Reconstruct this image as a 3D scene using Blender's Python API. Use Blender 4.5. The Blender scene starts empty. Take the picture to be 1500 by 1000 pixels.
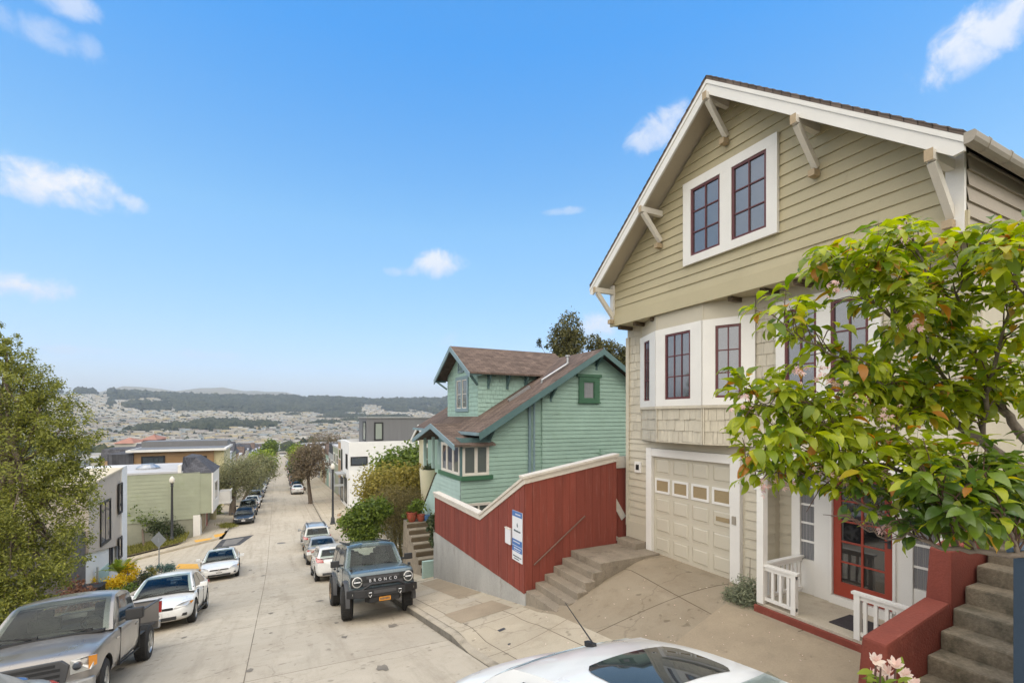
import bpy, bmesh, math, random
import numpy as np
from mathutils import Vector, Matrix, noise
R = math.radians
scene = bpy.context.scene

# ------------------------------------------------------------------ camera, world, sun, exposure
FPX, HZN, VPX = 685.0, 610.0, 405.0            # focal length in pixels of the 1500 wide photo, horizon row, street vanishing column
YAW = math.atan((750 - VPX) / FPX)
SN, CN = math.sin(YAW), math.cos(YAW)
cam_data = bpy.data.cameras.new("camera")
cam_data.sensor_width = 36
cam_data.lens = FPX / 1500 * 36
cam_data.shift_y = (HZN - 500) / 1500
cam_data.clip_start = 0.05
cam_data.clip_end = 20000
cam = bpy.data.objects.new("camera", cam_data)
scene.collection.objects.link(cam)
cam.rotation_euler = (R(90), 0, -YAW)
scene.camera = cam

SUN_EL, SUN_DIR = R(64), Vector((-0.22, -0.60, 0))   # the sun stands high over the left (street) side
SUN_DIR.normalize()
sun_vec = Vector((SUN_DIR.x * math.cos(SUN_EL), SUN_DIR.y * math.cos(SUN_EL), math.sin(SUN_EL)))
sl = bpy.data.lights.new("sun", 'SUN')
sl.energy = 1.5
sl.angle = R(110)
sl.color = (1.0, 0.91, 0.77)
sun = bpy.data.objects.new("sun", sl)
scene.collection.objects.link(sun)
sun.rotation_euler = sun_vec.to_track_quat('Z', 'Y').to_euler()

vs = scene.view_settings
vs.view_transform = 'Standard'
vs.look = 'None'
vs.exposure = 0.44
vs.gamma = 1.0
vs.use_curve_mapping = False
scene.cycles.max_bounces = 8
scene.cycles.diffuse_bounces = 3
scene.cycles.glossy_bounces = 3
scene.cycles.transmission_bounces = 4
scene.cycles.transparent_max_bounces = 6
scene.cycles.caustics_reflective = False
scene.cycles.caustics_refractive = False
scene.cycles.use_denoising = True


def ray(x, y):
    t = (x - 750) / FPX
    return Vector((SN + CN * t, CN - SN * t, (HZN - y) / FPX))


def onX(x, y, X):
    a = ray(x, y)
    return a * (X / a.x)


def onY(x, y, Y):
    a = ray(x, y)
    return a * (Y / a.y)


def atD(x, y, d):
    return ray(x, y) * d


world = bpy.data.worlds.new("World")
scene.world = world
world.use_nodes = True
wt = world.node_tree
for n_ in list(wt.nodes):
    wt.nodes.remove(n_)


def wn(t, **k):
    n = wt.nodes.new(t)
    for a, b in k.items():
        setattr(n, a, b)
    return n


def wlink(a, b):
    wt.links.new(a, b)


def wmath(op, a, b=None, c=None, clamp=False):
    n = wn('ShaderNodeMath', operation=op, use_clamp=clamp)
    for i, v in enumerate((a, b, c)):
        if v is None:
            continue
        if isinstance(v, (int, float)):
            n.inputs[i].default_value = v
        else:
            wlink(v, n.inputs[i])
    return n.outputs[0]


sky = wn('ShaderNodeTexSky', sky_type='NISHITA')
sky.sun_disc = False
sky.sun_elevation = SUN_EL
sky.sun_rotation = math.atan2(sun_vec.x, sun_vec.y)
sky.altitude = 150
sky.air_density = 1.0
sky.dust_density = 0.6
sky.ozone_density = 2.2
tint = wn('ShaderNodeMix', data_type='RGBA', blend_type='MULTIPLY')
tint.inputs[0].default_value = 1.0
wlink(sky.outputs[0], tint.inputs[6])
tc = wn('ShaderNodeTexCoord')
DIR = tc.outputs['Generated']
sepd = wn('ShaderNodeSeparateXYZ')
wlink(DIR, sepd.inputs[0])
ramp = wn('ShaderNodeValToRGB')          # clear marine sky: deeper blue overhead, milky towards the horizon
wlink(sepd.outputs[2], ramp.inputs[0])
ramp.color_ramp.elements[0].color = (0.92, 0.77, 0.87, 1)
ramp.color_ramp.elements[1].color = (0.24, 1.14, 1.62, 1)
ramp.color_ramp.elements[1].position = 0.62
mid_ = ramp.color_ramp.elements.new(0.36)
mid_.color = (0.82, 1.24, 1.27, 1)
wlink(ramp.outputs[0], tint.inputs[7])
bg = wn('ShaderNodeBackground')
bg.inputs[1].default_value = 0.15
wlink(tint.outputs[2], bg.inputs[0])
nz = wn('ShaderNodeTexNoise')
nz.inputs['Scale'].default_value = 19
nz.inputs['Detail'].default_value = 7
nz.inputs['Roughness'].default_value = 0.62
nz.inputs['Distortion'].default_value = 0.35
wlink(DIR, nz.inputs['Vector'])
nfac = nz.outputs[0]


def dotn(vec):
    n = wn('ShaderNodeVectorMath', operation='DOT_PRODUCT')
    wlink(DIR, n.inputs[0])
    n.inputs[1].default_value = vec
    return n.outputs['Value']


# small fair-weather clouds, each given by its direction in the sky, its angular half sizes, tilt and thickness
CLOUDS = [  # x, y, half width, half height, tilt, density
    (105, 272, 74, 30, -4, 1.0), (48, 275, 42, 24, 8, 0.9), (175, 288, 46, 16, -14, .8), (120, 292, 60, 18, 0, .8),
    (42, 420, 54, 20, 2, 1.0), (640, 389, 46, 19, 10, .85), (600, 398, 34, 8, 4, .5),
    (962, 190, 50, 21, 30, .72), (1440, 56, 84, 38, 22, .85), (1490, 20, 66, 44, 15, .85),
    (60, 45, 62, 22, -3, .42), (92, 4, 40, 18, 5, .6), (128, 68, 18, 16, 60, .36), (870, 480, 32, 20, 0, .8), (830, 309, 30, 6, 3, .4),
    (110, 512, 60, 7, 2, .3), (300, 520, 60, 8, 0, .24), (660, 495, 20, 10, 40, .22),
]
total = None
shade = None
for (cx, cy, a, b, tl, den) in CLOUDS:
    c = ray(cx, cy).normalized()
    right = c.cross(Vector((0, 0, 1))).normalized()
    up = right.cross(c).normalized()
    tl = R(tl)
    e1 = right * math.cos(tl) + up * math.sin(tl)
    e2 = up * math.cos(tl) - right * math.sin(tl)
    ds_ = ray(cx, cy).length
    ra, rb = a / FPX / ds_ , b / FPX / ds_ * 1.05
    u = wmath('DIVIDE', dotn(e1), ra)
    v = wmath('DIVIDE', dotn(e2), rb)
    r2 = wmath('ADD', wmath('MULTIPLY', u, u), wmath('MULTIPLY', v, v))
    m = wmath('SUBTRACT', 1.3, r2)
    m = wmath('ADD', m, wmath('MULTIPLY', wmath('SUBTRACT', nfac, 0.5), 4.0))
    m = wmath('MULTIPLY', m, 0.62, clamp=True)
    m = wmath('MULTIPLY', wmath('MULTIPLY', m, m), wmath('SUBTRACT', 3.0, wmath('MULTIPLY', m, 2.0)))
    m = wmath('MULTIPLY', wmath('MULTIPLY', m, den), wmath('GREATER_THAN', dotn(c), 0.5))
    total = m if total is None else wmath('MAXIMUM', total, m)
    s = wmath('MULTIPLY', m, wmath('MULTIPLY_ADD', v, 0.5, 0.5, clamp=True))
    shade = s if shade is None else wmath('MAXIMUM', shade, s)
ccol = wn('ShaderNodeMix', data_type='RGBA')
wlink(shade, ccol.inputs[0])
ccol.inputs[6].default_value = (0.74, 0.80, 0.94, 1)
ccol.inputs[7].default_value = (1.0, 0.975, 0.94, 1)
cbg = wn('ShaderNodeBackground')
cbg.inputs[1].default_value = 0.80
wlink(ccol.outputs[2], cbg.inputs[0])
# thin high cloud added out of view, behind and above the viewer, for neutral fill
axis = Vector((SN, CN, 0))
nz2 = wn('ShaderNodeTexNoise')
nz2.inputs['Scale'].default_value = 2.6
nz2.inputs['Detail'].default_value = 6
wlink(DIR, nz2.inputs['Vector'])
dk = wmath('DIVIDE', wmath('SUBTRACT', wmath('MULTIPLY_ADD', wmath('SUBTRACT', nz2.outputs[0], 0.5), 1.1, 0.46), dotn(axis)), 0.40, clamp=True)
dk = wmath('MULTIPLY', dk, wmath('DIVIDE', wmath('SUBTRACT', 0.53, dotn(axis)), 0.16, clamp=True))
wmix = wn('ShaderNodeMixShader')
wlink(total, wmix.inputs[0])
wlink(bg.outputs[0], wmix.inputs[1])
wlink(cbg.outputs[0], wmix.inputs[2])
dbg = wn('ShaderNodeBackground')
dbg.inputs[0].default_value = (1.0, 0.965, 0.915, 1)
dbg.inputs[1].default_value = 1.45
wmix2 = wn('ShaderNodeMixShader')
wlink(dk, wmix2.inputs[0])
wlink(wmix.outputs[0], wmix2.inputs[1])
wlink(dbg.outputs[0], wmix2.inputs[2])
wout = wn('ShaderNodeOutputWorld')
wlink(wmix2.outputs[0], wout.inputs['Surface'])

# ------------------------------------------------------------------ mesh helpers
RNG = random.Random(7)


class MB:
    """Collects vertices and faces, with a material slot per face, and links them as ONE mesh object."""

    def __init__(s):
        s.v, s.f, s.m = [], [], []
        s.cur = 0

    def add(s, vs_, fs, mi=None):
        b = len(s.v)
        s.v += [tuple(p) for p in vs_]
        s.f += [tuple(b + i for i in f) for f in fs]
        s.m += [s.cur if mi is None else mi] * len(fs)

    def box(s, x0, x1, y0, y1, z0, z1, mi=None):
        x0, x1 = min(x0, x1), max(x0, x1)
        y0, y1 = min(y0, y1), max(y0, y1)
        z0, z1 = min(z0, z1), max(z0, z1)
        s.add([(x0, y0, z0), (x1, y0, z0), (x1, y1, z0), (x0, y1, z0), (x0, y0, z1), (x1, y0, z1), (x1, y1, z1), (x0, y1, z1)],
              [(0, 3, 2, 1), (4, 5, 6, 7), (0, 1, 5, 4), (1, 2, 6, 5), (2, 3, 7, 6), (3, 0, 4, 7)], mi)

    def frame_box(s, O, u, v, w, a0, a1, b0, b1, c0, c1, mi=None):
        P = lambda a, b, c: O + u * a + v * b + w * c
        s.add([P(a0, b0, c0), P(a1, b0, c0), P(a1, b1, c0), P(a0, b1, c0), P(a0, b0, c1), P(a1, b0, c1), P(a1, b1, c1), P(a0, b1, c1)],
              [(0, 3, 2, 1), (4, 5, 6, 7), (0, 1, 5, 4), (1, 2, 6, 5), (2, 3, 7, 6), (3, 0, 4, 7)], mi)

    def bar(s, p, q, w, h, up=Vector((0, 0, 1)), mi=None):
        p, q = Vector(p), Vector(q)
        d = (q - p).normalized()
        side = d.cross(up)
        if side.length < 1e-4:
            side = d.cross(Vector((1, 0, 0)))
        side.normalize()
        n = side.cross(d).normalized()
        L = (q - p).length
        s.frame_box(p, d, side, n, 0, L, -w / 2, w / 2, -h / 2, h / 2, mi)

    def prism(s, poly, ext, mi=None):
        """planar polygon (list of 3-D points) pushed along ext"""
        n = len(poly)
        poly = [Vector(p) for p in poly]
        ext = Vector(ext)
        top = [p + ext for p in poly]
        fs = [tuple(range(n - 1, -1, -1)), tuple(range(n, 2 * n))]
        fs += [(i, (i + 1) % n, n + (i + 1) % n, n + i) for i in range(n)]
        s.add(poly + top, fs, mi)

    def quad(s, a, b, c, d, mi=None):
        s.add([a, b, c, d], [(0, 1, 2, 3)], mi)

    def tube(s, pts, rad, sides=8, cap=True, mi=None):
        pts = [Vector(p) for p in pts]
        if isinstance(rad, (int, float)):
            rad = [rad] * len(pts)
        rings = []
        ref = Vector((0.31, 0.2, 0.93)).normalized()
        vs_ = []
        for i, p in enumerate(pts):
            d = (pts[min(i + 1, len(pts) - 1)] - pts[max(i - 1, 0)]).normalized()
            a = d.cross(ref)
            if a.length < 1e-3:
                a = d.cross(Vector((1, 0, 0)))
            a.normalize()
            b = d.cross(a)
            for k in range(sides):
                th = 2 * math.pi * k / sides
                vs_.append(p + a * (rad[i] * math.cos(th)) + b * (rad[i] * math.sin(th)))
        fs = []
        for i in range(len(pts) - 1):
            for k in range(sides):
                k2 = (k + 1) % sides
                fs.append((i * sides + k, i * sides + k2, (i + 1) * sides + k2, (i + 1) * sides + k))
        if cap:
            fs.append(tuple(range(sides - 1, -1, -1)))
            fs.append(tuple((len(pts) - 1) * sides + k for k in range(sides)))
        s.add(vs_, fs, mi)

    def lathe(s, O, axis, prof, sides=20, mi=None):
        """prof: (distance along axis, radius)"""
        axis = Vector(axis).normalized()
        a = axis.cross(Vector((0.1, 0.3, 0.94))).normalized()
        b = axis.cross(a)
        vs_, fs = [], []
        for (h, r) in prof:
            for k in range(sides):
                th = 2 * math.pi * k / sides
                vs_.append(Vector(O) + axis * h + (a * math.cos(th) + b * math.sin(th)) * max(r, 1e-4))
        n = len(prof)
        for i in range(n - 1):
            for k in range(sides):
                k2 = (k + 1) % sides
                fs.append((i * sides + k, i * sides + k2, (i + 1) * sides + k2, (i + 1) * sides + k))
        fs.append(tuple(range(sides - 1, -1, -1)))
        fs.append(tuple((n - 1) * sides + k for k in range(sides)))
        s.add(vs_, fs, mi)

    def build(s, name, mats, parent=None, smooth=False, angle=None, bevel=None):
        me = bpy.data.meshes.new(name)
        me.from_pydata(s.v, [], s.f)
        mats = mats if isinstance(mats, (list, tuple)) else [mats]
        for m in mats:
            me.materials.append(m)
        if len(mats) > 1:
            me.polygons.foreach_set('material_index', s.m)
        o = bpy.data.objects.new(name, me)
        scene.collection.objects.link(o)
        if bevel:
            bm = bmesh.new()
            bm.from_mesh(me)
            bmesh.ops.remove_doubles(bm, verts=bm.verts, dist=1e-5)
            bmesh.ops.recalc_face_normals(bm, faces=bm.faces)
            es = [e for e in bm.edges if len(e.link_faces) == 2 and e.calc_face_angle(0) > 0.5]
            bmesh.ops.bevel(bm, geom=es, offset=bevel, segments=2, affect='EDGES', profile=0.6, clamp_overlap=True)
            bm.to_mesh(me)
            bm.free()
        else:
            fix_normals(me)
        if smooth or angle:
            me.polygons.foreach_set('use_smooth', [True] * len(me.polygons))
            me.set_sharp_from_angle(angle=R(angle or 40))
        if parent is not None:
            o.parent = parent
            o.matrix_parent_inverse = Matrix.Identity(4)
            base = world_of(parent)
            if base is not None:
                me.transform(base.inverted())
        return o


def fix_normals(me):
    bm = bmesh.new()
    bm.from_mesh(me)
    bmesh.ops.recalc_face_normals(bm, faces=bm.faces)
    bm.to_mesh(me)
    bm.free()


def world_of(o):
    """world matrix without a depsgraph update"""
    M = Matrix.LocRotScale(o.location, o.rotation_euler, o.scale)
    return M if o.parent is None else world_of(o.parent) @ M


def tag(o, label=None, cat=None, group=None, kind=None):
    for k, v in (('label', label), ('category', cat), ('group', group), ('kind', kind)):
        if v:
            o[k] = v
    return o


def thing(name, label, cat, loc=(0, 0, 0), rz=0.0, group=None):
    o = bpy.data.objects.new(name, None)
    o.empty_display_size = 0.2
    scene.collection.objects.link(o)
    o.location = loc
    o.rotation_euler = (0, 0, rz)
    return tag(o, label, cat, group)


def copy_tree(o, parent=None):
    c = o.copy()
    scene.collection.objects.link(c)
    if parent is not None:
        c.parent = parent
    for ch in list(o.children):
        copy_tree(ch, c)
    return c


def text(word, O, u, n, size, mat, parent, name='lettering', depth=0.004, align='CENTER', spacing=1.0):
    cu = bpy.data.curves.new(name, 'FONT')
    cu.body = word
    cu.size = size
    cu.extrude = depth
    cu.align_x = align
    cu.align_y = 'CENTER'
    cu.materials.append(mat)
    cu.space_character = spacing
    tmp = bpy.data.objects.new(name + '_tmp', cu)
    scene.collection.objects.link(tmp)
    me = bpy.data.meshes.new_from_object(tmp.evaluated_get(bpy.context.evaluated_depsgraph_get()))
    bpy.data.objects.remove(tmp)
    o = bpy.data.objects.new(name, me)
    scene.collection.objects.link(o)
    u = Vector(u).normalized()
    n = Vector(n).normalized()
    v = n.cross(u).normalized()
    M = Matrix((u, v, n)).transposed().to_4x4()
    M.translation = Vector(O)
    if parent is not None:
        o.parent = parent
        M = world_of(parent).inverted() @ M
    o.matrix_local = M
    return o


def clip(poly, f):
    """keep the part of a 2-D polygon where f(p) >= 0 (f linear)"""
    out = []
    n = len(poly)
    for i in range(n):
        p, q = poly[i], poly[(i + 1) % n]
        a, b = f(p), f(q)
        if a >= 0:
            out.append(p)
        if (a >= 0) != (b >= 0):
            t = a / (a - b)
            out.append((p[0] + (q[0] - p[0]) * t, p[1] + (q[1] - p[1]) * t))
    return out


def lap(mb, O, u, v, n, poly, pitch=0.16, proud=0.02, mi=None, phase=0.0, jitter=0.0):
    """lap siding over a planar polygon given in (u, v) coordinates of the frame at O; every board leans out at its lower edge, boards butt at random joints"""
    lo, hi = min(p[1] for p in poly), max(p[1] for p in poly)
    b = lo - phase
    while b < hi - 1e-4:
        t = b + pitch
        row = clip(clip(poly, lambda p: p[1] - b), lambda p: t - p[1])
        if len(row) >= 3 and max(p[1] for p in row) - min(p[1] for p in row) > 1e-3:
            a_lo, a_hi = min(p[0] for p in row), max(p[0] for p in row)
            cuts = [a_lo - 1]
            x = a_lo + RNG.uniform(.6, 3.6)
            while x < a_hi - .4:
                cuts.append(x)
                x += RNG.uniform(1.8, 3.8)
            cuts.append(a_hi + 1)
            for c0, c1 in zip(cuts, cuts[1:]):
                c = clip(clip(row, lambda p: p[0] - c0 - .0015), lambda p: c1 - .0015 - p[0])
                if len(c) < 3:
                    continue
                jj = RNG.uniform(-jitter, jitter) + RNG.uniform(-.0015, .0015)
                off = lambda p: 0.006 + proud * (t - p[1]) / pitch + jj
                front = [O + u * p[0] + v * p[1] + n * off(p) for p in c]
                mb.add(front, [tuple(range(len(c)))], mi)
                zl = min(p[1] for p in c)
                lw = [p for p in c if abs(p[1] - zl) < 1e-4]
                if len(lw) >= 2:
                    a0, a1 = min(lw, key=lambda p: p[0]), max(lw, key=lambda p: p[0])
                    q = [O + u * a0[0] + v * zl + n * off(a0), O + u * a1[0] + v * zl + n * off(a1), O + u * a1[0] + v * zl - n * 0.01, O + u * a0[0] + v * zl - n * 0.01]
                    mb.add(q, [(0, 1, 2, 3)], mi)
        b = t


def shakes(mb, O, u, v, n, a0, a1, b0, b1, rows, wmin=0.09, wmax=0.22, th=0.022, rnd=None, mi=None):
    """cedar shakes: rows of single boards of uneven width and length"""
    rnd = rnd or RNG
    ph = (b1 - b0) / rows
    for r in range(rows):
        lo = b0 + ph * r
        a = a0
        while a < a1 - 0.02:
            w = min(rnd.uniform(wmin, wmax), a1 - a)
            if a1 - a - w < 0.05:
                w = a1 - a
            l = max(b0, lo + rnd.uniform(-0.012, 0.010))
            t = th + rnd.uniform(-0.004, 0.006)
            h = lo + ph
            g = 0.003
            P = lambda aa, bb, cc: O + u * aa + v * bb + n * cc
            mb.add([P(a + g, l, 0), P(a + w - g, l, 0), P(a + w - g, h, 0), P(a + g, h, 0), P(a + g, l, t), P(a + w - g, l, t), P(a + w - g, h, t * .35), P(a + g, h, t * .35)],
                   [(4, 5, 6, 7), (0, 1, 5, 4), (1, 2, 6, 5), (3, 0, 4, 7)], mi)
            a += w

# ------------------------------------------------------------------ materials
def nodes(name):
    m = bpy.data.materials.new(name)
    m.use_nodes = True
    nt = m.node_tree
    return m, nt, nt.nodes['Principled BSDF'], nt.nodes['Material Output']


def srgb(r, g, b):
    f = lambda c: (c / 255 / 12.92) if c / 255 <= 0.04045 else ((c / 255 + 0.055) / 1.055) ** 2.4
    return (f(r), f(g), f(b))


def mat(name, col, rough=0.7, var=0.12, scale=3.0, bump=0.15, bscale=40, metal=0.0, coat=0.0, spec=0.5, fine=0.06, stretch=None, stain=None, island=0.0):
    """painted / mineral surface: base colour broken up by two noise scales, fine bump"""
    m, nt, bs, out = nodes(name)
    L = nt.links.new
    N = nt.nodes.new
    tc = N('ShaderNodeTexCoord')
    src = tc.outputs['Object']
    if stretch:
        mp = N('ShaderNodeMapping')
        mp.inputs['Scale'].default_value = stretch
        L(src, mp.inputs[0])
        src = mp.outputs[0]
    n1 = N('ShaderNodeTexNoise')
    n1.inputs['Scale'].default_value = scale
    n1.inputs['Detail'].default_value = 6
    n1.inputs['Roughness'].default_value = 0.6
    L(src, n1.inputs['Vector'])
    n2 = N('ShaderNodeTexNoise')
    n2.inputs['Scale'].default_value = bscale
    n2.inputs['Detail'].default_value = 4
    L(src, n2.inputs['Vector'])
    mr = N('ShaderNodeMapRange')
    mr.inputs[1].default_value, mr.inputs[2].default_value = 0.25, 0.75
    mr.inputs[3].default_value, mr.inputs[4].default_value = 1 - var, 1 + var
    L(n1.outputs[0], mr.inputs[0])
    mr2 = N('ShaderNodeMapRange')
    mr2.inputs[1].default_value, mr2.inputs[2].default_value = 0.25, 0.75
    mr2.inputs[3].default_value, mr2.inputs[4].default_value = 1 - fine, 1 + fine
    L(n2.outputs[0], mr2.inputs[0])
    mu = N('ShaderNodeMath')
    mu.operation = 'MULTIPLY'
    L(mr.outputs[0], mu.inputs[0])
    L(mr2.outputs[0], mu.inputs[1])
    hsv = N('ShaderNodeHueSaturation')
    hsv.inputs['Color'].default_value = (*col, 1)
    val = mu.outputs[0]
    if island:
        ge = N('ShaderNodeNewGeometry')
        mi_ = N('ShaderNodeMapRange')
        mi_.inputs[3].default_value, mi_.inputs[4].default_value = 1 - island, 1 + island
        L(ge.outputs['Random Per Island'], mi_.inputs[0])
        m2_ = N('ShaderNodeMath')
        m2_.operation = 'MULTIPLY'
        L(val, m2_.inputs[0])
        L(mi_.outputs[0], m2_.inputs[1])
        val = m2_.outputs[0]
    L(val, hsv.inputs['Value'])
    colout = hsv.outputs[0]
    if stain:
        n3 = N('ShaderNodeTexNoise')
        n3.inputs['Scale'].default_value = stain[1]
        n3.inputs['Detail'].default_value = 8
        n3.inputs['Roughness'].default_value = 0.7
        L(src, n3.inputs['Vector'])
        cr = N('ShaderNodeMapRange')
        cr.inputs[1].default_value, cr.inputs[2].default_value = stain[2], stain[2] + 0.16
        L(n3.outputs[0], cr.inputs[0])
        mx = N('ShaderNodeMix')
        mx.data_type = 'RGBA'
        fm = N('ShaderNodeMath')
        fm.operation = 'MULTIPLY'
        fm.inputs[1].default_value = stain[3]
        L(cr.outputs[0], fm.inputs[0])
        L(fm.outputs[0], mx.inputs[0])
        L(colout, mx.inputs[6])
        mx.inputs[7].default_value = (*stain[0], 1)
        colout = mx.outputs[2]
    L(colout, bs.inputs['Base Color'])
    bs.inputs['Roughness'].default_value = rough
    bs.inputs['Metallic'].default_value = metal
    bs.inputs['Specular IOR Level'].default_value = spec
    if coat:
        bs.inputs['Coat Weight'].default_value = coat
        bs.inputs['Coat Roughness'].default_value = 0.06
    if bump:
        bp = N('ShaderNodeBump')
        bp.inputs['Strength'].default_value = bump
        bp.inputs['Distance'].default_value = 0.01
        L(n2.outputs[0], bp.inputs['Height'])
        L(bp.outputs[0], bs.inputs['Normal'])
    return m


def leafmat(name, c1, c2, c3=None, rough=0.45, trans=0.35, spec=0.4):
    """leaves: every leaf takes its own tint between c1 and c2 (a few c3), light comes through"""
    m, nt, bs, out = nodes(name)
    L = nt.links.new
    N = nt.nodes.new
    g = N('ShaderNodeNewGeometry')
    cr = N('ShaderNodeValToRGB')
    e = cr.color_ramp.elements
    e[0].color = (*c1, 1)
    e[1].color = (*c2, 1)
    e[1].position = 0.94 if c3 else 1.0
    if c3:
        x = e.new(0.985)
        x.color = (*c3, 1)
    L(g.outputs['Random Per Island'], cr.inputs[0])
    L(cr.outputs[0], bs.inputs['Base Color'])
    bs.inputs['Roughness'].default_value = rough
    bs.inputs['Specular IOR Level'].default_value = spec
    tr = N('ShaderNodeBsdfTranslucent')
    hs = N('ShaderNodeHueSaturation')
    hs.inputs['Value'].default_value = 1.5
    hs.inputs['Saturation'].default_value = 1.1
    L(cr.outputs[0], hs.inputs['Color'])
    L(hs.outputs[0], tr.inputs[0])
    mx = N('ShaderNodeMixShader')
    mx.inputs[0].default_value = trans
    L(bs.outputs[0], mx.inputs[1])
    L(tr.outputs[0], mx.inputs[2])
    L(mx.outputs[0], out.inputs[0])
    return m


def glassmat(name, col=(0.02, 0.025, 0.03), rough=0.04, spec=0.6, ior=1.9):
    m, nt, bs, out = nodes(name)
    bs.inputs['Base Color'].default_value = (*col, 1)
    bs.inputs['Roughness'].default_value = rough
    bs.inputs['Specular IOR Level'].default_value = spec
    bs.inputs['IOR'].default_value = ior
    N, L = nt.nodes.new, nt.links.new
    tc = N('ShaderNodeTexCoord')
    n = N('ShaderNodeTexNoise')
    n.inputs['Scale'].default_value = 1.7
    n.inputs['Detail'].default_value = 1
    L(tc.outputs['Object'], n.inputs['Vector'])
    bp = N('ShaderNodeBump')
    bp.inputs['Strength'].default_value = 0.06
    bp.inputs['Distance'].default_value = 0.05
    L(n.outputs[0], bp.inputs['Height'])
    L(bp.outputs[0], bs.inputs['Normal'])
    return m


def paint(name, col, metal=0.0, rough=0.32):
    m, nt, bs, out = nodes(name)
    bs.inputs['Base Color'].default_value = (*col, 1)
    bs.inputs['Metallic'].default_value = metal
    bs.inputs['Roughness'].default_value = rough
    bs.inputs['Coat Weight'].default_value = 0.8
    bs.inputs['Coat Roughness'].default_value = 0.05
    N, L = nt.nodes.new, nt.links.new
    tc = N('ShaderNodeTexCoord')
    n = N('ShaderNodeTexNoise')
    n.inputs['Scale'].default_value = 2.5
    n.inputs['Detail'].default_value = 8
    L(tc.outputs['Object'], n.inputs['Vector'])
    mr = N('ShaderNodeMapRange')
    mr.inputs[1].default_value, mr.inputs[2].default_value = 0.3, 0.7
    mr.inputs[3].default_value, mr.inputs[4].default_value = 0.93, 1.04
    L(n.outputs[0], mr.inputs[0])
    h = N('ShaderNodeHueSaturation')
    h.inputs['Color'].default_value = (*col, 1)
    L(mr.outputs[0], h.inputs['Value'])
    L(h.outputs[0], bs.inputs['Base Color'])
    mr3 = N('ShaderNodeMapRange')
    mr3.inputs[1].default_value, mr3.inputs[2].default_value = 0.3, 0.7
    mr3.inputs[3].default_value, mr3.inputs[4].default_value = rough - .06, rough + .12
    L(n.outputs[0], mr3.inputs[0])
    L(mr3.outputs[0], bs.inputs['Roughness'])
    return m


def roofmat(name, col, sx=3.2, sy=7.0, rot=(0, 0, 0)):
    """asphalt shingle courses"""
    m, nt, bs, out = nodes(name)
    L = nt.links.new
    N = nt.nodes.new
    tc = N('ShaderNodeTexCoord')
    mp = N('ShaderNodeMapping')
    mp.inputs['Rotation'].default_value = rot
    L(tc.outputs['Object'], mp.inputs[0])
    bk = N('ShaderNodeTexBrick')
    bk.inputs['Color1'].default_value = (*[c * 1.25 for c in col], 1)
    bk.inputs['Color2'].default_value = (*[c * 0.75 for c in col], 1)
    bk.inputs['Mortar'].default_value = (*[c * 0.4 for c in col], 1)
    bk.inputs['Scale'].default_value = 1.0
    bk.inputs['Brick Width'].default_value = 1 / sx
    bk.inputs['Row Height'].default_value = 1 / sy
    bk.inputs['Mortar Size'].default_value = 0.008
    L(mp.outputs[0], bk.inputs['Vector'])
    n = N('ShaderNodeTexNoise')
    n.inputs['Scale'].default_value = 2.2
    n.inputs['Detail'].default_value = 8
    L(tc.outputs['Object'], n.inputs['Vector'])
    mr = N('ShaderNodeMapRange')
    mr.inputs[3].default_value, mr.inputs[4].default_value = 0.6, 1.4
    L(n.outputs[0], mr.inputs[0])
    h = N('ShaderNodeHueSaturation')
    L(mr.outputs[0], h.inputs['Value'])
    L(bk.outputs[0], h.inputs['Color'])
    L(h.outputs[0], bs.inputs['Base Color'])
    bs.inputs['Roughness'].default_value = 0.9
    bs.inputs['Specular IOR Level'].default_value = 0.2
    bp = N('ShaderNodeBump')
    bp.inputs['Strength'].default_value = 0.5
    bp.inputs['Distance'].default_value = 0.02
    L(bk.outputs[1], bp.inputs['Height'])
    bp.invert = True
    L(bp.outputs[0], bs.inputs['Normal'])
    return m


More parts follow.
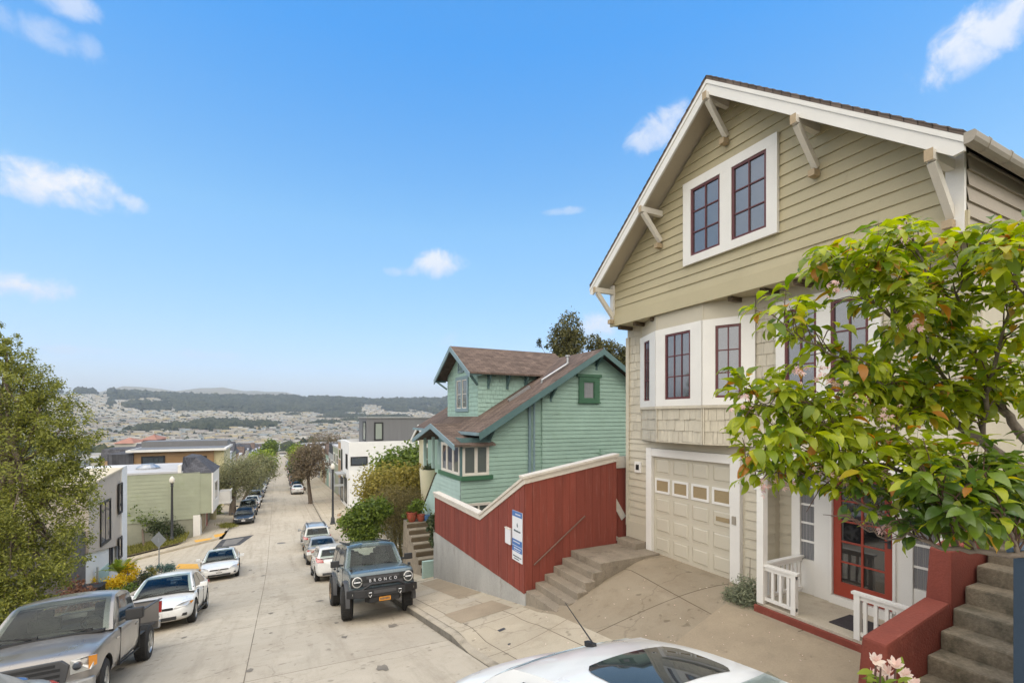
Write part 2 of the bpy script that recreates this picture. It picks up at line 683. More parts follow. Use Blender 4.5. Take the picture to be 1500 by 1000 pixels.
def slabmat(name, col, stain_col, size=(3.0, 3.0), rot=0.0, joint=0.008, bumpy=0.25, offs=(0, 0), crack=True, streak=0.0):
    """cast concrete: slabs with their own tint, saw joints, dark blotches, hairline cracks"""
    m, nt, bs, out = nodes(name)
    L = nt.links.new
    N = nt.nodes.new
    tc = N('ShaderNodeTexCoord')
    mp = N('ShaderNodeMapping')
    mp.inputs['Rotation'].default_value = (0, 0, rot)
    mp.inputs['Location'].default_value = (offs[0], offs[1], 0)
    L(tc.outputs['Object'], mp.inputs[0])
    sx = N('ShaderNodeSeparateXYZ')
    L(mp.outputs[0], sx.inputs[0])
    cx = N('ShaderNodeCombineXYZ')
    L(sx.outputs[0], cx.inputs[0])
    L(sx.outputs[1], cx.inputs[1])
    bk = N('ShaderNodeTexBrick')
    bk.offset = 0.0
    bk.inputs['Color1'].default_value = (*[c * 1.06 for c in col], 1)
    bk.inputs['Color2'].default_value = (*[c * 0.93 for c in col], 1)
    bk.inputs['Mortar'].default_value = (*[c * 0.42 for c in stain_col], 1)
    bk.inputs['Scale'].default_value = 1.0
    bk.inputs['Brick Width'].default_value = size[0]
    bk.inputs['Row Height'].default_value = size[1]
    bk.inputs['Mortar Size'].default_value = joint
    bk.inputs['Mortar Smooth'].default_value = 0.4
    L(cx.outputs[0], bk.inputs['Vector'])
    col_o = bk.outputs[0]

    def noise_(sc, det=8, ro=0.65, dist=0.0):
        n = N('ShaderNodeTexNoise')
        n.inputs['Scale'].default_value = sc
        n.inputs['Detail'].default_value = det
        n.inputs['Roughness'].default_value = ro
        n.inputs['Distortion'].default_value = dist
        L(tc.outputs['Object'], n.inputs['Vector'])
        return n.outputs[0]

    def mixin(fac_src, lo, hi, amt, colr):
        nonlocal col_o
        r = N('ShaderNodeMapRange')
        r.inputs[1].default_value, r.inputs[2].default_value = lo, hi
        r.inputs[3].default_value, r.inputs[4].default_value = 0, amt
        L(fac_src, r.inputs[0])
        x = N('ShaderNodeMix')
        x.data_type = 'RGBA'
        L(r.outputs[0], x.inputs[0])
        L(col_o, x.inputs[6])
        x.inputs[7].default_value = (*colr, 1)
        col_o = x.outputs[2]

    mixin(noise_(0.45), 0.45, 0.75, 0.55, stain_col)
    mixin(noise_(2.6, 10, .7), 0.52, 0.75, 0.4, [c * 0.7 for c in stain_col])
    mixin(noise_(0.9, 3, .5, 1.0), 0.55, 0.7, 0.35, [min(1, c * 1.22) for c in col])
    smp = N('ShaderNodeMapping')
    smp.inputs['Scale'].default_value = (1.9, .10, 1)
    L(tc.outputs['Object'], smp.inputs[0])
    sn = N('ShaderNodeTexNoise')
    sn.inputs['Scale'].default_value = 1.0
    sn.inputs['Detail'].default_value = 7
    sn.inputs['Roughness'].default_value = 0.7
    L(smp.outputs[0], sn.inputs['Vector'])
    mixin(sn.outputs[0], 0.50, 0.72, streak, [c * 0.75 for c in stain_col])
    mixin(noise_(5.5, 2, .4), 0.66, 0.74, 0.45, [c * 0.35 for c in stain_col])
    fn = noise_(55, 5, .7)
    mixin(fn, 0.5, 0.72, 0.28, [c * 0.55 for c in stain_col])
    if crack:
        vo = N('ShaderNodeTexVoronoi')
        vo.feature = 'DISTANCE_TO_EDGE'
        vo.inputs['Scale'].default_value = 0.22
        nn = N('ShaderNodeTexNoise')
        nn.inputs['Scale'].default_value = 1.6
        nn.inputs['Detail'].default_value = 6
        L(tc.outputs['Object'], nn.inputs['Vector'])
        va = N('ShaderNodeVectorMath')
        va.operation = 'ADD'
        L(tc.outputs['Object'], va.inputs[0])
        L(nn.outputs[1], va.inputs[1])
        L(va.outputs[0], vo.inputs['Vector'])
        r = N('ShaderNodeMapRange')
        r.inputs[1].default_value, r.inputs[2].default_value = 0.0, 0.006
        r.inputs[3].default_value, r.inputs[4].default_value = 0.30, 0.0
        L(vo.outputs[0], r.inputs[0])
        x = N('ShaderNodeMix')
        x.data_type = 'RGBA'
        L(r.outputs[0], x.inputs[0])
        L(col_o, x.inputs[6])
        x.inputs[7].default_value = (*[c * 0.35 for c in stain_col], 1)
        col_o = x.outputs[2]
    L(col_o, bs.inputs['Base Color'])
    bs.inputs['Roughness'].default_value = 0.92
    bs.inputs['Specular IOR Level'].default_value = 0.25
    bp = N('ShaderNodeBump')
    bp.inputs['Strength'].default_value = bumpy
    bp.inputs['Distance'].default_value = 0.008
    L(fn, bp.inputs['Height'])
    L(bp.outputs[0], bs.inputs['Normal'])
    return m


M = {}
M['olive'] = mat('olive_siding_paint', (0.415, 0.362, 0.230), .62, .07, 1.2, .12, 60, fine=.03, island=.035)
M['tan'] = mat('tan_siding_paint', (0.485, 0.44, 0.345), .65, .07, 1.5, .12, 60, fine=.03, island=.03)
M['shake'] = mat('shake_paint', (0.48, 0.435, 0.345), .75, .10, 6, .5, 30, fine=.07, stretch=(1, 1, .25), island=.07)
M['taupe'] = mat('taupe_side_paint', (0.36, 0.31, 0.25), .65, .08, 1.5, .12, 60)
M['white'] = mat('white_trim_paint', (0.70, 0.68, 0.64), .5, .05, 2, .05, 60, fine=.02)
M['offwhite'] = mat('off_white_paint', (0.66, 0.62, 0.55), .55, .07, 2, .08, 60, fine=.03)
M['garage'] = mat('garage_door_paint', (0.515, 0.475, 0.385), .45, .04, 1.0, .05, 80, fine=.02)
M['soffit'] = mat('soffit_paint', (0.50, 0.44, 0.34), .6, .06, 2, .1, 50)
M['browntip'] = mat('bare_wood_end', (0.38, 0.29, 0.18), .7, .15, 8, .2, 60)
M['darkbrown'] = mat('dark_brown_beam', (0.10, 0.07, 0.04), .7, .15, 6, .2, 60)
M['sash'] = mat('oxblood_sash_paint', (0.10, 0.022, 0.022), .4, .08, 4, .05, 60)
M['doorred'] = mat('red_door_paint', (0.30, 0.045, 0.025), .35, .06, 3, .04, 60)
M['stucco_red'] = mat('red_stair_stucco', (0.19, 0.040, 0.024), .8, .16, 2.5, .7, 45, fine=.08, stain=((.36, .12, .08), 3.0, .58, .5))
M['fence'] = mat('red_fence_paint', (0.205, 0.043, 0.027), .75, .16, 2.2, .35, 40, fine=.08, stretch=(4, 4, .4), stain=((.29, .12, .09), 4, .55, .5), island=.10)
M['cap'] = mat('weathered_fence_cap', (0.60, 0.55, 0.48), .8, .14, 3, .3, 30, stain=((.22, .15, .10), 6, .58, .7), stretch=(1, 1, 2.5))
M['conc_wall'] = mat('grey_concrete_wall', (0.37, 0.36, 0.335), .9, .18, 1.3, .35, 35, fine=.1, stain=((.17, .15, .12), 2.4, .56, .55), stretch=(1, 1, .55))
M['conc_step'] = mat('stair_concrete', (0.255, 0.215, 0.165), .92, .22, 2.2, .6, 40, fine=.14, stain=((.10, .08, .055), 3.4, .52, .6))
M['conc_old'] = mat('old_mossy_concrete', (0.185, 0.155, 0.112), .95, .30, 2.4, .9, 38, fine=.22, stain=((.060, .055, .035), 3.0, .46, .75))
M['conc_light'] = mat('light_concrete', (0.42, 0.37, 0.29), .92, .16, 1.6, .4, 45, fine=.1, stain=((.24, .20, .15), 2.5, .55, .5))
M['dirt_conc'] = mat('brownish_patch_concrete', (0.32, 0.255, 0.175), .92, .14, 1.6, .4, 45, fine=.1, stain=((.20, .16, .11), 2.5, .55, .5))
M['road'] = slabmat('road_concrete', (0.47, 0.415, 0.33), (0.36, 0.30, 0.225), (3.75, 4.6), 0, .012, .3, offs=(0.5, 0), streak=.55)
M['walk'] = slabmat('sidewalk_concrete', (0.46, 0.40, 0.305), (0.29, 0.235, 0.165), (0.95, 1.5), 0, .010, .35, offs=(0.2, 0))
M['drive'] = slabmat('driveway_concrete', (0.315, 0.262, 0.19), (0.20, 0.148, 0.092), (2.1, 1.9), R(8), .012, .5, offs=(.6, .4))
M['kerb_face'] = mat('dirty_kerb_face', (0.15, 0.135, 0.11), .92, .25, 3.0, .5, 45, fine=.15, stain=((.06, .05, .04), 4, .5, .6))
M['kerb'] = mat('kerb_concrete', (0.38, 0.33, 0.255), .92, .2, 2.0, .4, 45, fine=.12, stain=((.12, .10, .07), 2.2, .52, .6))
M['asphalt'] = mat('asphalt_patch', (0.045, 0.045, 0.048), .9, .2, 2, .6, 50, fine=.2, stain=((.20, .18, .15), 1.0, .55, .5))
M['yellow'] = mat('yellow_tactile', (0.62, 0.33, 0.05), .8, .15, 3, .4, 60)
M['soil'] = mat('bare_soil', (0.14, 0.105, 0.06), .95, .3, 1.0, .5, 20, fine=.2, stain=((.07, .09, .03), 1.2, .5, .7))
M['blue_wall'] = mat('dark_blue_paint', (0.028, 0.052, 0.085), .5, .1, 2, .08, 60)
M['mint'] = mat('mint_siding_paint', (0.295, 0.425, 0.352), .7, .12, 1.2, .15, 50, fine=.04, stain=((.22, .31, .21), 1.5, .58, .5), island=.05)
M['mintshake'] = mat('mint_shingle_paint', (0.30, 0.44, 0.38), .75, .14, 5, .3, 40, fine=.06)
M['mintblue'] = mat('aqua_wall_paint', (0.36, 0.48, 0.44), .7, .10, 2, .1, 50)
M['teal'] = mat('teal_trim_paint', (0.085, 0.155, 0.155), .55, .10, 3, .1, 50)
M['bluetrim'] = mat('blue_trim_paint', (0.19, 0.27, 0.30), .55, .10, 3, .1, 50)
M['green'] = mat('bottle_green_trim', (0.045, 0.13, 0.07), .5, .10, 3, .1, 50)
M['roofbrown'] = roofmat('brown_shingle_roof', (0.135, 0.098, 0.080))
M['roofmain'] = roofmat('taupe_shingle_roof', (0.16, 0.125, 0.105))
M['roofgrey'] = roofmat('grey_shingle_roof', (0.085, 0.085, 0.095))
M['flatroof'] = mat('flat_roof_membrane', (0.42, 0.42, 0.43), .85, .12, 1, .2, 20)
M['creamroof'] = mat('cream_roof_membrane', (0.55, 0.48, 0.36), .85, .10, 1, .2, 20)
M['metal'] = mat('galvanised_metal', (0.45, 0.46, 0.47), .4, .1, 4, .05, 50, metal=.8)
M['gutter'] = mat('taupe_gutter', (0.30, 0.265, 0.215), .45, .08, 4, .05, 50)
M['black'] = mat('black_plastic', (0.014, 0.014, 0.015), .5, .1, 5, .1, 80)
M['iron'] = mat('dark_iron', (0.03, 0.032, 0.036), .45, .15, 5, .1, 60)
M['rust'] = mat('rusty_handrail', (0.13, 0.07, 0.05), .6, .2, 8, .2, 60)
M['tanpane'] = mat('tan_frosted_pane', (0.31, 0.24, 0.14), .25, .05, 2, 0, 50)
M['glass'] = glassmat('window_glass', ior=2.3, col=(0.05, 0.055, 0.07))
M['glass_dim'] = glassmat('window_glass_dim', (0.10, 0.11, 0.10), .10)
M['glass_pale'] = glassmat('window_glass_pale', (0.28, 0.31, 0.27), .10)
M['doorglass'] = glassmat('door_glass', (0.012, 0.012, 0.013), .03)
M['curtain'] = mat('grey_curtain', (0.24, 0.24, 0.25), .8, .25, 30, .2, 60, stretch=(1, 1, .02))
M['mat_dark'] = mat('rubber_doormat', (0.035, 0.030, 0.034), .95, .2, 10, .8, 120)
M['sign_white'] = mat('sign_white', (0.72, 0.73, 0.76), .35, .02, 2, 0, 50)
M['sign_blue'] = mat('sign_blue', (0.07, 0.17, 0.42), .35, .05, 6, 0, 50)
M['ink'] = mat('sign_ink', (0.03, 0.06, 0.08), .4, .02, 2, 0, 50)
M['taupe_modern'] = mat('greige_render', (0.47, 0.41, 0.345), .8, .07, .8, .1, 50)
M['white_modern'] = mat('white_render', (0.72, 0.72, 0.71), .7, .05, .8, .08, 50)
M['grey_modern'] = mat('grey_cladding', (0.150, 0.152, 0.158), .6, .08, .8, .1, 30, stretch=(6, 6, .2))
M['stone_dark'] = mat('dark_stone_cladding', (0.12, 0.11, 0.105), .8, .25, 3, .4, 20)
M['sage'] = mat('sage_siding_paint', (0.29, 0.31, 0.225), .75, .12, .7, .15, 40, stain=((.24, .27, .16), .8, .55, .6))
M['sage_base'] = mat('sage_concrete_base', (0.25, 0.25, 0.19), .85, .2, .9, .2, 40)
M['cream'] = mat('cream_paint', (0.56, 0.50, 0.30), .7, .08, 1, .1, 40)
M['paleyellow'] = mat('pale_yellow_paint', (0.60, 0.56, 0.40), .7, .08, 1, .1, 40)
M['wood'] = mat('cedar_cladding', (0.29, 0.175, 0.08), .6, .15, 2, .2, 40, stretch=(.3, .3, 4))
M['tanwall'] = mat('tan_stucco', (0.40, 0.27, 0.16), .8, .1, 1, .2, 40)
M['greywall'] = mat('grey_stucco', (0.33, 0.34, 0.34), .8, .1, 1, .2, 40)
M['rock'] = mat('tan_boulder', (0.33, 0.22, 0.15), .9, .25, 2, .6, 15)
M['pot_red'] = mat('red_glazed_pot', (0.26, 0.055, 0.03), .4, .2, 6, .1, 40)
M['pot_blue'] = mat('blue_glazed_pot', (0.06, 0.14, 0.30), .3, .2, 6, .1, 40)
M['terracotta'] = mat('terracotta', (0.30, 0.12, 0.06), .8, .2, 6, .2, 40)
M['bark'] = mat('grey_brown_bark', (0.13, 0.10, 0.075), .9, .3, 8, .9, 25, fine=.25, stretch=(1, 1, .35))
M['bark_cherry'] = mat('cherry_bark', (0.155, 0.125, 0.10), .75, .3, 14, .8, 40, fine=.25)
M['twig'] = mat('reddish_twig', (0.10, 0.055, 0.04), .7, .2, 8, .3, 60)
M['tyre'] = mat('tyre_rubber', (0.022, 0.021, 0.020), .85, .25, 6, .5, 60)
M['rim'] = mat('alloy_rim', (0.42, 0.42, 0.41), .35, .1, 6, .05, 60, metal=.85)
M['bronze_rim'] = mat('bronze_rim', (0.22, 0.16, 0.10), .35, .1, 6, .05, 60, metal=.8)
M['car_glass'] = glassmat('car_glass', (0.03, 0.036, 0.038), .03, .5, 1.6)
M['car_glass_light'] = glassmat('car_windscreen', (0.06, 0.07, 0.07), .03, .5, 1.45)
m_, nt_, bs_, out_ = nodes('clear_screen_glass')
tr_ = nt_.nodes.new('ShaderNodeBsdfTransparent')
tr_.inputs[0].default_value = (0.70, 0.77, 0.74, 1)
gl_ = nt_.nodes.new('ShaderNodeBsdfGlossy')
gl_.inputs['Roughness'].default_value = 0.02
gl_.inputs[0].default_value = (0.9, 0.95, 0.95, 1)
fr_ = nt_.nodes.new('ShaderNodeFresnel')
fr_.inputs[0].default_value = 1.42
mx_ = nt_.nodes.new('ShaderNodeMixShader')
nt_.links.new(fr_.outputs[0], mx_.inputs[0])
nt_.links.new(tr_.outputs[0], mx_.inputs[1])
nt_.links.new(gl_.outputs[0], mx_.inputs[2])
nt_.links.new(mx_.outputs[0], out_.inputs[0])
nt_.nodes.remove(bs_)
M['screen'] = m_
M['upholstery'] = mat('dark_upholstery', (0.085, 0.083, 0.080), .85, .2, 8, .3, 60)
M['headlining'] = mat('grey_headlining', (0.16, 0.155, 0.15), .9, .1, 6, .1, 60)
M['lamp_clear'] = glassmat('headlamp_glass', (0.42, 0.42, 0.40), .12, 1.0)
M['lamp_red'] = glassmat('tail_lamp_red', (0.42, 0.03, 0.025), .12, 1.0)
M['lamp_amber'] = glassmat('amber_lamp', (0.70, 0.27, 0.02), .12, 1.0)
M['chrome'] = mat('chrome', (0.62, 0.62, 0.62), .15, .05, 6, 0, 60, metal=1.0)
M['plate'] = mat('licence_plate', (0.62, 0.60, 0.58), .4, .05, 30, 0, 60)
M['plate_orange'] = mat('orange_licence_plate', (0.62, 0.26, 0.02), .4, .05, 30, 0, 60)
M['trim_grey'] = mat('grey_plastic_trim', (0.055, 0.055, 0.058), .55, .1, 5, .2, 80)
M['paint_white'] = paint('car_paint_white', (0.74, 0.74, 0.73), 0, .3)
M['paint_pickup'] = paint('car_paint_warm_grey', (0.255, 0.238, 0.222), .45, .32)
M['paint_bronco'] = paint('car_paint_blue_grey', (0.085, 0.122, 0.142), .2, .28)
M['paint_silver'] = paint('car_paint_silver', (0.43, 0.43, 0.42), .45, .34)
M['paint_beige'] = paint('car_paint_champagne', (0.40, 0.37, 0.32), .4, .34)
M['paint_black'] = paint('car_paint_black', (0.018, 0.022, 0.030), .2, .3)
M['paint_dark'] = paint('car_paint_dark_grey', (0.06, 0.065, 0.075), .4, .3)
M['paint_blue'] = paint('car_paint_dark_blue', (0.025, 0.045, 0.10), .3, .3)
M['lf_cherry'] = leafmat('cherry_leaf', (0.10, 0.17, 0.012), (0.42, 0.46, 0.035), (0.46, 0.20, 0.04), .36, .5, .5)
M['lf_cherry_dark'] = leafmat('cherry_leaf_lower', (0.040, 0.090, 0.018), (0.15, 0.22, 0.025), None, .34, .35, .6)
M['petal'] = leafmat('pink_petal', (0.62, 0.36, 0.36), (0.74, 0.58, 0.55), None, .6, .4, .3)
M['petal_white'] = leafmat('cream_pink_petal', (0.72, 0.52, 0.47), (0.78, 0.70, 0.62), None, .6, .35, .3)
M['lf_left'] = leafmat('olive_green_leaf', (0.085, 0.105, 0.020), (0.31, 0.315, 0.060), None, .5, .35, .35)
M['lf_olive'] = leafmat('silvery_leaf', (0.12, 0.13, 0.06), (0.30, 0.29, 0.15), None, .6, .3, .3)
M['lf_mid'] = leafmat('mid_green_leaf', (0.05, 0.085, 0.015), (0.20, 0.26, 0.04), None, .5, .35, .35)
M['lf_dark'] = leafmat('dark_green_leaf', (0.022, 0.040, 0.014), (0.085, 0.10, 0.035), None, .55, .25, .3)
M['lf_conifer'] = leafmat('conifer_leaf', (0.05, 0.055, 0.018), (0.17, 0.155, 0.05), None, .6, .25, .3)
M['lf_bright'] = leafmat('bright_green_leaf', (0.12, 0.19, 0.02), (0.36, 0.40, 0.06), None, .5, .4, .35)
M['lf_gold'] = leafmat('golden_shrub_leaf', (0.15, 0.135, 0.03), (0.40, 0.33, 0.075), None, .6, .35, .3)
M['lf_brown'] = leafmat('brownish_shrub_leaf', (0.10, 0.088, 0.032), (0.27, 0.215, 0.09), None, .65, .25, .3)
M['lf_rust'] = leafmat('rusty_tree_leaf', (0.10, 0.078, 0.048), (0.25, 0.195, 0.125), None, .65, .25, .3)
M['lf_yellow'] = leafmat('yellow_flower', (0.55, 0.38, 0.01), (0.75, 0.55, 0.03), None, .6, .35, .3)
M['lf_purple'] = leafmat('reddish_leaf', (0.13, 0.05, 0.035), (0.26, 0.14, 0.08), None, .6, .3, .3)
M['lf_grey'] = leafmat('grey_green_leaf', (0.13, 0.15, 0.10), (0.32, 0.34, 0.22), None, .6, .3, .3)
M['lf_bluegreen'] = leafmat('blue_green_leaf', (0.05, 0.10, 0.085), (0.13, 0.21, 0.16), None, .5, .2, .3)
M['grass'] = leafmat('grass_blade', (0.10, 0.11, 0.02), (0.28, 0.26, 0.06), None, .6, .3, .3)

# ------------------------------------------------------------------ ground, street, pavements
KN = [(-80, 14.2), (0, -2.6), (26, -8.06), (34, -9.3), (46, -10.05), (80, -12.0), (310, -24.5), (430, -30.0), (6000, -30.0)]


def zk(Y):
    for (a, za), (b, zb) in zip(KN, KN[1:]):
        if Y <= b:
            return za + (zb - za) * (Y - a) / (b - a)
    return KN[-1][1]


def zr(Y):
    w = 4 if Y < 200 else 10
    return sum(zk(Y + w * k / 4) for k in range(-4, 5)) / 9


def cx(Y):
    return -0.55 + 0.0097 * max(0.0, Y - 8)


def XR(Y):
    return cx(Y) + 3.70 + 0.45 * min(1, max(0, (Y - 34) / 12))


def XL(Y):
    return cx(Y) - 3.75


def sstep(x):
    x = min(1, max(0, x))
    return x * x * (3 - 2 * x)


def road_z(X, Y):
    if X < XL(Y) and Y > 20:
        return zr(Y) - 0.05 + 0.18 * (X - XL(Y)) * (1 if X > -46 else 0) - (0.18 * (46 + XL(Y)) if X <= -46 else 0)
    return zr(Y) - 0.018 * abs(X - cx(Y))


def kerb_h(Y):                                   # dropped kerb in front of the driveway
    return 0.15 - 0.125 * (sstep((9.0 - Y) / 0.9) if Y > 5 else sstep((Y - 1.6) / 0.8))


def walk_z(X, Y):
    c = zr(Y) - 0.05 + kerb_h(Y)
    side = c + 0.095 * max(0, X - XR(Y))
    if Y >= 9.3:
        return side if Y < 16 else c + 0.05 * max(0, X - XR(Y))
    s = min(1.0, max(0, (X - XR(Y)) / (8.0 - XR(Y))))
    drv = c + (-3.22 - c) * sstep(s * 1.06)
    low = c + (-3.22 - c) * s ** 1.8            # the ground dips again along the fence, under the steps
    k = sstep((Y - 7.75) / 1.3) * sstep((7.6 - X) / .8)
    drv = drv * (1 - k) + low * k
    k = sstep((Y - 8.2) / 1.1)
    return drv * (1 - k) + side * k if X < 5.2 else drv


def zcity(D):
    T = [(300, -27), (430, -33), (600, -37), (900, -33), (1300, -19), (1700, 0), (2200, 46), (2520, 84), (2900, 70), (3600, 40), (20000, 0)]
    for (a, za), (b, zb) in zip(T, T[1:]):
        if D <= b:
            return za + (zb - za) * max(0, (D - a)) / (b - a)
    return 0


def terrain(X, Y):
    D = math.hypot(X, Y)
    near = zr(Y)
    if X < -6.4:
        near -= (0.10 if Y < 30 else 0.18) * (min(-6.4, max(X, -46)) + 6.4) * -1
    if X > 8:
        near += 0.10 * min(X - 8, 30)
    und = 0
    if D > 500:
        und = (10 + 16 * sstep((D - 1700) / 600)) * noise.noise(Vector((X / 420, Y / 500, 3.3))) + 5 * noise.noise(Vector((X / 170, Y / 170, 8.1)))
        und *= min(1, (D - 500) / 900)
    far = zcity(D) + und
    if D > 2300:
        az = math.degrees(math.atan2(X, Y))
        ridge = math.exp(-((az + 2.0 - YAW * 0 ) / 9.0) ** 2) * 0
        far += ridge
    k = sstep((D - 180) / 220)
    return near * (1 - k) + far * k


def mount(az):                                   # the far bare mountain behind the wooded ridge
    a = min(1, max(0, (az + 20) / 9)) * min(1, max(0, (7 - az) / 9))
    return 130 + 128 * sstep(a) + 14 * math.sin(az * .9) + 6 * math.sin(az * 2.3)


mb = MB()
xs = [-9000, -5000, -3200, -2400, -1900, -1500, -1200, -950, -760, -600, -480, -380, -300, -240, -190, -150, -120, -95, -75, -60, -50, -46, -40, -34, -28, -23, -19, -16, -13, -11, -9, -7.5, -6.4, -5, -3, 0, 3, 5, 7, 8, 10, 13, 17, 22, 28, 36, 46, 60, 80, 105, 140, 180, 230, 300, 380, 480, 600, 760, 950, 1200, 1500, 1900, 2400, 3200, 5000, 9000]
ys = [-200, -80, -50, -30, -20, -14, -10, -6, -3, 0, 3, 6, 9, 12, 15, 18, 21, 24, 27, 30, 33, 36, 39, 42, 45, 48, 52, 57, 63, 70, 80, 92, 106, 122, 140, 160, 185, 210, 240, 275, 310, 350, 400, 460, 530, 610, 700, 800, 900, 1000, 1100, 1200, 1300, 1400, 1500, 1600, 1700, 1800, 1900, 2000, 2100, 2200, 2300, 2400, 2500, 2600, 2800, 3100, 3600, 4200, 5200, 7000, 9500, 14000]
gv = []
for y in ys:
    for x in xs:
        d = 0.30 if (abs(x) < 60 and y < 430) else 0.0
        if -50 < x < 10 and y < 330:
            d = 0.55
        gv.append((x, y, terrain(x, y) - d))
nx = len(xs)
gf = [(j * nx + i, j * nx + i + 1, (j + 1) * nx + i + 1, (j + 1) * nx + i) for j in range(len(ys) - 1) for i in range(nx - 1)]
mb.add(gv, gf)
M['terrain'] = mat('dry_hillside', (0.125, 0.13, 0.09), .95, .35, .004, .2, .05, fine=.25, stain=((.05, .065, .03), .01, .48, .7))
tag(mb.build('ground', M['terrain'], smooth=True), kind='structure')

mb = MB()
azs = [i * 1.0 for i in range(-60, 62)]
for r, kz in ((3900, 0.15), (4600, 0.75), (5200, 1.0), (6000, .8), (7500, 0.0)):
    for a in azs:
        aa = R(a)
        h = mount(a) * kz + 18 * noise.noise(Vector((a / 4, r / 900, 0))) * kz
        mb.v.append((r * math.sin(aa), r * math.cos(aa), h))
na = len(azs)
mb.f = [(j * na + i, j * na + i + 1, (j + 1) * na + i + 1, (j + 1) * na + i) for j in range(4) for i in range(na - 1)]
mb.m = [0] * len(mb.f)
M['mount'] = mat('bare_mountain', (0.20, 0.17, 0.10), .95, .25, .003, .2, .02, fine=.15, stain=((.09, .10, .06), .004, .55, .6))
tag(mb.build('mountain', M['mount'], smooth=True), kind='structure')


def strip(name, m, ylist, xf0, xf1, zf, nxs=6, lift=0.0):
    b = MB()
    for y in ylist:
        for i in range(nxs + 1):
            x = xf0(y) + (xf1(y) - xf0(y)) * i / nxs
            b.v.append((x, y, zf(x, y) + lift))
    n = nxs + 1
    b.f = [(j * n + i, j * n + i + 1, (j + 1) * n + i + 1, (j + 1) * n + i) for j in range(len(ylist) - 1) for i in range(nxs)]
    b.m = [0] * len(b.f)
    return tag(b.build(name, m, smooth=True), kind='structure')


def yr(a, b, s):
    n = max(1, int(round((b - a) / s)))
    return [a + (b - a) * i / n for i in range(n + 1)]


strip('road', M['road'], yr(-14, 62, 1) + yr(64, 330, 4)[0:], XL, XR, road_z, 8)
strip('cross_street', M['road'], yr(33.6, 45.2, 1), lambda y: -60, XL, road_z, 24)
# the street that closes the view at the bottom of the hill
strip('far_street', M['road'], yr(331, 343, 3), lambda y: -120, lambda y: 120, lambda x, y: zr(y) + .1, 4)
strip('pavement', M['walk'], yr(-14, 9.3, .35), lambda y: XR(y) + .15, lambda y: 4.95, walk_z, 8)
strip('driveway', M['drive'], yr(-3, 9.28, .35), lambda y: 4.95, lambda y: 8.6, walk_z, 14, 0.0)
strip('pavement', M['walk'], yr(9.3, 16.4, .5), lambda y: XR(y) + .15, lambda y: 5.2, walk_z, 5)
strip('pavement', M['walk'], yr(16.4, 48, 1), lambda y: XR(y) + .15, lambda y: 7.5, walk_z, 5)
strip('pavement', M['walk'], yr(48, 330, 3), lambda y: XR(y) + .15, lambda y: 7.6 + .0097 * (y - 48), walk_z, 3)


def left_walk(X, Y):
    base = zr(Y) - .05 + .13
    if Y > 20:
        base += 0.06 * (X - XL(Y)) if Y < 33 else 0.15 * (X - XL(Y))
    return base


strip('pavement', M['walk'], yr(-14, 33.2, 1), lambda y: -6.7, lambda y: XL(y) - .15, left_walk, 4)
strip('pavement', M['walk'], yr(45.6, 48.4, .7), lambda y: -30, lambda y: XL(y) - .15, lambda x, y: road_z(x, y) + .15, 16)
strip('pavement', M['walk'], yr(48.4, 330, 3), lambda y: -7.3 + .0097 * (y - 48), lambda y: XL(y) - .15, lambda x, y: road_z(XL(y), y) + .152 + .18 * min(0, x - XL(y)) * (1 - sstep((y - 48.4) / 9)), 3)


def kerb(name, ylist, xin, sgn, hf, zf):
    """a real step: vertical face, rounded nose, top"""
    b = MB()
    prof = [(0, -0.12), (0.0, -0.025), (0.02, 0.0), (0.155, 0.004)]
    for y in ylist:
        for (dx, dz) in prof:
            h = hf(y)
            z = zf(y) + (h + dz if dz > -.1 else -0.15)
            b.v.append((xin(y) + sgn * dx, y, z))
    n = len(prof)
    b.f = [(j * n + i, j * n + i + 1, (j + 1) * n + i + 1, (j + 1) * n + i) for j in range(len(ylist) - 1) for i in range(n - 1)]
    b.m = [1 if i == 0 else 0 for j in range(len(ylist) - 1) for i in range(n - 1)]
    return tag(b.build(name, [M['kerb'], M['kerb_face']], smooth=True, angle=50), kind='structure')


zkr = lambda y: zr(y) - 0.05
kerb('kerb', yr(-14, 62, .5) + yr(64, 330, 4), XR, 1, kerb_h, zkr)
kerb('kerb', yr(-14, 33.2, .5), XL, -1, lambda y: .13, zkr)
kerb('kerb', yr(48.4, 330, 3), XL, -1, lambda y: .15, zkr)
b = MB()
for i in range(60):
    x0 = -30 + i * .43
    x1 = x0 + .43
    f0 = lambda x, y: road_z(x, y)
    for y0, y1, h in ((45.2, 45.6, .15), ):
        P = [(x0, y0, f0(x0, y0) - .1), (x0, y0, f0(x0, y0) + h), (x0, y1, f0(x0, y1) + h + .002), (x1, y0, f0(x1, y0) - .1), (x1, y0, f0(x1, y0) + h), (x1, y1, f0(x1, y1) + h + .002)]
        b.add(P, [(0, 3, 4, 1), (1, 4, 5, 2)])
tag(b.build('kerb', M['kerb']), kind='structure')


def patch(name, m, corners, zf, lift, n=6, kind='structure'):
    """a thin sheet laid on the ground; corners are four (x, y)"""
    b = MB()
    (ax, ay), (bx_, by), (cx_, cy), (dx, dy) = corners
    for j in range(n + 1):
        for i in range(n + 1):
            u, v = i / n, j / n
            x = (ax * (1 - u) + bx_ * u) * (1 - v) + (dx * (1 - u) + cx_ * u) * v
            y = (ay * (1 - u) + by * u) * (1 - v) + (dy * (1 - u) + cy * u) * v
            b.v.append((x, y, zf(x, y) + lift))
    k = n + 1
    b.f = [(j * k + i, j * k + i + 1, (j + 1) * k + i + 1, (j + 1) * k + i) for j in range(n) for i in range(n)]
    b.m = [0] * len(b.f)
    return tag(b.build(name, m), kind=kind)


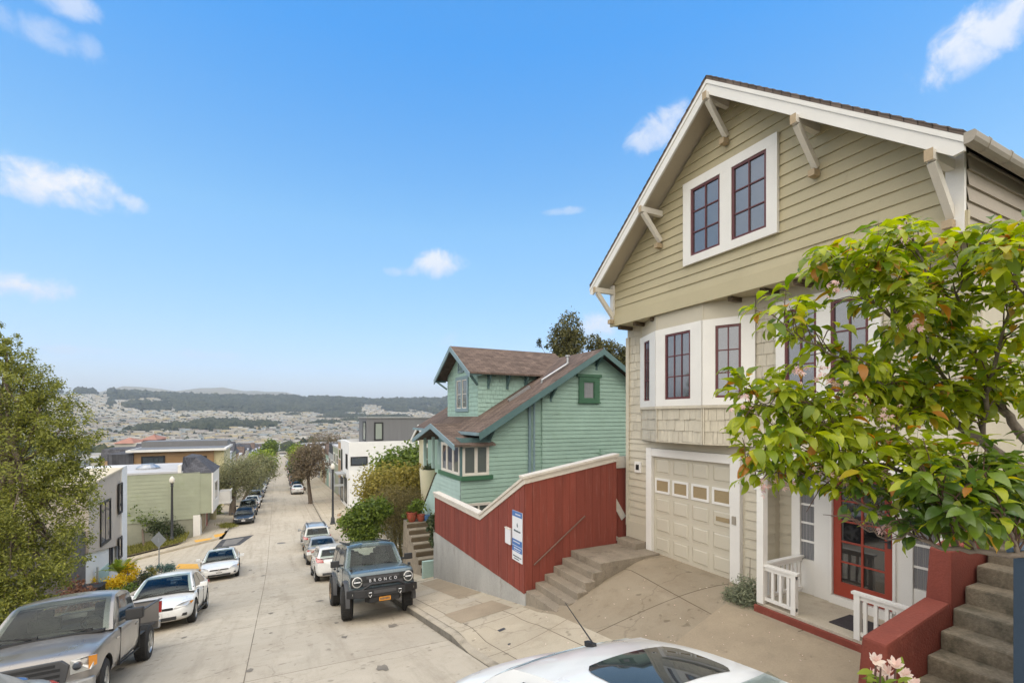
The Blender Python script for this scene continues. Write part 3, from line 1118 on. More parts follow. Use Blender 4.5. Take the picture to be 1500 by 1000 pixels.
def onG(x, y, zf=road_z):
    """where the ray through a pixel of the photo meets the ground"""
    a = ray(x, y)
    d0, d = 1.0, 1.0
    while d < 400:
        p = a * d
        if p.z < zf(p.x, p.y):
            break
        d0 = d
        d *= 1.01
    for _ in range(30):
        m_ = (d0 + d) / 2
        p = a * m_
        if p.z < zf(p.x, p.y):
            d = m_
        else:
            d0 = m_
    return a * d


# dark asphalt trench patch with a paler worn middle
q = [onG(313, 803), onG(351, 798), onG(372, 783), onG(325, 790)]
patch('road_patch', M['asphalt'], [(p.x, p.y) for p in q], road_z, .008)
M['asphalt_worn'] = mat('worn_asphalt', (0.17, 0.16, 0.145), .9, .2, 2, .6, 50, fine=.2)
q = [onG(325, 800), onG(346, 796.5), onG(358, 787), onG(331, 791)]
patch('road_patch', M['asphalt_worn'], [(p.x, p.y) for p in q], road_z, .013)
cz = lambda x, y: road_z(x, y) + .15
for pts in ([(284, 791), (312, 787), (307, 790.5), (287, 794)], [(313, 783), (330, 780), (324, 785), (315, 787)]):
    q = [onG(a, c_, cz) for a, c_ in pts]
    patch('tactile_paving', M['yellow'], [(p.x, p.y) for p in q], lambda x, y: cz(x, y), .012)
cz2 = lambda x, y: road_z(x, y) + .03
q = [onG(a, c_, cz2) for a, c_ in [(256, 832), (292, 832), (289, 825), (262, 825)]]
patch('tactile_paving', M['yellow'], [(p.x, p.y) for p in q], road_z, .02)
# repaired pavement slabs, manhole covers
for (yy, xx, w, l, m_) in ((10.0, 3.55, 1.25, 1.15, 'dirt_conc'), (11.6, 4.15, .5, .45, 'conc_light'), (12.3, 4.35, .65, 4.6, 'dirt_conc'), (14.0, 3.5, .8, .7, 'conc_light')):
    patch('pavement_patch', M[m_], [(xx, yy - .5), (xx + w, yy - .5), (xx + w, yy - .5 + l), (xx, yy - .5 + l)], walk_z, .006)
patch('pavement_patch', M['dirt_conc'], [(4.2, 1.0), (7.1, 1.0), (7.0, 5.6), (5.0, 5.2)], walk_z, .006, 14)

# ------------------------------------------------------------------ shared building pieces
Xp, Yp, Zp = Vector((1, 0, 0)), Vector((0, 1, 0)), Vector((0, 0, 1))


def window_set(parent, O, u, n, W, H, opens, trim='white', sash='sash', glass='glass', proud=.045, sill=False, name='window', tw=None, curtain=None):
    """one trimmed window: outer W x H, openings (a0, a1, b0, b1, columns, rows) inside it; sashes and panes are sub-parts"""
    v = Zp
    t = MB()
    bb0, bb1 = min(o[2] for o in opens), max(o[3] for o in opens)
    t.frame_box(O, u, v, n, 0, W, 0, bb0, 0, proud)
    t.frame_box(O, u, v, n, 0, W, bb1, H, 0, proud)
    a = 0
    for o in opens + [(W, W, 0, 0, 0, 0)]:
        t.frame_box(O, u, v, n, a, o[0], bb0, bb1, 0, proud - .002)
        a = o[1]
    if sill:
        t.frame_box(O, u, v, n, -.04, W + .04, -.05, 0, 0, proud + .03)
    w = t.build(name, M[trim], parent)
    for (a0, a1, b0, b1, cols, rows) in opens:
        s = MB()
        f = .045 if (a1 - a0) > .4 else .03
        d0, d1 = .006, proud * .72
        s.frame_box(O, u, v, n, a0, a1, b0, b0 + f, d0, d1)
        s.frame_box(O, u, v, n, a0, a1, b1 - f, b1, d0, d1)
        s.frame_box(O, u, v, n, a0, a0 + f, b0 + f, b1 - f, d0, d1)
        s.frame_box(O, u, v, n, a1 - f, a1, b0 + f, b1 - f, d0, d1)
        for i in range(1, cols):
            x = a0 + f + (a1 - a0 - 2 * f) * i / cols
            s.frame_box(O, u, v, n, x - .011, x + .011, b0 + f, b1 - f, d0, d1 - .006)
        for j in range(1, rows):
            y = b0 + f + (b1 - b0 - 2 * f) * j / rows
            s.frame_box(O, u, v, n, a0 + f, a1 - f, y - .011, y + .011, d0, d1 - .009)
        s.build('sash', M[sash], w)
        p = MB()
        p.frame_box(O, u, v, n, a0 + .002, a1 - .002, b0 + .002, b1 - .002, .002, .015)
        p.build('pane', M[glass if not curtain else curtain], w)
    return w


def simple_window(parent, O, u, n, W, H, frame='black', glass='glass', fw=.06, cols=1, rows=1, proud=.05, name='window'):
    return window_set(parent, O, u, n, W, H, [(fw, W - fw, fw, H - fw, cols, rows)], frame, frame, glass, proud, name=name)


# ------------------------------------------------------------------ the olive and cream house with the garage
H = thing('craftsman_house', 'tall craftsman house with olive gable, cream shingled bay, white garage trim and red glazed door', 'house', (8.0, 6.0, -3.2))
G, WALL, BAY, DOORX = 7.5, 8.0, 7.58, 8.30
Y0, Y1, YC = 2.60, 9.35, 5.985
ZS, ZE, ZP = 2.255, 3.23, 6.02          # skirt bottom, eave, peak
SL = (ZP - ZE) / (Y1 - YC)
n_front = Vector((-1, 0, 0))
uY = Vector((0, -1, 0))                 # along the facade, left to right as seen
# walls below: solid body
b = MB()
b.box(WALL + .02, 18, 5.56, Y1, -3.6, ZS)
b.box(DOORX + .12, 18, Y0 + .02, 5.56, -3.6, ZS)
b.box(WALL + .02, DOORX + .12, Y0 + .02, 5.55, -.62, ZS)
b.build('wall', M['tan'], H)
# attic storey: solid prism, siding on the front and on the right side
b = MB()
b.prism([(G + .03, Y0 + .012, ZS), (G + .03, Y1, ZS), (G + .03, Y1, ZE), (G + .03, YC, ZP), (G + .03, Y0 + .012, ZE)], (10.5, 0, 0))
b.build('attic_wall', M['olive'], H)
b = MB()
lap(b, Vector((G + .03, Y1, 0)), uY, Zp, n_front, [(0, ZS + .25), (Y1 - Y0, ZS + .25), (Y1 - Y0, ZE), (Y1 - YC, ZP - .02), (0, ZE)], .187, .024)
b.frame_box(Vector((G + .03, Y1, ZS)), uY, Zp, n_front, -.03, Y1 - Y0 + .03, -.012, .249, 0, .055)
b.build('gable_siding', M['olive'], H)
b = MB()
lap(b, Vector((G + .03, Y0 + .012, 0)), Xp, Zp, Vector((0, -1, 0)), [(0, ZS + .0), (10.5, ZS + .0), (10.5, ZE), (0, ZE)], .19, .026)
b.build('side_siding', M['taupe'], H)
# soffit of the jettied attic with its row of beam ends
b = MB()
b.box(G + .05, WALL + .03, Y0 + .03, Y1 - .02, ZS - .002, ZS + .012)
b.build('jetty_soffit', M['olive'], H)
for y in (9.18, 8.62, 8.06, 7.35, 6.75, 6.0, 5.35, 4.75, 4.15, 3.5, 2.9):
    b = MB()
    b.box(G + .10, WALL + .02, y - .045, y + .045, ZS - .085, ZS - .004)
    b.build('beam_end', M['darkbrown'], H)
# roof
RX = 6.96
b = MB()
eo = .17
for s in (1, -1):
    ye = Y1 + eo if s == 1 else Y0 - eo
    ze = ZE - eo * SL
    dz = .10
    b.prism([(RX, YC, ZP + .10), (RX, ye, ze + .10), (RX, ye, ze + .10 + .055), (RX, YC, ZP + .10 + .055)], (11.2, 0, 0))
# shingle butts along the rake
for s in (1, -1):
    ye = Y1 + eo if s == 1 else Y0 - eo
    L = math.hypot(ye - YC, (ye - YC) * SL)
    k = int(L / .15)
    for i in range(k):
        t0, t1 = i / k, (i + .97) / k
        y_0, y_1 = YC + (ye - YC) * t0, YC + (ye - YC) * t1
        z_0, z_1 = ZP + .157 - abs(y_0 - YC) * SL, ZP + .157 - abs(y_1 - YC) * SL
        b.prism([(RX - .012, y_0, z_0), (RX - .012, y_1, z_1), (RX - .012, y_1, z_1 + .022), (RX - .012, y_0, z_0 + .006)], (11.2, 0, 0))
roof = b.build('roof', M['roofmain'], H)
b = MB()
for s in (1, -1):
    ye = Y1 + eo - .02 if s == 1 else Y0 - eo + .02
    ze = ZE - (eo - .02) * SL
    b.prism([(RX + .06, YC, ZP + .075), (RX + .06, ye, ze + .075), (RX + .06, ye, ze + .0985), (RX + .06, YC, ZP + .0985)], (.58, 0, 0))
b.build('eave_soffit', M['soffit'], H)
b = MB()
for s in (1, -1):
    ye = Y1 + eo if s == 1 else Y0 - eo
    ze = ZE - eo * SL
    dp = .27
    b.prism([(RX + .008, YC + s * .0, ZP + .098), (RX + .008, ye, ze + .098), (RX + .008, ye, ze - dp + .10 + (.12 if s == 1 else .10)), (RX + .008, ye - s * .10, ze - dp + .10 + .10 * SL), (RX + .008, YC, ZP + .098 - dp)], (.045, 0, 0))
    b.prism([(RX - .008, YC + s * .0, ZP + .090), (RX - .008, ye, ze + .090), (RX - .008, ye, ze + .02), (RX - .008, YC, ZP + .02)], (.015, 0, 0))
b.build('barge_board', M['white'], H)
# knee braces under the barge boards
for (y, big) in ((YC, 1), (4.36, 1), (7.66, 1), (Y1 - .09, 0), (Y0 + .13, 0)):
    b = MB()
    zt = ZP - abs(y - YC) * SL - .19
    w = .088
    b.bar((G + .02, y, zt - .03), (RX - .055, y, zt - .03), w, .12)
    lo = .62 if big else .66
    b.bar((RX + .03, y, zt - .09), (G - .012, y, zt - lo), w - .008, .10)
    br = b.build('knee_brace', M['offwhite'], H, bevel=.004)
    b = MB()
    b.box(RX - .062, RX - .054, y - w / 2, y + w / 2, zt - .10, zt + .04)
    b.build('brace_tip', M['browntip'], br)
    b = MB()
    b.box(G - .15, G - .005, y - .05, y + .05, zt - lo - .155, zt - lo - .058)
    b.build('brace_foot', M['browntip'], br)
b = MB()
b.box(G - .045, G + .01, Y0 + .0, Y0 + .18, ZE - .98, ZE + .02)
b.build('brace_backing', M['white'], H)
b = MB()
b.box(G - .045, G + .01, Y1 - .12, Y1 - .0, ZE - .86, ZE + .02)
b.build('brace_backing', M['white'], H)
# gutter along the right eave
b = MB()
gy, gz = Y0 - eo - .05, ZE - eo * SL + .04
prof = [(.05, .08), (-.045, .08), (-.065, .05), (-.055, .0), (-.035, -.035), (.0, -.05), (.05, -.05)]
b.prism([(RX - .01, gy + p[0], gz + p[1]) for p in prof], (11.2, 0, 0))
for i in range(12):
    x = RX + .35 + i * .6
    b.prism([(x, gy + p[0] * 1.05 - .004, gz + p[1] * 1.08) for p in prof], (.02, 0, 0))
b.build('gutter', M['gutter'], H)
# attic window pair
p0, p1 = onX(1001, 271.3, G), onX(1139, 340.6, G)
wz0, wz1, wy0, wy1 = 3.07, 4.745, 6.99, 4.97
W_ = wy0 - wy1
o = lambda y: wy0 - y
window_set(H, Vector((G + .005, wy0, wz0)), uY, n_front, W_, wz1 - wz0, [(o(6.795), o(6.10), .155, 1.495, 2, 3), (o(5.85), o(5.165), .155, 1.495, 2, 3)], proud=.062)
# bay: left, centre and right facets
c_l0, c_l1, c_r1, c_r0 = Vector((WALL, 8.80, 0)), Vector((BAY, 7.85, 0)), Vector((BAY, 6.60, 0)), Vector((WALL, 5.76, 0))
bz0, bz1 = -.56, ZS
b = MB()
b.prism([(p.x + .03, p.y, bz0) for p in (c_l0, c_l1, c_r1, c_r0)] + [(WALL + .1, 5.76, bz0), (WALL + .1, 8.8, bz0)], (0, 0, bz1 - bz0 - .003))
bay = b.build('bay', M['tan'], H)
for (A, B_, op) in ((c_l0, c_l1, (.28, .66, 2, 3)), (c_l1, c_r1, (.275, .97, 3, 3)), (c_r1, c_r0, (.24, .70, 2, 3))):
    u = (B_ - A).normalized()
    n = Vector((u.y, -u.x, 0))
    if n.x > 0:
        n = -n
    L = (B_ - A).length
    O = Vector((A.x, A.y, 0))
    s = MB()
    rr = random.Random(int(L * 1000))
    shakes(s, O, u, Zp, n, .03, L - .03, bz0 + .03, .17, 3, rnd=rr, wmin=.07, wmax=.17)
    s.frame_box(O, u, Zp, n, 0, .03, bz0, .17, 0, .032)
    s.frame_box(O, u, Zp, n, L - .03, L, bz0, .17, 0, .032)
    s.frame_box(O, u, Zp, n, 0, L, bz0, bz0 + .03, 0, .020)
    s.frame_box(O, u, Zp, n, -.01, L + .01, .17, .23, 0, .05)
    s.build('shingles', M['shake'], bay)
    s = MB()
    s.frame_box(O, u, Zp, n, 0.004, L - .004, 1.915, ZS - .004, 0, .018)
    s.frame_box(O, u, Zp, n, -.012, .012, 1.915, ZS - .02, 0, .030)
    s.build('frieze', M['tan'], bay)
    window_set(bay, Vector((O.x, O.y, .23)), u, n, L, 1.68, [(op[0], op[1], .14, 1.54, op[2], op[3])], proud=.05)
# shingled upper wall each side of the bay
for (ya, yb) in ((Y1 - .02, 8.80), (5.76, 5.34), (3.70, Y0 + .03)):
    s = MB()
    rr = random.Random(int(ya * 100))
    shakes(s, Vector((WALL + .02, ya, 0)), uY, Zp, n_front, 0, ya - yb, -.55, 2.0, 12, rnd=rr)
    s.frame_box(Vector((WALL + .02, ya, 0)), uY, Zp, n_front, 0, ya - yb, 2.0, ZS - .003, 0, .02)
    s.build('shingle_wall', M['shake'], H)
# pair of windows over the porch
window_set(H, Vector((WALL + .005, 5.33, .23)), uY, n_front, 1.62, 1.80, [(.16, .70, .16, 1.62, 2, 3), (.92, 1.46, .16, 1.62, 2, 3)], proud=.06)
s = MB()
lap(s, Vector((WALL + .02, 5.33, 0)), uY, Zp, n_front, [(0, -.62), (1.62, -.62), (1.62, .2), (0, .2)], .16, .02)
s.build('siding', M['tan'], H)
# corner board, lower siding, footing
b = MB()
b.box(WALL - .03, WALL + .03, Y1 - .10, Y1 + .012, -2.75, 2.0)
b.build('corner_board', M['tan'], H)
s = MB()
lap(s, Vector((WALL + .02, Y1 - .1, 0)), uY, Zp, n_front, [(0, -2.62), (.74, -2.62), (.74, -.58), (0, -.58)], .178, .022)
lap(s, Vector((WALL + .02, 8.52, 0)), uY, Zp, n_front, [(0, -.74), (2.6, -.74), (2.6, -.58), (0, -.58)], .16, .015)
lap(s, Vector((WALL + .02, 5.98, 0)), uY, Zp, n_front, [(0, -3.02), (.42, -3.02), (.42, -.58), (0, -.58)], .178, .022)
s.build('siding', M['tan'], H)
b = MB()
b.box(WALL - .02, WALL + .05, 8.51, Y1 + .005, -3.5, -2.62)
b.build('footing', M['tan'], H)
b = MB()
b.box(WALL - .02, WALL + .05, 5.56, 5.97, -3.5, -3.02)
b.build('footing', M['tan'], H)
b = MB()
b.box(7.62, WALL - .02, 8.62, 9.28, -3.5, -3.02)
b.build('footing_block', M['conc_step'], H, bevel=.012)
# garage door in a white casing
gy0, gy1, gz0, gz1 = 8.43, 6.24, -3.21, -.94
b = MB()
b.box(WALL - .075, WALL + .02, gy0 + .155, gy0 - .025, gz0 + .015, -.745)
b.box(WALL - .075, WALL + .02, gy1 + .02, gy1 - .20, gz0 - .18, -.745)
b.box(WALL - .073, WALL + .02, gy0 - .027, gy1 + .022, gz1 + .012, -.747)
b.build('garage_casing', M['white'], H, bevel=.004)
b = MB()
b.box(WALL + .0, WALL + .10, gy0 + .0, gy0 - .028, gz0, gz1 + .012)
b.build('garage_jamb', M['offwhite'], H)
gd = MB()
DX = WALL + .015
gd.box(DX + .02, DX + .06, gy1, gy0 - .03, gz0 + .01, gz1 + .005)
rows, cols = 5, 4
ph, pw = (gz1 - gz0) / rows, (gy0 - .03 - gy1) / cols
for r in range(rows):
    zb = gz0 + .01 + r * ph
    # section face, a hair below the next section: the joints read as dark lines
    gd.box(DX + .004, DX + .019, gy1 + .002, gy0 - .032, zb + .004, zb + ph - .004)
    for c in range(cols):
        ya = gy0 - .03 - c * pw
        if r == 3:
            continue
        m0, m1 = .07, .075
        A = Vector((DX + .004, ya - m0, zb + m1))
        Wp, Hp = pw - 2 * m0, ph - 2 * m1
        ins, dp = .028, .016
        # raised frame: sunk groove suggested by a bevelled field
        P = lambda a, c_, k: A + uY * a + Zp * c_ + n_front * k
        vs_ = [P(0, 0, .0), P(Wp, 0, 0), P(Wp, Hp, 0), P(0, Hp, 0), P(ins, ins, dp), P(Wp - ins, ins, dp), P(Wp - ins, Hp - ins, dp), P(ins, Hp - ins, dp)]
        gd.add(vs_, [(0, 1, 5, 4), (1, 2, 6, 5), (2, 3, 7, 6), (3, 0, 4, 7), (4, 5, 6, 7)])
        # outer lip
        for (a0, a1, c0, c1) in ((-.02, Wp + .02, -.02, -.006), (-.02, Wp + .02, Hp + .006, Hp + .02), (-.02, -.006, -.006, Hp + .006), (Wp + .006, Wp + .02, -.006, Hp + .006)):
            gd.frame_box(A, uY, Zp, n_front, a0, a1, c0, c1, 0, .008)
garage = gd.build('garage_door', M['garage'], H)
for c in range(cols):
    ya = gy0 - .03 - c * pw
    zb = gz0 + .01 + 3 * ph
    A = Vector((DX + .004, ya - .04, zb + .055))
    Wp, Hp = pw - .08, ph - .11
    f = MB()
    fw = .05
    f.frame_box(A, uY, Zp, n_front, 0, Wp, 0, fw, 0, .022)
    f.frame_box(A, uY, Zp, n_front, 0, Wp, Hp - fw, Hp, 0, .022)
    f.frame_box(A, uY, Zp, n_front, 0, fw, fw, Hp - fw, 0, .022)
    f.frame_box(A, uY, Zp, n_front, Wp - fw, Wp, fw, Hp - fw, 0, .022)
    fo = f.build('window', M['white'], garage)
f = MB()
f.box(DX - .024, DX + .003, gy1 + .09, gy1 + .40, gz0 + 2 * ph + .19, gz0 + 2 * ph + .28)
f.build('mail_slot', M['tanpane'], garage, bevel=.003)
for c in range(cols):
    ya = gy0 - .03 - c * pw
    zb = gz0 + .01 + 3 * ph
    A = Vector((DX + .004, ya - .04, zb + .055))
    f = MB()
    f.frame_box(A, uY, Zp, n_front, .05, pw - .13, .05, ph - .16, 0, .010)
    f.build('pane', M['tanpane'], garage)
# square wall lights in white frames
for (y, z0, w) in ((8.92, -1.38, .22), (5.66, -1.36, .21)):
    f = MB()
    f.box(WALL - .04, WALL + .02, y - w / 2, y + w / 2, z0, z0 + .27)
    v = f.build('wall_light', M['white'], H, bevel=.006)
    f = MB()
    f.box(WALL - .052, WALL - .036, y - .05, y + .05, z0 + .07, z0 + .20)
    f.build('lens', M['black'], v)
f = MB()
f.box(WALL - .03, WALL + .02, 5.57, 5.63, -1.62, -1.5)
f.build('doorbell', M['greywall'], H, bevel=.006)
f = MB()
f.box(WALL - .10, WALL - .05, gy1 - .12, gy1 - .04, gz0 + 1.12, gz0 + 1.28)
f.build('keypad', M['gutter'], H, bevel=.006)
# porch: raised floor on a red curb, recessed white entry
PX = 7.16
b = MB()
b.box(PX + .03, DOORX + .12, Y0, 5.15, -3.5, -3.09)
b.build('porch_floor', M['conc_light'], H, bevel=.01)
b = MB()
b.box(PX - .025, PX + .028, Y0, 5.17, -3.6, -3.13)
b.build('porch_kerb', M['stucco_red'], H, bevel=.008)
b = MB()
b.box(PX, DOORX + .1, Y0 + .02, 5.15, -.70, -.62)
b.build('porch_ceiling', M['offwhite'], H)
b = MB()
b.box(PX, PX + .12, 5.02, 5.14, -3.09, -.70)
b.build('porch_post', M['white'], H, bevel=.006)
b = MB()
b.box(PX, PX + .12, 2.64, 2.76, -3.09, -.70)
b.build('porch_post', M['white'], H, bevel=.006)
b = MB()
b.box(PX - .02, PX + .14, Y0 + .02, 5.16, -.80, -.62)
b.build('porch_beam', M['white'], H)
# side wall of the porch recess
s = MB()
lap(s, Vector((PX + .9, 5.56, 0)), Xp, Zp, Vector((0, -1, 0)), [(-.07, -3.05), (.2, -3.05), (.2, -.62), (-.07, -.62)], .178, .02)
s.build('siding', M['tan'], H)
s = MB()
lap(s, Vector((DOORX + .12, 5.56, 0)), uY, Zp, n_front, [(0, -3.05), (.34, -3.05), (.34, -.7), (0, -.7)], .178, .02)
s.build('siding', M['tan'], H)
# entry screen: white panels with sidelights either side of the red door
DP = DOORX
b = MB()


def slab(y_a, y_b, z_a, z_b, x_=0.0, t=.10):
    b.box(DP - x_, DP - x_ + t, y_a, y_b, z_a, z_b)


slab(5.25, 5.10, -3.09, -.70, .03)
slab(5.10, 4.86, -3.09, -2.50)
slab(5.10, 4.86, -.90, -.70)
slab(4.86, 4.60, -3.09, -.70, .02)
slab(4.60, 4.56, -2.95, -.92, .05)
slab(4.60, 3.70, -3.09, -2.955, .06)
slab(4.60, 3.70, -.915, -.70, .02)
slab(3.70, 3.66, -2.95, -.92, .05)
slab(3.70, 3.46, -3.09, -.70, .02)
slab(3.46, 3.18, -3.09, -2.50)
slab(3.46, 3.18, -.90, -.70)
slab(3.18, 2.66, -3.09, -.70, .02)
b.build('entry_screen', M['white'], H, bevel=.003)
for (ya, yb) in ((5.10, 4.86), (3.46, 3.18)):
    s = MB()
    s.box(DP + .03, DP + .05, yb, ya, -2.5, -.9)
    for k in range(1, 5):
        z = -2.5 + 1.6 * k / 5
        s.box(DP + .006, DP + .029, yb, ya, z - .018, z + .018)
    sl_ = s.build('sidelight', M['white'], H)
    s = MB()
    nfold = 13
    ww = ya - yb
    for k in range(nfold):
        y_ = yb + ww * (k + .5) / nfold
        s.tube([(DP + .020 + .004 * math.sin(k * 2.1), y_, -2.49), (DP + .020, y_, -.91)], ww / nfold * .42, 6, mi=0)
    s.build('curtain', M['curtain'], sl_)
d = MB()
dy0, dy1, dz0, dz1 = 4.555, 3.705, -2.945, -.925
st = .115
d.box(DP + .0, DP + .045, dy0, dy0 - st, dz0, dz1)
d.box(DP + .0, DP + .045, dy1 + st, dy1, dz0, dz1)
d.box(DP + .0, DP + .045, dy0 - st, dy1 + st, dz0, dz0 + .23)
d.box(DP + .0, DP + .045, dy0 - st, dy1 + st, dz1 - .12, dz1)
ym = (dy0 + dy1) / 2
d.box(DP + .004, DP + .04, ym - .016, ym + .016, dz0 + .23, dz1 - .12)
for k in range(1, 5):
    z = dz0 + .23 + (dz1 - dz0 - .35) * k / 5
    d.box(DP + .007, DP + .038, dy0 - st, dy1 + st, z - .014, z + .014)
door = d.build('entry_door', M['doorred'], H)
d = MB()
d.box(DP + .018, DP + .028, dy1 + st - .01, dy0 - st + .01, dz0 + .22, dz1 - .11)
d.build('pane', M['doorglass'], door)
d = MB()
d.box(DP - .012, DP, dy1 + .03, dy1 + .075, -2.0, -1.75)
d.tube([(DP - .05, dy1 + .05, -1.9), (DP - .05, dy1 + .16, -1.9)], .011, 8)
d.tube([(DP - .0, dy1 + .05, -1.9), (DP - .055, dy1 + .05, -1.9)], .011, 8)
d.build('handle', M['iron'], door)


def railing(parent, A, B_, h=.60, posts=(True, True)):
    r = MB()
    A, B_ = Vector(A), Vector(B_)
    u = (B_ - A).normalized()
    n = Vector((-u.y, u.x, 0))
    L = (B_ - A).length
    r.frame_box(A, u, n, Zp, -.03, L + .03, -.045, .045, h, h + .035)
    r.frame_box(A, u, n, Zp, .0, L, -.02, .02, h - .065, h - .002)
    r.frame_box(A, u, n, Zp, .0, L, -.02, .02, .06, .11)
    if posts[0]:
        r.frame_box(A, u, n, Zp, 0, .075, -.037, .037, 0, h - .001)
    if posts[1]:
        r.frame_box(A, u, n, Zp, L - .075, L, -.038, .038, 0, h - .001)
    k = max(2, int(L / .115))
    for i in range(1, k):
        x = L * i / k
        r.frame_box(A, u, n, Zp, x - .022, x + .022, -.014, .014, .112, h - .066)
    return r.build('railing', M['white'], parent)


railing(H, (PX + .06, 5.02, -3.09), (PX + .06, 4.50, -3.09), .62, (False, True))
railing(H, (PX + .12, 5.08, -3.09), (DOORX - .03, 5.08, -3.09), .62, (False, False))
railing(H, (PX + .06, 3.68, -3.09), (PX + .06, 2.78, -3.09), .62, (True, False))

mt = MB()
mt.box(7.42, 7.98, 3.32, 4.14, -3.09, -3.075)
tag(mt.build('doormat', M['mat_dark'], bevel=.004), 'dark rubber doormat on the porch floor before the red door', 'doormat')

# ------------------------------------------------------------------ red board fence on its concrete wall
FX, FY = 5.05, 9.34
F = thing('board_fence', 'red vertical board fence with weathered cap stepping up a concrete retaining wall', 'fence', (FX, 12, -4.5))
b = MB()
ztop = -4.0
b.prism([(FX - .02, FY - .03, -4.9), (FX - .02, 16.25, -6.4), (FX - .02, 16.25, ztop - .06), (FX - .02, FY - .03, ztop)], (.24, 0, 0))
b.box(FX + .23, 6.3, FY - .026, FY + .15, -4.6, -3.86)
b.build('retaining_wall', M['conc_wall'], F)
topz = lambda y: -2.72 if y > 11.9 else -2.72 + (11.9 - y) / (11.9 - FY) * 1.33
b = MB()
y = FY
k = 0
while y < 16.05:
    w = min(RNG.choice((.10, .115, .13, .14)), 16.05 - y)
    dx = RNG.uniform(-.004, .004)
    g = .004
    zb = ztop + .0 - .06 * (y - FY) / 6.9
    b.prism([(FX - .035 + dx, y + g, zb - .02), (FX - .035 + dx, y + w - g, zb - .02), (FX - .035 + dx, y + w - g, topz(y + w)), (FX - .035 + dx, y + g, topz(y))], (.02, 0, 0))
    y += w
b.prism([(FX - .014, FY, ztop - .02), (FX - .014, 16.05, ztop - .08), (FX - .014, 16.05, -2.74), (FX - .014, 11.9, -2.74), (FX - .014, FY, -1.42)], (.03, 0, 0))
b.build('boards', M['fence'], F)
toz = lambda x: -1.39 + (x - FX) / (7.62 - FX) * .40
b = MB()
x = FX - .03
while x < 7.62:
    w = min(RNG.choice((.19, .22, .25)), 7.62 - x)
    g = .003
    dy = RNG.uniform(-.003, .003)
    zb = -3.97 if x < 5.7 else -3.4
    b.prism([(x + g, FY - .035 + dy, zb), (x + w - g, FY - .035 + dy, zb), (x + w - g, FY - .035 + dy, toz(x + w)), (x + g, FY - .035 + dy, toz(x))], (0, .02, 0))
    x += w
b.prism([(FX - .01, FY - .013, -4.0), (7.62, FY - .013, -3.4), (7.62, FY - .013, toz(7.62) - .02), (FX - .01, FY - .013, toz(FX) - .02)], (0, .03, 0))
b.build('boards', M['fence'], F)
b = MB()
b.bar((FX + .03, 16.1, -2.69), (FX + .03, 11.86, -2.69), .24, .06)
b.bar((FX + .03, 11.9, -2.69), (FX + .03, FY - .06, topz(FY) + .03), .24, .062)
b.bar((FX - .10, FY + .02, toz(FX - .1) + .035), (7.66, FY + .02, toz(7.66) + .035), .25, .062)
b.prism([(FX - .062, 16.08, -2.72), (FX - .062, 11.9, -2.72), (FX - .062, 11.9, -2.84), (FX - .062, 16.08, -2.84)], (.026, 0, 0))
b.prism([(FX - .062, 11.9, -2.722), (FX - .062, FY - .04, topz(FY) - .002), (FX - .062, FY - .04, topz(FY) - .13), (FX - .062, 11.9, -2.85)], (.026, 0, 0))
b.prism([(FX - .06, FY - .062, toz(FX) - .005), (7.64, FY - .062, toz(7.64) - .005), (7.64, FY - .062, toz(7.64) - .13), (FX - .06, FY - .062, toz(FX) - .13)], (0, .026, 0))
b.build('cap', M['cap'], F, bevel=.006)
b = MB()
p, q = (FX + .16, FY - .10, -3.36), (6.62, FY - .10, -2.38)
b.tube([p, q], .018, 8)
for t in (.04, .94):
    m_ = Vector(p).lerp(Vector(q), t)
    b.tube([m_, m_ + Vector((0, .075, -.03))], .010, 6)
b.build('handrail', M['rust'], F, smooth=True)
# recessed gate between fence and house
g = thing('fence_gate', 'red board gate with grey diagonal brace between the fence and the cream house', 'gate', (7.8, 9.56, -3.2))
b = MB()
for i in range(4):
    b.box(7.5 + i * .17 + .003, 7.5 + (i + 1) * .17 - .003, 9.52, 9.545, -3.25, -1.32)
b.build('boards', M['fence'], g)
b = MB()
b.box(7.5, 8.2, 9.49, 9.53, -1.32, -1.02)
b.build('top_rail', M['cap'], g)
b = MB()
b.bar((7.58, 9.505, -1.95), (8.02, 9.505, -2.62), .02, .17, up=Vector((0, 1, 0)).cross(Vector((1, 0, 0))))
b.bar((7.62, 9.505, -3.0), (7.95, 9.505, -3.22), .02, .09)
b.build('brace', M['cap'], g)

# estate agent's sign and leaflet box on the fence
s = thing('estate_sign', 'white and blue property sale sign on the red fence corner', 'sign', (FX - .05, 9.9, -3.0))
sy0, sy1 = 9.86, 9.37
A0, A1 = onX(751, 757, FX - .05), onX(768, 822, FX - .05)
O = Vector((FX - .045, 9.90, -3.36))
u = uY
Hs, Ws = 1.16, .50
b = MB()
b.frame_box(O, u, Zp, n_front, 0, Ws, 0, Hs, 0, .012)
b.build('board', M['sign_white'], s)
b = MB()
b.frame_box(O, u, Zp, n_front, .002, Ws - .002, Hs - .13, Hs - .002, .012, .015)
b.build('header_band', M['sign_blue'], s)
b = MB()
b.frame_box(O, u, Zp, n_front, .002, Ws - .002, .36, .50, .012, .015)
b.build('blue_band', M['sign_blue'], s)
b = MB()
b.frame_box(O, u, Zp, n_front, .002, Ws - .002, .215, .345, .012, .015)
b.build('blue_band', M['sign_blue'], s)
b = MB()
rs = random.Random(5)


def marks(b, y0, h, x0, x1, wd, d0=.012, d1=.0165):
    x = x0
    while x < x1:
        w = wd * rs.uniform(.5, 1.2)
        b.frame_box(O, u, Zp, n_front, x, min(x + w, x1), y0 + rs.uniform(0, h * .1), y0 + h * rs.uniform(.75, 1), d0, d1)
        x += w + wd * .5


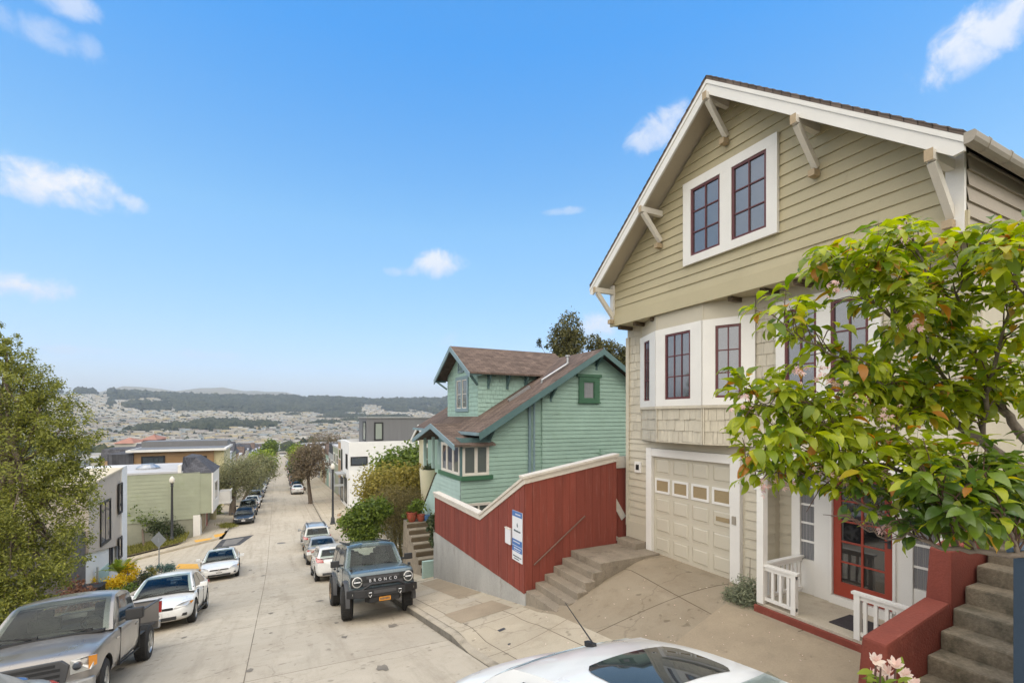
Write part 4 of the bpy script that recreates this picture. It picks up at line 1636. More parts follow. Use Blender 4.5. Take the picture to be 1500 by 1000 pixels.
# the emblem: a small leaning diamond of two leaves above a spaced word
P = lambda a, c: O + u * a + Zp * c + n_front * .0125
b.prism([P(.24, .80), P(.275, .84), P(.262, .90), P(.232, .86)], n_front * .003)
b.prism([P(.262, .785), P(.290, .81), P(.284, .85), P(.268, .83)], n_front * .003)
b.build('emblem', M['ink'], s)
for (y_, h_, x0_, x1_, wd_, ink, d0_, d1_) in ((.68, .045, .09, .42, .022, 'ink', .012, .0165), (.09, .035, .05, .45, .03, 'ink', .012, .0165), (.04, .022, .08, .36, .02, 'ink', .012, .0165),
                                     (Hs - .085, .035, .16, .42, .02, 'sign_white', .015, .0175), (.43, .03, .06, .40, .018, 'sign_white', .015, .0175), (.28, .03, .10, .44, .018, 'sign_white', .015, .0175), (.235, .02, .10, .40, .014, 'sign_white', .015, .0175)):
    b = MB()
    marks(b, y_, h_, x0_, x1_, wd_, d0_, d1_)
    b.build('lettering', M[ink], s)
s = thing('leaflet_box', 'small white leaflet box hung left of the sale sign on the red fence', 'leaflet box', (FX - .08, 10.05, -3.1))
O2 = Vector((FX - .045, 10.22, -3.05))
b = MB()
b.frame_box(O2, u, Zp, n_front, 0, .26, 0, .36, 0, .05)
b.build('box', M['sign_white'], s, bevel=.008)
b = MB()
b.frame_box(O2, u, Zp, n_front, -.006, .266, .36, .385, -.0, .062)
b.build('lid', M['offwhite'], s, bevel=.004)

# concrete steps beside the fence
st = thing('concrete_steps', 'worn concrete steps climbing beside the red fence to the gate', 'steps', (5.6, 8.7, -4.0))
b = MB()
nst = 6
xa, xb, za, zb_ = 5.04, 6.25, -4.26, -3.16
for i in range(nst):
    x = xa + (xb - xa) * i / (nst - 1)
    z = -3.93 + .152 * i
    yy = 7.86 + .06 * i
    x2 = xa + (xb - xa) * (i + 1) / (nst - 1) if i < nst - 1 else 7.95
    b.box(x, x2 + (.0 if i == nst - 1 else .02), yy, FY - .036, -4.9 + i * .02, z)
tr = b.build('flight', M['conc_step'], st, bevel=.014)

# red stucco stair wall and the neighbour's concrete stair at lower right
sw = thing('stair_wall', 'battered red stucco stair wall with stepped top at the right', 'wall', (6.0, 2.5, -3.3))
b = MB()
a, c = 2.385, 2.60
b.add([(5.12, a - .06, -3.6), (5.12, c + .07, -3.6), (6.62, c + .07, -3.6), (6.62, a - .06, -3.6),
       (5.22, a, -2.185), (5.22, c, -2.185), (6.50, c, -2.01), (6.50, a, -2.01)],
      [(0, 1, 2, 3), (4, 7, 6, 5), (0, 4, 5, 1), (1, 5, 6, 2), (2, 6, 7, 3), (3, 7, 4, 0)])
b.build('lower_block', M['stucco_red'], sw, bevel=.025)
b = MB()
b.add([(6.40, a - .05, -3.6), (6.40, c + .06, -3.6), (9.2, c + .06, -3.6), (9.2, a - .05, -3.6),
       (6.56, a + .01, -1.46), (6.56, c - .01, -1.46), (9.2, c - .01, -1.12), (9.2, a + .01, -1.12)],
      [(0, 1, 2, 3), (4, 7, 6, 5), (0, 4, 5, 1), (1, 5, 6, 2), (2, 6, 7, 3), (3, 7, 4, 0)])
b.build('upper_block', M['stucco_red'], sw, bevel=.025)
st = thing('concrete_stair', 'mossy concrete stair rising behind the red stucco wall', 'steps', (6.4, 2.0, -3.2))
b = MB()
for i in range(10):
    x = 5.66 + .283 * i
    z = -2.62 + .188 * i
    b.box(x, 9.2, 1.0, a - .02, -3.7 + .01 * i, z)
b.build('flight', M['conc_old'], st, bevel=.022)
bw = thing('blue_wall', 'dark blue painted wall at the far right edge beside the stair', 'wall', (6, 1.3, -3))
b = MB()
b.box(5.2, 9.2, 1.25, 1.52, -3.8, -1.08)
b.build('panel', M['blue_wall'], bw, bevel=.006)
b = MB()
b.box(5.17, 9.25, 1.22, 1.55, -1.078, -1.03)
b.build('coping', M['blue_wall'], bw, bevel=.006)

# ------------------------------------------------------------------ the mint green house
GH = thing('mint_house', 'mint green house with lap siding, brown shingle roof, teal barge boards and a dormer', 'house', (6.2, 18, -6))
gx0, gxm, gx1 = 6.75, 12.35, 18.0        # eave, ridge, rear eave
gy0_, gy1_ = 16.4, 24.3
gze, gzp = -.62, 2.78                     # underside of roof at front eave plane / ridge
gs = (gzp - gze) / (gxm - gx0)
zroof = lambda x: gzp - abs(x - gxm) * gs
nS = Vector((0, -1, 0))
b = MB()
b.prism([(7.2, gy0_ + .03, -7.2), (17.6, gy0_ + .03, -6.6), (17.6, gy0_ + .03, zroof(17.6) - .05), (gxm, gy0_ + .03, gzp - .05), (7.2, gy0_ + .03, zroof(7.2) - .05)], (0, gy1_ - gy0_ - .06, 0))
b.box(6.14, 7.2, gy0_ + .03, 19.6, -7.2, -2.25)
b.build('wall', M['mint'], GH)
s = MB()
lap(s, Vector((0, gy0_ + .03, 0)), Xp, Zp, nS, [(9.05, -6.5), (9.05, zroof(9.05) - .08), (7.2, zroof(7.2) - .08), (7.2, -2.26), (6.14, -2.26), (6.14, -6.5)], .165, .022, jitter=.003)
lap(s, Vector((0, gy0_ - .05, 0)), Xp, Zp, nS, [(9.6, -6.5), (17.6, -6.5), (17.6, zroof(17.6) - .08), (gxm, gzp - .08), (9.6, zroof(9.6) - .08)], .165, .022, jitter=.003)
lap(s, Vector((0, gy0_ + .03, 0)), Xp, Zp, nS, [(9.05, -6.5), (9.6, -6.5), (9.6, zroof(9.6) - .08), (9.05, zroof(9.05) - .08)], .165, .022)
s.build('siding', M['mint'], GH)
b = MB()
b.prism([(9.6, gy0_ - .052, -6.5), (17.6, gy0_ - .052, -6.5), (17.6, gy0_ - .052, zroof(17.6) - .06), (gxm, gy0_ - .052, gzp - .06), (9.6, gy0_ - .052, zroof(9.6) - .06)], (0, .08, 0))
b.build('projecting_wall', M['mint'], GH)
b = MB()
b.box(8.98, 9.08, gy0_ - .07, gy0_ + .02, -6.5, zroof(9.03) - .12)
b.tube([(9.20, gy0_ - .10, -6.4), (9.20, gy0_ - .10, zroof(9.2) - .2)], .045, 8)
b.build('downpipe', M['bluetrim'], GH)
# main roof
b = MB()
ro = .52
for (xa, xb) in ((gx0 - .1, gxm), (gxm, gx1)):
    za, zb = zroof(xa), zroof(xb)
    b.prism([(xa, gy0_ - ro, za + .02), (xb, gy0_ - ro, zb + .02), (xb, gy0_ - ro, zb + .10), (xa, gy0_ - ro, za + .10)], (0, gy1_ - gy0_ + 2 * ro, 0))
b.build('roof', M['roofbrown'], GH)
b = MB()
for (xa, xb, c_) in ((gx0 - .12, gxm, 0), (gxm, gx1, 1)):
    za, zb = zroof(xa), zroof(xb)
    b.prism([(xa, gy0_ - ro - .02, za + .085), (xb, gy0_ - ro - .02, zb + .085), (xb, gy0_ - ro - .02, zb - .17), (xa + (.05 if not c_ else 0), gy0_ - ro - .02, za - .17)], (0, .05, 0))
b.build('barge_board', M['teal'], GH)
b = MB()
b.box(gx0 - .22, gx0 - .08, gy0_ - ro, gy1_ + ro, zroof(gx0) - .08, zroof(gx0) + .03)
b.build('gutter', M['bluetrim'], GH)
for x in (7.25, 10.0, 12.3, 14.6):
    b = MB()
    z = zroof(x) - .2
    b.box(x - .05, x + .05, gy0_ - ro + .03, gy0_ + .02, z - .02, z + .1)
    b.bar((x, gy0_ - ro + .06, z), (x, gy0_ - .01, z - .42), .09, .09)
    b.box(x - .05, x + .05, gy0_ - .08, gy0_ - .01, z - .55, z - .0)
    b.build('knee_brace', M['teal'], GH)
# dormer
dx0, dya, dyb = 7.62, 18.35, 22.3
dzr, dze = 3.12, 1.98
dyc = (dya + dyb) / 2
b = MB()
b.box(dx0 + .02, 12.5, dya + .02, dyb - .02, -.5, dze + .1)
b.prism([(dx0 + .02, dya + .02, dze), (dx0 + .02, dyb - .02, dze), (dx0 + .02, dyc, dzr - .04)], (4.6, 0, 0))
dorm = b.build('dormer', M['mintshake'], GH)
s = MB()
rr = random.Random(3)
for r_ in range(13):
    z0_ = -.30 + r_ * .18
    xe = min(12.3, gxm - (gzp - z0_ - .1) / gs) if z0_ < gzp else 12
    shakes(s, Vector((0, dya + .02, 0)), Xp, Zp, nS, dx0, max(dx0 + .1, xe), z0_, z0_ + .18, 1, .12, .24, .032, rr)
shakes(s, Vector((dx0 + .02, dyb - .03, 0)), uY, Zp, n_front, 0, dyb - dya - .05, -.28, dze, 12, .12, .24, .032, rr)
for r_ in range(7):
    z0_ = dze + r_ * .14
    t = (z0_ + .14 - dze) / (dzr - dze)
    hw = (dyb - dya) / 2 * (1 - t) - .02
    if hw > .1:
        shakes(s, Vector((dx0 + .02, dyc + hw, 0)), uY, Zp, n_front, 0, 2 * hw, z0_, z0_ + .14, 1, .1, .2, .016, rr)
s.build('shingles', M['mintshake'], dorm)
dsl = (dzr - dze) / ((dyb - dya) / 2)
b = MB()
for sg in (1, -1):
    ye = (dyb if sg == 1 else dya) + sg * .40
    ze = dze - .40 * dsl
    b.prism([(dx0 - .55, dyc, dzr + .03), (dx0 - .55, ye, ze + .03), (dx0 - .55, ye, ze + .10), (dx0 - .55, dyc, dzr + .10)], (5.6, 0, 0))
b.build('roof', M['roofbrown'], dorm)
b = MB()
for sg in (1, -1):
    ye = (dyb if sg == 1 else dya) + sg * .42
    ze = dze - .42 * dsl
    b.prism([(dx0 - .58, dyc, dzr + .09), (dx0 - .58, ye, ze + .09), (dx0 - .58, ye, ze - .12), (dx0 - .58, dyc, dzr - .14)], (.05, 0, 0))
b.build('barge_board', M['bluetrim'], dorm)
for x in (8.1, 9.0, 9.9, 10.8):
    b = MB()
    b.box(x - .05, x + .05, dya - .3, dya + .02, 1.72, 1.82)
    b.bar((x, dya - .27, 1.72), (x, dya - .01, 1.3), .07, .07)
    b.box(x - .045, x + .045, dya - .06, dya, 1.2, 1.75)
    b.build('knee_brace', M['teal'], dorm)
for y in (dya - .32, dyb + .32):
    b = MB()
    z = dze - .36 * dsl - .02
    b.bar((dx0 - .5, y, z), (dx0 + .02, y, z), .08, .09)
    b.bar((dx0 - .48, y * .0 + (dya - .3 if y < dyc else dyb + .3), z), (dx0 - .02, dya if y < dyc else dyb, z - .40), .08, .08)
    b.build('knee_brace', M['teal'], dorm)
window_set(GH, Vector((dx0 - .0, 21.02, .22)), uY, n_front, 1.62, 1.62, [(.16, .74, .16, 1.46, 1, 2), (.88, 1.46, .16, 1.46, 1, 2)], 'bluetrim', 'offwhite', 'glass_dim', .05)
b = MB()
O = Vector((dx0, dyc + .36, 2.02))
b.frame_box(O, uY, Zp, n_front, 0, .72, 0, .06, 0, .05)
b.frame_box(O, uY, Zp, n_front, 0, .06, .06, .62, 0, .05)
b.frame_box(O, uY, Zp, n_front, .66, .72, .06, .62, 0, .05)
b.frame_box(O, uY, Zp, n_front, 0, .72, .62, .68, 0, .05)
for k in range(6):
    b.frame_box(O, uY, Zp, n_front, .06, .66, .08 + k * .09, .12 + k * .09, 0, .035)
b.build('attic_vent', M['bluetrim'], dorm)
# green trimmed window high on the side gable
window_set(GH, Vector((11.36, gy0_ - .075, .62)), Xp, nS, 1.06, 1.06, [(.22, .80, .13, .88, 1, 1)], 'green', 'green', 'curtain', .06, sill=True)
b = MB()
b.box(11.26, 12.52, gy0_ - .16, gy0_ - .07, 1.682, 1.80)
b.build('window_hood', M['green'], GH)
# corner bay under its own gabled roof, with the open porch to its left
bx0, bx1 = 6.14, 7.28
by0, by1 = gy0_ - .02, 19.0
b = MB()
b.box(bx0 + .05, bx1 + .0, by0 + .05, by1, -2.22, -1.0)
b.build('bay', M['bluetrim'], GH)
window_set(GH, Vector((bx0 + .05, by0 + .045, -2.22)), Xp, nS, bx1 - bx0 - .06, 1.18, [(.06, .53, .06, 1.10, 1, 1), (.565, 1.02, .06, 1.10, 1, 1)], 'offwhite', 'offwhite', 'glass_dim', .05)
window_set(GH, Vector((bx0 + .045, 18.75, -2.22)), uY, n_front, 2.15, 1.18, [(.08, .62, .06, 1.10, 1, 1), (.70, 1.36, .06, 1.10, 1, 1), (1.44, 2.05, .06, 1.10, 1, 1)], 'offwhite', 'offwhite', 'glass', .05)
b = MB()
b.box(bx0 - .06, bx1 + .12, by0 - .10, by0 + .06, -2.38, -2.23)
b.box(bx0 - .06, bx0 + .06, by0 + .06, by1, -2.38, -2.23)
b.build('bay_sill', M['green'], GH)
b = MB()
b.box(bx0 - .02, bx1 + .06, by0 - .03, by0 + .05, -1.04, -.80)
b.box(bx0 - .02, bx0 + .05, by0 + .05, by1 + .05, -1.04, -.80)
b.box(bx0 - .02, bx0 + .12, by0 + .02, by0 + .12, -2.24, -1.04)
b.build('bay_frame', M['teal'], GH)
pyc, pza, pze = 19.05, -.36, -1.10
b = MB()
for ye in (16.12, 21.9):
    sg = 1 if ye > pyc else -1
    b.prism([(5.78, pyc, pza), (5.78, ye, pze), (5.78, ye, pze + .07), (5.78, pyc, pza + .07)], (1.65 if sg == -1 else 1.3, 0, 0))
b.build('porch_roof', M['roofbrown'], GH)
b = MB()
for ye in (16.12, 21.9):
    sg = 1 if ye > pyc else -1
    b.prism([(5.74, pyc, pza + .07), (5.74, ye, pze + .07), (5.74, ye, pze - .12), (5.74, pyc, pza - .14)], (.05, 0, 0))
b.build('barge_board', M['bluetrim'], GH)
b = MB()
b.box(6.2, 6.32, 20.2, 20.32, -2.3, -.9)
b.box(6.2, 6.32, 21.5, 21.62, -2.3, -.9)
b.box(7.0, 7.22, 19.05, 22, -2.3, -.8)
b.build('porch_post', M['mintblue'], GH)
# stair side wall with its sloping coping
ss = MB()
ss.prism([(6.12, 16.42, -7), (6.12, 22.3, -7.5), (6.12, 22.2, -5.0), (6.12, 19.4, -2.45), (6.12, 16.42, -2.40)], (.10, 0, 0))
ss.build('stair_side_wall', M['mintblue'], GH)
s = MB()
lap(s, Vector((6.12, 22.25, 0)), uY, Zp, n_front, [(0.05, -6.6), (5.83, -6.6), (5.83, -2.42), (2.85, -2.47), (.05, -5.05)], .165, .018)
s.build('siding', M['mintblue'], GH)
b = MB()
b.bar((6.15, 22.3, -5.05), (6.15, 19.35, -2.40), .16, .05)
b.build('stair_coping', M['darkbrown'], GH)
b = MB()
b.frame_box(Vector((6.35, 16.36, -3.35)), Xp, Zp, nS, 0, .95, 0, .1, 0, .05)
b.frame_box(Vector((6.35, 16.36, -3.35)), Xp, Zp, nS, 0, .08, -.7, 0, 0, .05)
b.frame_box(Vector((6.35, 16.36, -3.35)), Xp, Zp, nS, .87, .95, -.7, 0, 0, .05)
b.frame_box(Vector((6.35, 16.36, -3.35)), Xp, Zp, nS, .44, .50, -.7, 0, 0, .04)
w = b.build('basement_window', M['cap'], GH)
b = MB()
b.frame_box(Vector((6.35, 16.37, -3.35)), Xp, Zp, nS, .08, .87, -.7, 0, 0, .012)
b.build('pane', M['glass_dim'], w)
# roof vents, flashing, wall vents
b = MB()
b.tube([(9.9, 16.9, zroof(9.9) + .1), (9.9, 16.9, zroof(9.9) + .22), (10.1, 16.9, zroof(10.1) + .22), (11.2, 16.9, zroof(11.2) + .20)], .05, 8)
b.lathe((11.2, 16.9, zroof(11.2) + .2), (0, 0, 1), [(0, .06), (.28, .06), (.29, .11), (.36, .11)], 10)
b.bar((8.6, 17.4, zroof(8.6) + .16), (9.6, 17.4, zroof(9.6) + .16), .12, .10)
b.build('roof_pipe', M['metal'], GH, smooth=True)
b = MB()
b.box(12.45, 12.65, gy0_ - .20, gy0_ - .07, -1.62, -1.42)
b.box(12.95, 13.2, gy0_ - .20, gy0_ - .07, -1.95, -1.72)
b.build('wall_vent', M['mint'], GH)

# front steps of the mint house, its low walls and pots
st = thing('garden_steps', 'dark timber edged steps climbing beside the aqua stair wall', 'steps', (5.5, 18.3, -6))
b = MB()
b2 = MB()
for i in range(8):
    y_ = 17.3 + i * .36
    z_ = -6.02 + i * .21
    b.box(4.98 + .005 * i, 6.0 + .004 * i, y_, 20.6 + .004 * i, z_ - .8, z_)
    b2.box(4.96, 6.0, y_ - .035, y_ - .002, z_ - .19, z_ - .035)
b.build('flight', M['conc_step'], st, bevel=.01)
b2.build('risers', M['darkbrown'], st)
lw = thing('garden_wall', 'low aqua rendered wall with planter top at the foot of the garden steps', 'wall', (5.3, 17, -6))
b = MB()
b.prism([(4.82, 16.85, -6.5), (6.1, 16.85, -6.3), (6.1, 16.85, -5.05), (5.4, 16.85, -5.05), (5.4, 16.85, -5.35), (4.82, 16.85, -5.35)], (0, .16, 0))
b.build('panel', M['mintblue'], lw)
b = MB()
b.box(5.36, 6.12, 16.80, 17.06, -5.048, -4.98)
b.build('coping', M['terracotta'], lw)
for (x, y, z, r, h, m_, lab) in ((5.25, 20.1, -4.55, .22, .42, 'pot_red', 'large red glazed pot at the head of the garden steps'),
                                  (5.62, 20.0, -4.55, .18, .30, 'pot_red', 'squat red glazed pot between the larger red pot and the blue one'),
                                  (5.88, 19.95, -4.55, .15, .26, 'pot_blue', 'blue glazed pot against the aqua stair wall')):
    p = thing('plant_pot', lab, 'plant pot', (x, y, z))
    b = MB()
    b.lathe((x, y, z), (0, 0, 1), [(0, r * .6), (h * .5, r), (h * .85, r * .92), (h * .87, r * 1.05), (h, r * 1.05), (h, r * .9), (h * .8, r * .8)], 18)
    b.build('bowl', M[m_], p, smooth=True, angle=50)

# ------------------------------------------------------------------ cream house beyond, with its planter balcony
CH = thing('cream_house', 'small cream house with white gable trim half hidden behind the mint house', 'house', (8, 27, -8))
b = MB()
cy0, cy1 = 24.8, 27.4
cxx = 7.6
b.box(cxx, 15, cy0, cy1, -9, -1.35)
b.prism([(cxx, cy0, -1.35), (cxx, cy1, -1.35), (cxx, (cy0 + cy1) / 2, -.55)], (8, 0, 0))
b.build('wall', M['paleyellow'], CH)
b = MB()
cyc = (cy0 + cy1) / 2
for ye in (cy0 - .3, cy1 + .3):
    b.prism([(cxx - .4, cyc, -.53), (cxx - .4, ye, -1.44), (cxx - .4, ye, -1.37), (cxx - .4, cyc, -.45)], (8.4, 0, 0))
b.build('roof', M['roofmain'], CH)
b = MB()
for ye in (cy0 - .32, cy1 + .32):
    b.prism([(cxx - .45, cyc, -.45), (cxx - .45, ye, -1.37), (cxx - .45, ye, -1.55), (cxx - .45, cyc, -.66)], (.05, 0, 0))
b.build('barge_board', M['white'], CH)
simple_window(CH, Vector((cxx - .02, 26.3, -3.2)), uY, n_front, 1.1, 1.6, 'white', 'glass_dim', .09, 2, 2)
simple_window(CH, Vector((cxx + .15, cy0 - .02, -3.1)), Xp, nS, .75, 1.5, 'white', 'glass_dim', .09, 1, 2)
b = MB()
b.lathe((7.0, 23.3, -4.55), (0, 0, 1), [(0, .32), (.2, .40), (1.78, .50), (1.86, .50), (1.86, .42), (1.6, .4)], 24)
b.build('planter_balcony', M['paleyellow'], CH, smooth=True, angle=50)

# ------------------------------------------------------------------ white modern house beyond the crossing (right)
nE = Vector((1, 0, 0))
uYp = Vector((0, 1, 0))
WH = thing('modern_house', 'white cubic modern house with dark strip windows and a grey clad top storey', 'house', (7.2, 58, -10))
wx, wy0_, wy1_ = 7.25, 55.0, 62.4
zb, zt = -10.6, -2.85
b = MB()
b.box(wx, 24, wy0_, wy1_, zb, zt - .45)
b.box(wx, wx + .25, wy0_, wy1_, zt - .45, zt)
b.box(wx + .25, 24, wy0_, wy0_ + .25, zt - .45, zt - .003)
b.box(wx + .25, 24, wy1_ - .25, wy1_, zt - .45, zt - .003)
b.build('wall', M['white_modern'], WH)
b = MB()
b.box(wx + .25, 24, wy0_ + .25, wy1_ - .25, zt - .449, zt - .40)
b.build('roof', M['flatroof'], WH)
b = MB()
p = onY(537, 612, 56.2)
b.box(p.x, 26, 56.2, 61.8, zt - .4, p.z)
up_ = b.build('top_storey', M['grey_modern'], WH)
gxw = p.x
simple_window(up_, Vector((onY(548, 0, 56.2).x, 56.18, zt + .05)), Xp, nS, 1.05, 2.15, 'black', 'glass_pale', .12)
simple_window(up_, Vector((gxw - .02, 58.6, zt + .0)), uY, n_front, 2.0, 2.3, 'black', 'glass_pale', .12)
b = MB()
b.box(gxw - .15, 26.2, 56.05, 61.95, p.z, p.z + .12)
b.build('parapet_cap', M['greywall'], up_)
a_, c_ = onY(513.5, 682, wy0_), onY(538.5, 668, wy0_)
simple_window(WH, Vector((a_.x, wy0_ - .02, a_.z)), Xp, nS, c_.x - a_.x, c_.z - a_.z, 'black', 'glass', .08)
a_, c_ = onY(588, 690, wy0_), onY(604, 683, wy0_)
simple_window(WH, Vector((a_.x, wy0_ - .02, a_.z - 1)), Xp, nS, c_.x - a_.x, 1.6, 'black', 'glass', .08)
for (y, z0, w, h) in ((56.3, -6.0, .5, 1.7), (57.2, -6.0, .5, 1.7), (61.2, -6.6, 1.0, 2.6), (57.6, -10.0, 2.1, 2.9), (61.0, -10.3, 2.4, 2.9)):
    simple_window(WH, Vector((wx - .02, y + w / 2, z0)), uY, n_front, w, h, 'black', 'glass' if z0 > -8 else 'glass_dim', .07, 1 if w < 1.5 else 2)
b = MB()
b.box(wx - 1.0, wx + .0, 57.4, 60.2, -6.75, -6.63)
b.build('canopy', M['greywall'], WH)


# ------------------------------------------------------------------ left side: greige modern house, sage house, cedar house
LH = thing('greige_house', 'modern house with greige upper wall, white base and white end fin on the left corner', 'house', (-8, 30, -9))
lx = -7.5
ly0, ly1 = 27.2, 33.0
b = MB()
b.prism([(lx, ly0, -6.1), (lx, ly1 - 1.0, -6.9), (lx, ly1 - 1.0, -2.90), (lx, ly0, -3.15)], (-7, 0, 0))
b.build('upper_wall', M['taupe_modern'], LH)
b = MB()
b.box(lx - 7, lx - .12, ly0 + .05, ly1 - 1.0, -10.5, -6.0)
b.box(lx - 7, lx + .05, ly1 - 1.0, ly1, -11, -2.72)
b.build('white_base', M['white_modern'], LH)
b = MB()
b.box(lx - 4.5, lx - .1, ly0 - 1.6, ly0 - .02, -10, -5.1)
b.build('side_wall', M['stone_dark'], LH)
b = MB()
b.prism([(lx + .10, ly0 - .1, -3.10), (lx + .10, ly1 - .95, -2.83), (lx + .10, ly1 - .95, -2.74), (lx + .10, ly0 - .1, -3.0)], (-7.2, 0, 0))
b.build('roof', M['creamroof'], LH)
for (pa, pb, m_, nc) in (((146, 735), (161, 790), 'glass', 2), ((171, 712), (176.5, 750), 'glass', 1), ((164, 797), (168, 832), 'glass', 1), ((171, 790), (176, 815), 'glass', 1)):
    A, B_ = onX(*pa, lx), onX(*pb, lx)
    A2 = onX(pa[0], pb[1], lx)
    w = B_.y - A.y
    zlo, zhi = onX(*pb, lx).z, onX(pb[0], pa[1] - 6, lx).z
    ox = lx + (.06 if pa[0] > 168 else .01) - (.12 if pa[1] > 795 else 0)
    simple_window(LH, Vector((ox, A.y, zlo)), uYp, nE, w, zhi - zlo, 'black', 'glass', .07, nc)
b = MB()
b.box(lx - .16, lx - .09, 28.6, 30.4, -10.2, -7.4)
b.build('door', M['mintblue'], LH)
b = MB()
b.box(lx + .02, lx + .08, 28.1, 28.2, -8.2, -7.0)
b.box(lx - .1, lx + .06, 28.0, 28.3, -8.3, -8.2)
b.build('downpipe', M['metal'], LH)

SH = thing('sage_house', 'sage green stucco house with dark mansard roof beside the cross street', 'house', (-7, 53, -11))
syw = 49.6
sxr = onY(293, 700, syw).x
zt_ = onY(250, 693, syw).z
b = MB()
b.box(-22, sxr - .05, syw, syw + 9, -14, -9.0)
b.build('base_wall', M['sage_base'], SH)
s = MB()
lap(s, Vector((-22, syw - .06, 0)), Xp, Zp, nS, [(0, -9.0), (22 + sxr, -9.0), (22 + sxr, zt_), (0, zt_)], .32, .02)
s.build('siding', M['sage'], SH)
b = MB()
b.box(-22, sxr, syw - .05, syw + 9, -9.0, zt_)
b.box(sxr, sxr + .9, syw - .05, syw + 5, -8.6, zt_ - .1)
b.build('wall', M['sage'], SH)
b = MB()
b.box(-22.1, onY(268, 690, syw).x, syw - .12, syw + 9.1, zt_ + .002, zt_ + .16)
b.build('roof', M['flatroof'], SH)
b = MB()
xm0 = onY(266, 690, syw).x
b.add([(xm0, syw - .1, zt_ + .003), (sxr + 1.0, syw - .1, zt_ - .12), (sxr + 1.0, syw + 6, zt_ - .12), (xm0, syw + 6, zt_ + .003), (xm0 + .02, syw + .6, zt_ + 1.3), (sxr - .5, syw + 1.8, zt_ + 1.2), (sxr - .5, syw + 5.0, zt_ + 1.2), (xm0 + .02, syw + 5.4, zt_ + 1.3)],
      [(0, 3, 2, 1), (4, 5, 6, 7), (0, 1, 5, 4), (1, 2, 6, 5), (2, 3, 7, 6), (3, 0, 4, 7)])
b.build('mansard_roof', M['roofgrey'], SH)
b = MB()
b.box(xm0 - .25, xm0 - .01, syw - .14, syw + 1, zt_, zt_ + .7)
b.build('parapet', M['white'], SH)
b = MB()
b.box(sxr - .04, sxr + .02, syw - .1, syw + 5, -11, -9.0)
b.box(sxr + .88, sxr + .98, syw - .1, syw + 5.05, -8.65, zt_ - .1)
b.box(sxr - .5, sxr + .03, syw - .09, syw - .02, -11.2, -8.7)
b.build('corner_trim', M['white'], SH)
simple_window(SH, Vector((sxr + .985, syw + 1.0, -7.8)), uYp, nE, 2.4, 1.9, 'white', 'glass', .12, 2, 1)
for y, w, m_ in ((syw + 1.0, 2.3, 'tanpane'), (syw + 3.9, .9, 'doorred')):
    b = MB()
    b.box(sxr - .02, sxr + .05, y, y + w, -10.8, -8.75)
    b.build('door', M[m_], SH)
b = MB()
b.lathe((onY(215, 690, syw + 3).x, syw + 3.5, zt_ + .16), (0, 0, 1), [(0, .9), (.15, .9), (.4, .5), (.45, .5)], 16)
b.build('skylight', M['metal'], SH)
b = MB()
for k in range(9):
    b.box(sxr + .9, sxr + 1.9, syw + 5.2 + k * .22, syw + 5.24 + k * .22, -8.6, -7.5)
b.box(sxr + .9, sxr + 1.95, syw + 5.1, syw + 7.2, -8.7, -8.6)
b.box(sxr + 1.86, sxr + 1.95, syw + 5.1, syw + 7.2, -7.55, -7.45)
b.build('balcony', M['white'], SH)

OH = thing('cedar_house', 'house with orange cedar cladding under a flat pale roof edge', 'house', (-12, 72, -10))
oy = 70.0
A, B_ = onY(196, 662, oy), onY(313, 662, oy)
b = MB()
b.box(A.x, B_.x, oy, oy + 9, -14, A.z)
b.build('wall', M['wood'], OH)
b = MB()
b.box(B_.x - .0, B_.x + 1.1, oy + .3, oy + 9, -12.5, A.z - .05)
b.build('end_wall', M['cream'], OH)
b = MB()
b.box(A.x - .6, B_.x + 1.4, oy - .8, oy + 9.3, A.z, A.z + .26)
b.build('roof', M['white'], OH)
b = MB()
b.box(A.x - .3, B_.x + 1.1, oy - .4, oy + 9.0, A.z + .261, A.z + .30)
b.box(A.x - .3, B_.x + 1.1, oy + 5.0, oy + 9.0, A.z + .302, A.z + 1.0)
b.build('roof_membrane', M['grey_modern'], OH)
for (x0_, x1_) in ((207, 242), (269, 303)):
    a, c = onY(x0_, 677, oy), onY(x1_, 667, oy)
    simple_window(OH, Vector((a.x, oy - .02, a.z - .6)), Xp, nS, c.x - a.x, c.z - a.z + .6, 'black', 'glass', .12, 4, 1)
b = MB()
b.box(A.x - 2.4, A.x - .02, oy - .2, oy + 8, -14, A.z - .2)
b.build('grey_wing', M['roofgrey'], OH)

# the rest of the street's houses, both sides, downhill
rs = random.Random(21)
cols_ = ['cream', 'greywall', 'tanwall', 'paleyellow', 'white_modern', 'mint', 'taupe_modern', 'sage']
colw = {'cream': 'cream', 'greywall': 'grey', 'tanwall': 'tan', 'paleyellow': 'pale yellow', 'white_modern': 'white', 'mint': 'mint green', 'taupe_modern': 'greige', 'sage': 'sage green'}


